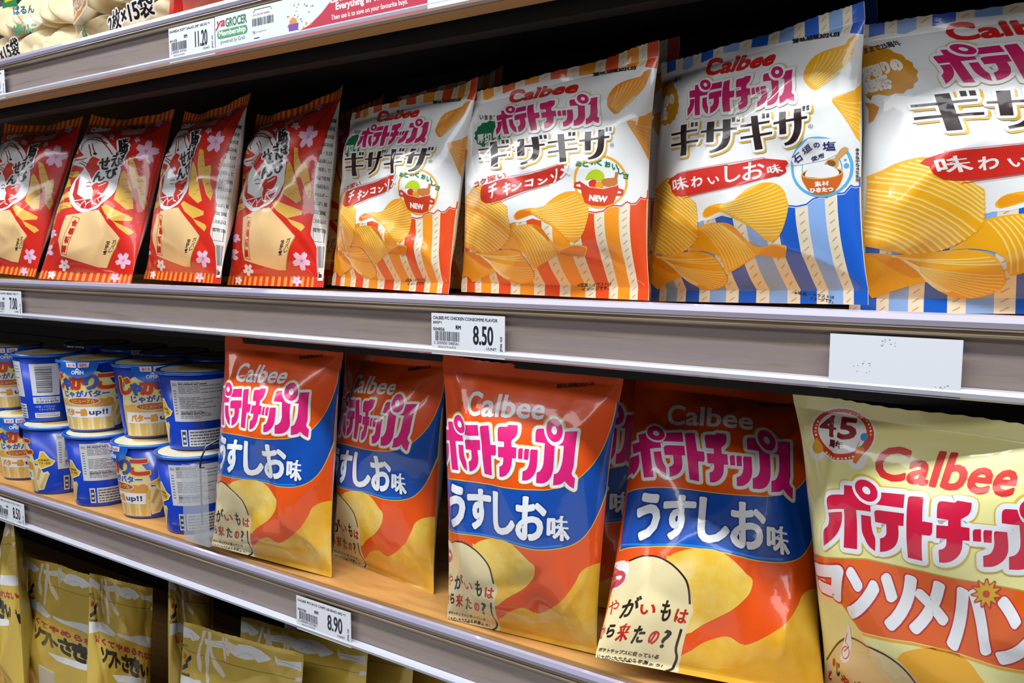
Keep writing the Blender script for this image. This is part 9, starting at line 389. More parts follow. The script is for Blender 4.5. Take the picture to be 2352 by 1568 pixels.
def bag(name, Q, key, label, cat, group, seed, back='e4e4e6', sag=.0, wr=1.0, T=None, names=('film_body', 'top_seal', 'bottom_seal')):
    DV, DF, DC, cols, kind = DES[key]; T0, pinch, sb, st = SHP[kind]; T0 = T or T0
    Q = np.array(Q) + np.array([0, 0, Z0]); gu, gv = grid(kind)
    U, VV = np.meshgrid(gu, gv)
    up = (Q[3] - Q[0] + Q[2] - Q[1]) / 2
    def sheet(side):
        P = surf(Q, U, VV, T0, pinch, sb, st, side, seed, wr)
        P = P - (sag * (1 - (2 * U - 1) ** 2) * VV ** 5)[..., None] * up
        n = np.cross(np.gradient(P, axis=1), np.gradient(P, axis=0)); n /= np.linalg.norm(n, axis=-1)[..., None] + 1e-12
        return P, n
    P, N = sheet(1.0); B, NB = sheet(-1.0)
    s = -1 if N[len(gv) // 2, NU // 2, 1] > 0 else 1; N = N * s; NB = -NB * s
    # crimped seals: fine ridges across the strip, pinked top edge
    ins = ((VV > 1 - st + 1e-6) | (VV < sb - 1e-6))[..., None]; row = (np.arange(len(gv)) % 2)[:, None, None]
    P = P + ins * N * (.0003 * row + .0002); B = B - ins * N * .0002
    zig = (np.arange(NU + 1) % 2)[:, None] * .0007 * up / np.linalg.norm(up); P[-1] += zig; B[-1] += zig
    base = (Q[0] + Q[1]) / 2
    r = root(name, base, label, cat, group)
    nv, nu = P.shape[:2]
    # printed front: linear inside each half cell, every layer a hair above the one below
    i = np.clip(np.floor(DV[:, 0] - 1e-9).astype(int), 0, NU - 1); j = np.clip(np.floor(DV[:, 1] - 1e-9).astype(int), 0, nv - 2)
    a = (DV[:, 0] - i)[:, None]; b = (DV[:, 1] - j)[:, None]
    def ev(G): return np.where(a >= b, G[j, i] * (1 - a) + G[j, i + 1] * (a - b) + G[j + 1, i + 1] * b, G[j, i] * (1 - b) + G[j + 1, i] * (b - a) + G[j + 1, i + 1] * a)
    FN = ev(N); FP = ev(P) + FN * (.00004 * DV[:, 2:3])
    FF = DF if s > 0 else DF[:, ::-1]
    fy = DV[DF, 1].mean(1); kt = np.searchsorted(gv, 1 - st - 1e-6); kb = np.searchsorted(gv, sb - 1e-6)
    fr = np.where(fy > kt, 1, np.where(fy < kb, 2, 0))
    idx = np.arange(nv * nu).reshape(nv, nu); q = np.stack([idx[:-1, :-1], idx[:-1, 1:], idx[1:, 1:], idx[1:, :-1]], -1).reshape(-1, 4)
    bt = np.concatenate([q[:, [0, 1, 2]], q[:, [0, 2, 3]]]); bt = bt[:, ::-1] if s > 0 else bt
    by = np.tile(np.repeat(np.arange(nv - 1) + .5, nu - 1), 2); br = np.where(by > kt, 1, np.where(by < kb, 2, 0))
    V = np.concatenate([FP, B.reshape(-1, 3)]); NN = np.concatenate([FN, NB.reshape(-1, 3)])
    F = np.concatenate([FF, bt + len(FP)]); C_ = np.concatenate([DC, np.full(len(bt), len(cols))]); reg = np.concatenate([fr, br])
    mats = [film(c) for c in cols] + [film(back)]
    for part, pname in enumerate(names):
        f = F[reg == part]; c = C_[reg == part]
        if not len(f): continue
        used, inv = np.unique(f, return_inverse=True); cu, ci = np.unique(c, return_inverse=True)
        link(pname, tri_mesh(pname, V[used] - base, inv.reshape(-1, 3), ci, [mats[k] for k in cu], NN[used]), r)
    return r
def dup(r, off, label, group=None, rz=0, sc=1):
    c = r.copy(); C.objects.link(c); c.location = r.location + Vector(off); c.rotation_euler = (0, 0, rz); c.scale = (sc, sc, sc); c['label'] = label
    if group: c['group'] = group
    for ch in list(r.children):
        d = ch.copy(); C.objects.link(d); d.parent = c
        for g in ch.children:
            e = g.copy(); C.objects.link(e); e.parent = d
    return c
ZA, ZB, ZC, ZD = [Z0 + z for z in (.19725, -.08425, -.373125, -.745)]      # undersides of the four shelf fronts
UP = .0445                                                                  # board surface above the underside
X0, X1, DEPTH = -2.6, 1.0, .44
# ------------------------------------------------------------------ setting
tag(link('floor', MB().box((-3.2, -3.5, -.05), (2, .6, 0), pm('grey_floor_tile', '8f8c88', .4)).mesh('floor')), kind='structure')
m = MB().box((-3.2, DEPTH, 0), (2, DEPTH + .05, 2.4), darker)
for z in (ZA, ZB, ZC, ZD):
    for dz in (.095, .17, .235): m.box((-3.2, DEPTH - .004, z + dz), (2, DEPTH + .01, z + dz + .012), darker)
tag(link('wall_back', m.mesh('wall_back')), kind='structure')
# ------------------------------------------------------------------ shelves
SN = [('top', ZA, 'topmost wooden shelf carrying the rice cracker bags, red promotion strip on its front'),
      ('second', ZB, 'second wooden shelf carrying the red prawn bags and striped chip bags'),
      ('third', ZC, 'third wooden shelf with bare amber board showing, carrying blue cups and orange chip bags'),
      ('lowest', ZD, 'lowest wooden shelf below the gold pouches')]
for nm, z, lab in SN:
    r = root('shelf', (0, 0, z), lab, 'shelf', None); o = (0, 0, z)
    m = MB().box((X0, .012, z + .016), (X1, DEPTH - .004, z + UP), board_top)
    link('board', m.mesh('board', o), r)
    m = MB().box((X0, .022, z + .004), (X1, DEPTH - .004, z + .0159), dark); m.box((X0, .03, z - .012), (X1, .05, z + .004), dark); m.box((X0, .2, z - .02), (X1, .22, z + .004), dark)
    link('underside_tray', m.mesh('underside_tray', o), r)
    link('edge_strip', MB().box((X0, .0005, z - .001), (X1, .0215, z + .0155), board_edge).mesh('edge_strip', o), r)
    m = MB().box((X0, -.004, z + .0065), (X1, .0004, z + .0415), wood_front)
    link('price_rail', m.mesh('price_rail', o), r)
    m = MB().extrude([(-.007, z + .0362), (-.0085, z + .0372), (-.0085, z + .0385), (-.007, z + .0392), (-.007, z + .0405), (-.0085, z + .0412), (-.008, z + .0425), (.0115, z + .0425), (.0115, z + .0415), (-.004, z + .0362)], X0, X1, wood_band)
    link('rail_band', m.mesh('rail_band', o), r)
    m = MB().extrude([(-.0088, z + .0426), (-.0098, z + .046), (-.0086, z + .0495), (-.006, z + .0505), (-.004, z + .0495), (-.0045, z + .046), (-.004, z + .0426)], X0, X1, lip_clear)
    link('top_lip', m.mesh('top_lip', o), r)
    m = MB().extrude([(-.0045, z + .0072), (-.009, z + .0066), (-.0105, z + .0045), (-.0098, z + .0018), (-.0065, z + .0), (.0004, z + .0), (.0004, z + .0064), (-.004, z + .0064)], X0, X1, lip_white)
    link('bottom_lip', m.mesh('bottom_lip', o), r)
# ------------------------------------------------------------------ paper tags in the rails
INK = '1e2430'
def bars(s, x, y, wd, ht, seed, col=INK, L=1):
    R = random.Random(seed); p = x
    while p < x + wd:
        b = R.choice((.25, .25, .5, .75)) * wd / 22; s.poly([(p, y), (min(p + b, x + wd), y), (min(p + b, x + wd), y + ht), (p, y + ht)], col, L); p += b + R.choice((.3, .3, .6)) * wd / 22
def Q(x0, y0, x1, y1): return [(x0, y1), (x1, y1), (x1, y0), (x0, y0)]
def flat(name, x, z, W, H, s, label, cat, group=None, col='e9ecf4', y=-.0046, th=.0005, tilt=0):
    """a thin card W x H mm standing in a rail; its lower left corner at x, z; artwork s in mm"""
    m = MB(); m.box((0, 0, 0), (W / 1000, th, H / 1000), paper(col))
    for f, (c, L) in zip(*s.tris()):
        m.add([(x / 1000, -.00006 - .00003 * L, y / 1000) for x, y in f], [(0, 1, 2)], paper(s.cols[int(c)]))
    o = link(name, m.mesh(name)); o.location = (x, y - th, z)
    return tag(o, label, cat, group)
def price(x, z, label, name, code, num, prc, loc, extra=None):
    s = Sheet(); T = s.text
    T(name, Q(2, 29.5, 68, 32), INK, 1, .08)
    if extra: T(extra, Q(2, 25.8, 11, 28), INK, 1, .08)
    T('RM', Q(26, 22, 31, 25), INK, 1, .2); T(code, Q(2, 20, 14, 22.5), INK, 1, .08)
    bars(s, 4, 11.5, 26, 8, code); T(num, Q(2.5, 8.5, 29, 11), INK, 1); T('20231219162932', Q(7, 5.6, 26, 7.2), INK, 1)
    T(prc, Q(44, 10.5, 63.5, 25.5), '1a1f2a', 1, .35); T('1/UNIT', Q(57, 6.5, 67, 8.6), INK, 1, .05)
    T(loc, [(70.5, 6), (70.5, 18), (73, 18), (73, 6)], INK, 1, .08)
    return flat('price_tag', x, z + .0008, 75, 34.5, s, label, 'price tag', 'printed shelf price tags', y=-.0092)
price(-.4488, ZB, 'white price tag reading 8.50 on the second shelf front below the orange striped bags', 'CALBEE P/C CHICKEN CONSOMME FLAVOR', '004856', "2 200000 048561", '8.50', 'JF06 GS', '60G*1')
price(-.7985, ZA, 'white price tag reading 11.20 on the topmost shelf front left of the red strip', 'KAMEDA SOFT SALAD 20P 185.5G *1', '041476', "2 200000 414762", '11.20', 'JF04 03')
price(-1.222, ZA, 'cut-off price tag reading 20 at the far left of the topmost shelf front', 'KAMEDA SOFT SALAD 20P', '041470', "2 200000 414702", '11.20', 'JF04 02')
price(-.6256, ZC, 'white price tag reading 8.90 on the third shelf front below the orange bags', 'CALBEE POTATO CHIPS USUSHIO 60G *1', '005786', "2 200000 057861", '8.90', 'JF06 GS')
price(-1.2125, ZB, 'price tag reading 7.00 at the left end of the second shelf front', 'CALBEE KAPPA EBISEN 70G *1', '004860', "2 200000 048601", '7.00', 'JF06 GS')
price(-1.2386, ZC, 'price tag reading 8.50 at the left end of the third shelf front', 'CALBEE JAGARICO BUTTER *1', '004862', "2 200000 048621", '8.50', 'JF06 GS')
s = Sheet(); R = random.Random(5)
for cx, cy, n, sp in ((33, 30, 9, 2.2), (20, 14, 9, 4), (66, 7, 8, 4)):
    for _ in range(n):
        x, y = cx + R.gauss(0, sp), cy + R.gauss(0, sp * .5); a, b = R.uniform(.2, .8), R.uniform(.1, .45)
        if 1 < x < 72 and 1 < y < 33: s.poly([(x + a * math.cos(t) * R.uniform(.7, 1.3), y + b * math.sin(t) * R.uniform(.6, 1.3)) for t in np.linspace(0, 6.28, 8)[:-1]], 'a3a3a8', 1)
s.poly([(0, .2), (74, .2), (74, 1.6), (0, 1.6)], '3b4456', 1); s.poly([(0, 1.7), (74, 1.7), (74, 3.4), (0, 3.4)], '8fa6c6', 1)
flat('blank_tag', -.1258, ZB + .0008, 74, 34.5, s, 'blank scuffed white card on the second shelf front below the blue striped bags', 'price tag', y=-.0092)
# promotion strip
s = Sheet(); T = s.text; WS = 272
s.poly([(118, 0), (WS, 0), (WS, 35), (184, 35), (170, 30), (150, 16), (135, 8), (122, 5), (118, 4)], 'c8304c', 1)
s.poly([(0, 0), (WS, 0), (WS, 3.4), (0, 3.4)], 'd05068', 1); s.poly([(0, 3.4), (WS, 3.4), (WS, 4.6), (0, 4.6)], 'f0e8ee', 2)
T('ya', Q(1, 22, 15, 30), 'cc3040', 2, .3, (), .25); T('GROCER', Q(16.5, 23, 48, 31), '2c7a54', 2, .25)
s.poly([(4, 14), (3, 17), (4, 20), (6, 21), (46, 21), (48, 20), (49, 17), (48, 14), (46, 13), (6, 13)], '58a070', 2); T('Membership', Q(6, 13.8, 46, 20.2), 'f4f6f4', 3, .25)
T('powered by Grab', Q(8, 7, 45, 11.6), '5a9474', 2)
s.line([(58, 30), (60, 32.5), (82, 32.5), (84, 30)], .7, '3c8a70', 2); T('JAYA GROCER MEMBER', Q(57, 26.5, 81, 28.5), 'b05060', 2)
bars(s, 56, 17.5, 30, 7, 9, '30364a', 2); T('750', Q(56, 10.5, 60, 13), INK, 2); T('www.jayagrocer.com', Q(61, 11, 76, 12.6), '7a7a84', 2); s.poly([(58, 6), (66, 6), (66, 6.8), (58, 6.8)], INK, 2)
R = random.Random(3)
for i in range(60):
    x, y = R.uniform(104, 160), R.uniform(9, 34)
    if y < 8 + (x - 118) * .55 or x < 96: continue
    c = R.choice(('5a9a50', 'd0503c', 'e0b040', '3a7a4a', '8a6a50', 'c87878')); a = R.uniform(0, 3); l = R.uniform(.5, 1.6)
    s.poly([(x + l * math.cos(t + a) * .9, y + l * .45 * math.sin(t + a * 2)) for t in np.linspace(0, 6.28, 8)[:-1]], c, 2)
s.poly([(107, 6), (119, 6), (120, 12), (106, 12)], '8050a8', 3); s.poly([(108, 12), (118, 12), (117, 16), (112, 18), (108, 15)], 'e0984a', 3)
for x, y, q in ((130, 10, 1.4), (136, 9, 1.1), (126, 7, .9), (120, 5.6, .8)): s.poly([(x + q * math.cos(t), y + q * math.sin(t)) for t in np.linspace(0, 6.28, 10)[:-1]], 'eab048', 3)
T('Earn GrabRewards on', Q(162, 22.5, 236, 30), 'f6f0f2', 3, .3); T('Everything in This Aisle!', Q(168, 14, 246, 21.5), 'f6f0f2', 3, .3); T('Then use it to save on your favourite buys.', Q(162, 6.6, 251, 12), 'f6f0f2', 3, .12)
flat('promotion_strip', -.7222, ZA + .0008, WS, 35, s, 'long white and crimson promotion strip with membership lettering on the topmost shelf front', 'sign', col='e6eaee', y=-.0092)
s = Sheet(); s.text('Grab app here', Q(3, 20, 38, 25), 'c84860', 1)
flat('white_card', -.4495, ZA + .0008, 42, 34.5, s, 'small white card at the right end of the crimson strip', 'sign', y=-.0099)
s = Sheet(); s.text('KAMEDA', Q(3, 28, 30, 31), INK, 1); bars(s, 4, 11, 26, 8, 4); s.text('12.50', Q(44, 10, 64, 25), INK, 1, .3)
flat('price_tag', -.404, ZA + .0008, 75, 34.5, s, 'cropped white tag right of the small white card on the topmost shelf front', 'price tag', y=-.0092)
# ------------------------------------------------------------------ bags
OM = {'1560d2': 'e8501c', '8db4ee': 'f59a22', 'fab414': 'f6a728', 'fde592': 'fbd488', 'fccb4c': 'f9bb58', 'f09a10': 'e07c18'}
design('gb', ['giza_common', 'giza_b'], 'G'); design('go', ['giza_common', 'giza_o'], 'G', OM)
design('us', ['usu'], 'U'); design('ko', ['kon'], 'K'); design('eb', ['ebi'], 'R'); design('gs', ['gold'], 'S')
BQ = {"R1": [[-1.3571, 0.0251, -0.0247], [-1.2052, 0.0427, -0.0325], [-1.1868, 0.115, 0.1943], [-1.3632, 0.0922, 0.1958]], "R2": [[-1.146, 0.0178, -0.0333], [-0.9764, 0.0446, -0.0369], [-0.9808, 0.1203, 0.1857], [-1.1348, 0.0963, 0.1901]], "R3": [[-0.9837, 0.0671, -0.0316], [-0.8053, 0.0484, -0.0339], [-0.8211, 0.1087, 0.1893], [-0.962, 0.1212, 0.1824]], "R4": [[-0.8285, 0.0754, -0.0362], [-0.6583, 0.066, -0.035], [-0.6884, 0.1288, 0.1872], [-0.8361, 0.1321, 0.1688]], "G1": [[-0.6623, 0.0824, -0.0333], [-0.4723, 0.0434, -0.0359], [-0.4628, 0.078, 0.1605], [-0.6648, 0.1176, 0.1533]], "G2": [[-0.4726, 0.0632, -0.0346], [-0.2752, 0.0449, -0.0355], [-0.2798, 0.067, 0.1657], [-0.4836, 0.0837, 0.1464]], "G3": [[-0.3087, 0.1089, -0.0399], [-0.1118, 0.0302, -0.0325], [-0.1246, 0.0432, 0.1644], [-0.296, 0.1117, 0.158]], "G4": [[-0.1275, 0.0479, -0.0393], [0.0714, 0.0592, -0.0334], [0.0646, 0.0814, 0.1614], [-0.1346, 0.0702, 0.1558]], "U1": [[-0.7762, 0.004, -0.321], [-0.6115, 0.0252, -0.328], [-0.6117, 0.0476, -0.0906], [-0.7704, 0.0266, -0.0893]], "U2": [[-0.6598, 0.0736, -0.3295], [-0.4998, 0.0521, -0.3307], [-0.498, 0.0752, -0.0966], [-0.6579, 0.0963, -0.1006]], "U3": [[-0.454, 0.0159, -0.3281], [-0.3093, 0.0302, -0.3274], [-0.2933, 0.0409, -0.0913], [-0.4649, 0.0241, -0.0889]], "U4": [[-0.2945, 0.0008, -0.3136], [-0.1333, 0.0527, -0.3233], [-0.1691, 0.1574, -0.1149], [-0.3156, 0.1112, -0.1042]], "K1": [[-0.1374, 0.0707, -0.3295], [0.0359, 0.0159, -0.325], [0.0182, -0.0085, -0.093], [-0.1628, 0.0484, -0.0951]]}
s = Sheet(); s.run(ART['ebi']['o']); W_, H_ = ART['ebi']['W'], ART['ebi']['H']      # the same film seen with its white information side turned forward
for t in s.t: t[:, :, 0] *= .895
s.poly([(.8 * W_, 0), (W_, 0), (W_, H_), (.8 * W_, H_)], 'd8281a', -1)
for i in range(4):
    x = (.9 + i * .028) * W_; s.poly([(x, .935 * H_), (x + .014 * W_, .935 * H_), (x + .014 * W_, H_), (x, H_)], 'e0962a', 1)
s.poly([(.93 * W_, .03 * H_), (W_, .03 * H_), (W_, .92 * H_), (.985 * W_, .9 * H_), (.945 * W_, .66 * H_), (.905 * W_, .55 * H_), (.90 * W_, .46 * H_), (.925 * W_, .36 * H_), (.895 * W_, .24 * H_), (.94 * W_, .18 * H_)], 'dfdcd8', 20)
R = random.Random(12)
for i, t in enumerate(('内容量 賞味期限', '製造者', '取扱上の注意', '本品には小麦', '小麦・えび', '本品は新しい', 'で製造して', '本品で使用', '栄養成分表示', 'エネルギー', 'たんぱく質', '脂質', 'この商品は', '植物油')):
    y = (.80 - i * .042) * H_; x = (.965 - .01 * min(i, 3)  - (.02 if i > 3 else 0)) * W_; s.text(t, [(x, y + .02 * H_), (.995 * W_, y + .02 * H_), (.995 * W_, y), (x, y)], '4a4644', 21, .1)
s.line([(.915 * W_, .21 * H_), (.99 * W_, .21 * H_), (.99 * W_, .27 * H_), (.915 * W_, .27 * H_)], .5, '3a3634', 21, 1)
bars(s, .945 * W_, .09 * H_, .05 * W_, .10 * H_, 7, '2a2826', 21); s.text('Calbee', Q(.935 * W_, .045 * H_, .98 * W_, .07 * H_), '2a2826', 21, .2)
finish('eb2', s, W_, H_, 'R')
GE, GO, GB_, GU_ = 'red prawn cracker bags', 'orange striped chip bags', 'blue striped chip bags', 'orange and blue chip bags'
E1 = bag('snack_bag', BQ['R1'], 'eb', 'red prawn cracker bag cut by the left edge of the second shelf', 'snack bag', GE, 1, sag=.03)
E2 = bag('snack_bag', BQ['R2'], 'eb', 'second red prawn cracker bag from the left, facing us with its whole prawn showing', 'snack bag', GE, 2, sag=.04)
E3 = bag('snack_bag', BQ['R3'], 'eb2', 'third red prawn cracker bag from the left, turned so that its white side shows', 'snack bag', GE, 3, sag=.05)
E4 = bag('snack_bag', BQ['R4'], 'eb2', 'rightmost front red prawn cracker bag, beside the orange striped bags', 'snack bag', GE, 4, sag=.05)
dup(E4, (.004, .062, 0), 'red prawn bag standing behind the rightmost prawn bag, only a strip showing', GE)
O1 = bag('chip_bag', BQ['G1'], 'go', 'smaller looking orange striped chip bag next to the red prawn bags', 'chip bag', GO, 5, back='e8e2da', sag=.015)
O2 = bag('chip_bag', BQ['G2'], 'go', 'orange striped chip bag next to the blue striped one, its red pot reading NEW uncovered', 'chip bag', GO, 6, back='e8e2da', sag=.005, wr=1.1)
dup(O1, (-.052, .09, 0), 'orange striped bag behind the smaller looking orange bag, crimped top edge showing', GO, 0, 1.155)
dup(O2, (-.027, .078, 0), 'orange striped bag right behind the NEW pot bag, crimped top edge showing', GO, 0, 1.11)
B1 = bag('chip_bag', BQ['G3'], 'gb', 'blue striped ridged chip bag with its whole front showing, right of the orange bags', 'chip bag', GB_, 7, back='e4e8f0', sag=.005)
B2 = bag('chip_bag', BQ['G4'], 'gb', 'blue striped ridged chip bag cut by the right edge of the photo', 'chip bag', GB_, 8, back='e4e8f0', sag=.0)
dup(B1, (-.018, .085, .002), 'blue striped bag behind the whole blue bag, only its top corner showing', GB_, 0, 1.11)
dup(B2, (.03, .088, .002), 'blue striped bag behind the one cut by the right edge, top strip showing', GB_, 0, 1.1)
U1 = bag('chip_bag', BQ['U1'], 'us', 'orange chip bag next to the stacked blue cups', 'chip bag', GU_, 9, back='d4d4d8', sag=.01)
U2 = bag('chip_bag', BQ['U2'], 'us', 'orange chip bag set back from the shelf edge behind its two neighbours', 'chip bag', GU_, 10, back='d4d4d8', sag=.012)
U3 = bag('chip_bag', BQ['U3'], 'us', 'orange chip bag standing straight at the shelf edge, below the 8.50 tag', 'chip bag', GU_, 11, back='d4d4d8', sag=.012)
U4 = bag('chip_bag', BQ['U4'], 'us', 'orange chip bag leaning far back beside the pale yellow bag', 'chip bag', GU_, 12, back='d4d4d8', sag=.0, wr=1.2)
K1 = bag('chip_bag', BQ['K1'], 'ko', 'pale yellow chip bag with a round 45 badge, right end of the third shelf', 'chip bag', None, 13, back='e0dcb0', sag=.02, T=.034)
for b, off, lab in ((U3, (.01, .09, 0), 'orange chip bag behind the straight one at the shelf edge'),): dup(b, off, lab)
# ------------------------------------------------------------------ gold pouches on the lowest shelf
GP = 'gold dried squid pouches'
PQ = {"P2": [[-1.3318, 0.055, -0.7203], [-1.0911, 0.055, -0.7059], [-1.0911, 0.07, -0.4559], [-1.3318, 0.07, -0.4703]], "P3": [[-1.0888, 0.015, -0.682], [-1.0613, 0.09, -0.7234], [-1.0613, 0.11, -0.4734], [-1.0888, 0.035, -0.432]], "P5": [[-0.9103, 0.03, -0.713], [-0.6904, 0.03, -0.6946], [-0.6904, 0.055, -0.4446], [-0.9103, 0.055, -0.463]], "P6": [[-0.9167, 0.075, -0.7178], [-0.6967, 0.075, -0.7134], [-0.6967, 0.1, -0.4634], [-0.9167, 0.1, -0.4678]]}
P2 = bag('squid_pouch', PQ['P2'], 'gs', 'gold squid pouch whose left half shows behind the turned gold pouch', 'pouch', GP, 21, back='a08c40', wr=.9, names=('pouch_body', 'top_seal', 'bottom_seal'))
P3 = bag('squid_pouch', PQ['P3'], 'gs', 'gold squid pouch turned to the side, in front of the leftmost flat one', 'pouch', GP, 22, back='a08c40', wr=.9, names=('pouch_body', 'top_seal', 'bottom_seal'))
P5 = bag('squid_pouch', PQ['P5'], 'gs', 'gold squid pouch in front, left below the 8.90 tag, maker mark showing', 'pouch', GP, 23, back='a08c40', wr=.6, names=('pouch_body', 'top_seal', 'bottom_seal'))
P6 = dup(P5, (.055, .045, .004), 'gold squid pouch right behind the front one below the 8.90 tag', GP)
dup(P5, (.085, .09, 0), 'third gold squid pouch in the row below the 8.90 tag, in shade', GP)
dup(P5, (.12, .14, 0), 'last gold squid pouch in the row below the 8.90 tag, nearly black in shade', GP)
P4 = dup(P3, (.085, .06, .0), 'dark gold pouch seen edge-on between the two groups of gold pouches', GP, .5)
P1 = bag('squid_pouch', [[-1.395, 0.045, -0.69], [-1.28, 0.03, -0.69], [-1.3, 0.04, -0.4], [-1.335, 0.045, -0.4]], 'gs', 'leftmost gold pouch seen from its side, pinched to a tip under the shelf', 'pouch', GP, 27, back='a08c40', wr=1.6, T=.022, names=('pouch_body', 'top_seal', 'bottom_seal'))
# ------------------------------------------------------------------ stacked cups
CUP = Sheet(); T = CUP.text
def rect(x0, y0, x1, y1, c, L): CUP.poly([(x0, y0), (x1, y0), (x1, y1), (x0, y1)], c, L)
CUP.poly([(-37, 2), (37, 2), (38, 20), (39, 45), (36, 60), (30, 70), (20, 78), (8, 82), (-6, 82), (-20, 77), (-30, 68), (-36, 56), (-38, 40)], 'efe2a2', 1)
CUP.poly([(-36, 2), (36, 2), (37, 20), (38, 36), (20, 42), (-10, 38), (-37, 42), (-38, 20)], 'e2bc62', 2)
for i in range(15):
    x = -34 + i * 4.7; CUP.poly([(x, 3), (x + 3.4, 3), (x + 3.8 + (i % 3 - 1), 24), (x + .4 + (i % 3 - 1), 24)], ('f0dca0', 'dcb868', 'e8cf8c')[i % 3], 3)
for x, y, a, b in ((-24, 36, 9, 7), (20, 36, 10, 7), (2, 33, 12, 6), (30, 38, 6, 6)): CUP.poly([(x + a * math.cos(t), y + b * math.sin(t)) for t in np.linspace(0, 6.28, 16)[:-1]], 'd99a34' if x > 10 else 'e8b24a', 3)
for t, c, x0, y0, x1, y1 in (('じ', 'cc2a1e', -37, 56, -23, 76), ('ゃ', '1f50b8', -24, 55, -12, 69), ('が', 'cc2a1e', -12, 56, 5, 76), ('り', '1f50b8', 5, 56, 18, 75), ('こ', 'cc2a1e', 18, 56, 37, 74)): T(t, Q(x0, y0, x1, y1), c, 4, 1.5, [('f4d61e', 1.2)])
T('Calbee', Q(-12, 76, 12, 81), 'd03024', 4, .4, (), .2)
T('じゃがバター', Q(-24, 45.5, 30, 54), '1c4cb0', 6, .5, [('f4ecd0', .7)])
CUP.poly([(20 * math.cos(t), 40 + 5.2 * math.sin(t)) for t in np.linspace(0, 6.28, 28)[:-1]], 'f2ecdc', 5); CUP.poly([(18.8 * math.cos(t), 40 + 4.3 * math.sin(t)) for t in np.linspace(0, 6.28, 28)[:-1]], 'b8521c', 6)
T('リニューアル', Q(-14, 37.6, 14, 42.4), 'f0b83a', 7, .2)
CUP.poly([(-33, 19), (32, 18), (33, 32), (-33, 33)], 'eef0f6', 6); T('バター感', Q(-27, 21, 4, 29.5), 'f0a41e', 7, .3, [('c86414', .4)]); T('up!!', Q(7, 20.5, 28, 28.5), '1c2c60', 7, .4)
CUP.poly([(38, 4), (48, 6), (58, 28), (56, 32), (50, 30), (46, 40), (38, 40), (37, 20)], 'ecdca8', 2); CUP.poly([(41, 8), (46, 7), (57, 27), (53, 29)], 'd8bc74', 3); CUP.poly([(38, 20), (41, 18), (48, 34), (44, 37)], 'c8a860', 3)
CUP.poly([(34, 44), (44, 41), (47, 34), (52, 36), (62, 40), (66, 46), (60, 50), (54, 60), (49, 60), (46, 50)], 'f2ecd0', 4); CUP.poly([(36, 44), (45, 42), (48, 36), (52, 38), (61, 41), (64, 46), (59, 49), (53, 58), (50, 58), (47, 49)], 'f0c41c', 5)
T('北海道産', Q(45, 46, 59, 49), '6a5a10', 6, .1); T('バター使用', Q(46, 41.5, 60, 45), '6a5a10', 6, .1)
rect(68, 34, 122, 83, 'dcdde2', 1)
R = random.Random(8); GRY = '6c6f78'
for i in range(22):
    y = 80 - i * 2.0
    if i in (7, 8, 16): continue
    n = R.randint(3, 6); x = 76
    for _ in range(n):
        l = R.uniform(3, 9); 
        if x + l > 120: break
        rect(x, y, x + l, y + (1.3 if i == 1 else .85), GRY if i != 1 else '3a3d48', 2); x += l + .8
T('EXPIRY DATE', Q(77, 43, 100, 45.2), '4a4d56', 3, .15); T('原材料名', Q(69.5, 76, 74.5, 80), '3a3d48', 2)
for i in range(9): rect(70, 70 - i * 3.4, 73, 71.2 - i * 3.4, GRY, 2)
rect(74, 4, 81, 24, 'dcdde2', 1); rect(75.2, 6, 79.8, 22, '30343e', 2); rect(76, 9, 79, 12, 'dcdde2', 3); rect(76, 15, 79, 18, 'dcdde2', 3)
rect(83, 4, 122, 24, 'dcdde2', 1)
for i in range(5):
    x = 84.5
    while x < 119: l = R.uniform(2, 6); rect(x, 20 - i * 3.6, min(x + l, 120.5), 21.7 - i * 3.6, '50545e', 2); x += l + .7
rect(134, 36, 166, 80, 'e6e8ee', 1)
y = 76
R = random.Random(4)
while y > 40: h = R.choice((.4, .6, 1.0, 1.4)); rect(140, y - h, 158, y, '2a2d36', 2); y -= h + R.choice((.6, .8, 1.2))
rect(134, 25, 166, 34, 'e6e8ee', 1); T('0120-55-8570', Q(138, 26, 164, 29), '3a4050', 2, .15); T('お客様相談室', Q(138, 30, 162, 33), '3a4050', 2)
T('※写真・イラストは', Q(136, 19, 160, 22), 'cfd6ee', 1); T('イメージです。', Q(140, 15, 160, 18), 'cfd6ee', 1); rect(134, 5, 166, 12, 'dcdde2', 1); rect(136, 7, 164, 8, GRY, 2); rect(136, 9.5, 160, 10.5, GRY, 2)
RB, RT, HC = .0345, .0445, .0945
PER = 2 * math.pi * .036 * 1000
CT, CA = CUP.cut(np.arange(-60, PER - 60 + 4, 3.0), np.linspace(0, 90, 5))
CB = pm('blue_paper_cup', '0a38b0', .35, 0, .5, .15); CP = {}
def cupmat(c): return pm('cup_print_' + c, c, .35, 0, .5, .15)
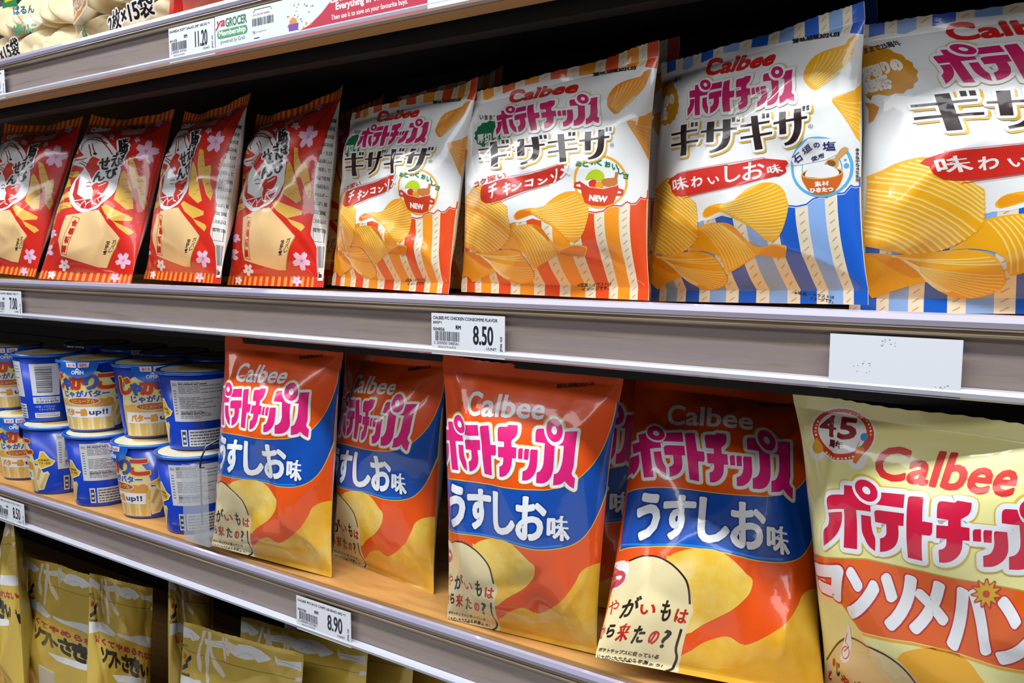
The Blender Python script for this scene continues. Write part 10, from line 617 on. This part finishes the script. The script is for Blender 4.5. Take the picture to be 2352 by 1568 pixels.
def cup_parts():
    f = lambda x, y, d: ((RB + (RT - RB) * y / 90 + d) * math.cos(x / 36 - math.pi / 2), (RB + (RT - RB) * y / 90 + d) * math.sin(x / 36 - math.pi / 2), .001 + y / 90 * (HC - .003))
    m = MB(); m.lathe([(0, .0025), (RB - .002, .0025), (RB - .0012, .0), (RB, .0005), (RB, .001), (RT, HC - .002), (RT - .001, HC - .002), (0, HC - .003)], CB, 72)
    for t, (c, L) in zip(CT, CA): m.add([f(x, y, .00016 + .00005 * L) for x, y in t], [(0, 1, 2)], cupmat(CUP.cols[int(c)]))
    body = m.mesh('cup_body', smooth=True)
    lidb = pm('bright_blue_foil', '1d6fe0', .25, .3, .6); lidw = pm('cream_lid_print', 'efe8c8', .35, 0, .5); lidp = pm('pink_lid_print', 'f0b8c4', .35)
    m = MB(); m.lathe([(RT - .003, HC - .0035), (RT + .0018, HC - .003), (RT + .0026, HC - .0012), (RT + .0018, HC + .0006), (RT, HC + .0008), (RT - .0015, HC + .0001), (0, HC + .0001)], lidb, 72)
    m.lathe([(RT - .003, HC + .0002), (0, HC + .0002)], lidw, 48)
    m.lathe([(.021, HC + .00028), (0, HC + .00028)], cupmat('e2bc62'), 32)
    lid = m.mesh('foil_lid', smooth=True)
    m = MB(); n = 10; W_ = .024; pts = []
    for i in range(n + 1):
        t = i / n
        for j in range(7):
            a = (j / 6 - .5) * 2; hw = W_ * (1 - t ** 2.2) ** .5 if t < 1 else 0.0005
            an = -math.pi / 2 + a * hw / RT; rad = RT + .0027 + .001 * math.sin(t * 3)
            pts.append((rad * math.cos(an) * (1 - .02 * t), rad * math.sin(an) * (1 - .02 * t), HC - .0005 - .021 * t))
    m.add(pts, [(i * 7 + j, i * 7 + j + 1, i * 7 + 8 + j, i * 7 + 7 + j) for i in range(n) for j in range(6)], lidb)
    g = lambda x, y: ((RT + .0040) * math.cos(x / 1000 / RT - math.pi / 2), (RT + .0040) * math.sin(x / 1000 / RT - math.pi / 2), HC - .021 + y / 1000)
    s = Sheet(); s.text('OPEN', Q(-7, 5, 7, 9.5), 'e4ecf8', 1, .25); s.poly([(-3, 10.5), (3, 10.5), (0, 13)], 'e4ecf8', 1)
    s.poly([(-13, 14), (-1, 13.4), (-1, 20), (-14, 20)], 'efe3e6', 1); s.poly([(1, 13.4), (13, 14), (14, 20), (1, 20)], 'efe3e6', 1)
    s.text('めくる', Q(-11, 15, -3, 18.5), 'c85070', 2, .1); s.text('はがす', Q(3, 15, 11, 18.5), 'c85070', 2, .1)
    for t, (c, L) in zip(*s.tris()):
        m.add([(x, y - .00004 * L, z) for x, y, z in (g(*q) for q in t)], [(0, 1, 2)], cupmat(s.cols[int(c)]))
    return body, lid, m.mesh('pull_tab', smooth=True)
cb, cl, ct = cup_parts()
SC = ZC + UP
CUPS = [  # x, y, level, turn in degrees (0 = picture faces the aisle), label
 (-1.281, 0.058, 0, 45, 'blue snack cup at the left end of the lower tier, picture facing us'),
 (-1.171, 0.046, 0, -50, 'lower-tier blue cup second from the left, picture half turned away'),
 (-1.067, 0.049, 0, -85, 'lower-tier blue cup in the middle, white printed panel facing us'),
 (-0.967, 0.056, 0, -6, 'lower-tier blue cup second from the right, tab hanging at its left'),
 (-0.869, 0.052, 0, -96, 'lower-tier blue cup at the right end, behind the clear divider'),
 (-1.345, 0.068, 1, 60, 'upper-tier blue cup cut by the left edge'),
 (-1.203, 0.054, 1, 176, 'upper-tier blue cup showing its barcode panel'),
 (-1.085, 0.055, 1, 35, 'upper-tier blue cup with the yellow hiragana lettering, next to the barcode cup'),
 (-0.988, 0.074, 1, 60, 'upper-tier blue cup with lettering fully turned to us, left of the panel cup'),
 (-0.882, 0.068, 1, -96, 'upper-tier blue cup at the right end, white printed panel facing us')]
for i in range(5):
    CUPS.append((-1.265 + .1 * i, .162, 0, 30 * i, 'lower-tier blue cup in the dark back row, %s' % ('behind the left-end cup', 'behind the second cup', 'behind the middle cup', 'behind the fourth cup', 'behind the right-end cup')[i]))
    CUPS.append((-1.265 + .1 * i, .162, 1, 50 * i + 20, 'upper-tier blue cup in the dark back row, %s' % ('leftmost lid', 'second lid from the left', 'middle lid', 'fourth lid from the left', 'rightmost lid')[i]))
for x, y, lv, rot, lab in CUPS:
    r = root('snack_cup', (x, y, SC + .0003 + lv * (HC + .0012)), lab, 'cup', 'blue potato stick cups'); r.rotation_euler = (0, 0, math.radians(rot))
    link('cup_body', cb, r); link('foil_lid', cl, r); link('pull_tab', ct, r)
# ------------------------------------------------------------------ clear dividers with a bent wire
def divider(x, z, label, w=.044, wire=True):
    r = root('shelf_divider', (x, 0, z), label, 'divider')
    m = MB(); m.box((-w / 2, -.0012, .001), (w / 2, .0008, .088), acrylic); m.box((-w / 2, .0008, .001), (w / 2, .05, .003), acrylic); link('clear_plate', m.mesh('clear_plate'), r)
    m = MB(); m.box((-.006, .001, .0035), (.006, .012, .03), acrylic); m.box((-.009, .001, .0035), (.009, .02, .007), acrylic); link('clip', m.mesh('clip'), r)
    if not wire: return r
    m = MB(); m.tube([(0, .0075, .02), (0, .0075, .088), (.0, .009, .096), (.001, .015, .108), (.002, .10, .135), (.002, .26, .15), (.002, .40, .15), (.002, .40, .02)], .0011, steel); link('wire', m.mesh('wire', smooth=True), r)
    return r
divider(-.797, ZC + UP + .006, 'clear plastic divider with a bent grey wire between the cups and the orange bags')
divider(-1.148, ZD + UP + .042, 'clear plastic divider on the lowest shelf in front of the gold pouches', .04, False)
# ------------------------------------------------------------------ topmost shelf: cracker bags, red bag
crk = ramp_noise(pm('baked_cracker', 'e6cfa0', .6, bump=(60, .3)), [(.25, 'e2bf82'), (.45, 'f0dcae'), (.75, 'f8eed6')], nscale=22, detail=5)
def cracker_mesh(seed):
    R = random.Random(seed); m = MB(); r0_ = .034; prof = [(0, -.0035), (r0_ * .8, -.003), (r0_ * .97, -.001), (r0_, .001), (r0_ * .95, .0035), (r0_ * .75, .005), (r0_ * .4, .0045), (0, .004)]
    m.lathe(prof, crk, 36)
    ph = R.uniform(0, 6); m.v = [(x * (1 + .05 * math.sin(2 * math.atan2(y, x) + ph)), y, z + .004 * math.sin(2.2 * math.atan2(y, x) + ph) * (x * x + y * y) / r0_ ** 2) for x, y, z in m.v]
    return m.mesh('rice_cracker', smooth=True)
crm = [cracker_mesh(i) for i in range(3)]
SA = ZA + UP
def cracker_bag(x, wd, key, label, art):
    h, dp = .20, .085
    r = root('rice_cracker_bag', (x, .03, SA), label, 'snack bag', 'clear rice cracker bags')
    gu, gv = np.linspace(0, 1, 25), np.linspace(0, 1, 31)
    def P(u, v, side, d=0):
        pv = max(1 - abs(2 * v - 1) ** 5, 0) ** .6; pu = max(1 - abs(2 * u - 1) ** 3, 0) ** .6
        wv = .0022 * math.sin(9 * u + 5 * v + key) + .0016 * math.sin(17 * u - 11 * v + 2 * key) + .001 * math.sin(31 * v + 8 * u)
        cx = (u - .5) * wd * (1 - .05 * pv)
        return (cx, dp / 2 - side * (dp / 2 * pu * (.25 + .75 * pv) + wv * pu + d), v * h)
    m = MB()
    for side in (1, -1):
        vs = [P(u, v, side) for v in gv for u in gu]; n = len(gu)
        m.add(vs, [(i * n + j, i * n + j + 1, i * n + n + j + 1, i * n + n + j) for i in range(len(gv) - 1) for j in range(n - 1)], clear_film)
    link('clear_wrapper', m.mesh('clear_wrapper', smooth=True), r)
    s = Sheet(); art(s); m = MB()
    for t, (c, L) in zip(*s.cut(gu * wd * 1000, gv * h * 1000)): m.add([P(x / 1000 / wd, y / 1000 / h, 1, .0005 + .00006 * L) for x, y in t], [(0, 1, 2)], film(s.cols[int(c)]))
    link('printed_front', m.mesh('printed_front'), r)
    R = random.Random(key); k = 0
    n = int(wd / .030)
    for row in range(3):
        for i in range(n):
            lx = -wd / 2 + .036 + i * (wd - .072) / max(n - 1, 1)
            o = link('rice_cracker', crm[k % 3]); k += 1
            o.location = (x + lx, .03 + dp / 2 + .002 + row * .014 + R.uniform(-.004, .006), SA + .040 + row * .055 + R.uniform(-.003, .003))
            o.rotation_euler = (math.radians(58 + R.uniform(-10, 8)), math.radians(R.uniform(-14, 14)), math.radians(40 + R.uniform(-8, 8)))
            tag(o, 'pale rice cracker packed inside the clear bag %s' % ('at the left edge of the topmost shelf' if key == 1 else 'with the orange and green label'), 'cracker', 'crackers in the bag %d from the left' % key)
    return r
GR, ORG, INKB = '1f7d58', 'ee9620', '1c1a1c'
def art1(s):
    W_ = 232; T = s.text
    s.poly([(0, 0), (W_, 0), (W_, 16), (150, 14), (80, 17), (0, 13)], 'eceaea', 0)
    T('2枚×15袋', [(64, 34), (150, 46), (150, 24), (64, 14)], INKB, 2, .7, [('f2f0ee', 2)])
    T('ぱりんこ', Q(150, 48, 190, 60), '4c9a78', 2, .8)
    s.poly([(120, 86), (160, 84), (156, 110), (140, 120), (126, 108)], '2d8a4e', 2); s.poly([(130, 92), (152, 92), (150, 104), (134, 104)], 'f0cc20', 3); T('ぱるん', Q(150, 74, 186, 84), '2c6aa8', 2, .5)
    s.poly([(84, 84), (98, 84), (104, 120), (84, 120)], 'e0583a', 2); T('賞味期限', Q(96, 8, 126, 12), '6a6466', 1)
def art2(s):
    W_ = 236; T = s.text
    s.poly([(0, 0), (W_, 0), (W_, 15), (120, 13), (60, 16), (0, 12)], 'eceaea', 0)
    s.poly([(12, 44), (92, 58), (98, 90), (90, 130), (14, 126), (20, 76)], 'f2f0ec', 1); s.poly([(12, 46), (88, 60), (92, 84), (20, 70)], ORG, 2); T('管理栄養士推奨', [(16, 66), (86, 80), (84, 64), (16, 51)], 'f8f2ea', 3, .9)
    s.poly([(24, 76), (84, 88), (84, 126), (26, 124), (28, 96)], GR, 2); T('30枚入り対比', Q(38, 90, 78, 100), 'e8f2ec', 3, .5); s.poly([(34, 106), (60, 104), (64, 124), (30, 124)], 'e6eef0', 3); T('ｶﾙｼｳﾑ', Q(62, 104, 82, 122), 'e8f2ec', 3, .5)
    T('2枚×15袋', [(130, 40), (206, 58), (206, 34), (130, 18)], INKB, 2, .7, [('f2f0ee', 2)]); T('ぱりんこ', Q(112, 62, 150, 88), '2f8060', 2, 1.2, [('b8cfc0', 2)]); T('ぱりんこ', Q(190, 64, 228, 90), '3f8068', 2, 1.2, [('b8cfc0', 2)]); T('減塩', Q(60, 22, 76, 36), '4a8a5c', 2, .5); T('賞味期限', Q(150, 14, 180, 19), '5a5456', 1)
cracker_bag(-1.225, .232, 1, 'clear bag of rice crackers at the left edge of the topmost shelf', art1)
cracker_bag(-.988, .236, 2, 'clear bag of rice crackers with an orange and green label', art2)
s = Sheet(); s.poly([(0, 0), (230, 0), (230, 220), (0, 220)], 'dc2416', 0); s.poly([(60, 30), (150, 20), (200, 60), (170, 90), (90, 80)], 'c81c14', 1); s.poly([(0, 120), (60, 70), (120, 80), (160, 110), (230, 100), (230, 220), (0, 220)], 'e2a23a', 1); s.poly([(40, 10), (120, 14), (110, 30), (50, 34)], 'e87868', 2); s.text('せんべい', Q(60, 80, 190, 140), 'f6e8d0', 2, 3)
finish('rd', s, 230, 220, 'K')
sa = SA - Z0
bag('snack_bag', [(-.862, .03, sa), (-.632, .035, sa), (-.632, .06, sa + .215), (-.862, .055, sa + .215)], 'rd', 'glossy red snack bag on the topmost shelf right of the clear cracker bags', 'snack bag', None, 31, back='c82418', T=.03, wr=1.3)
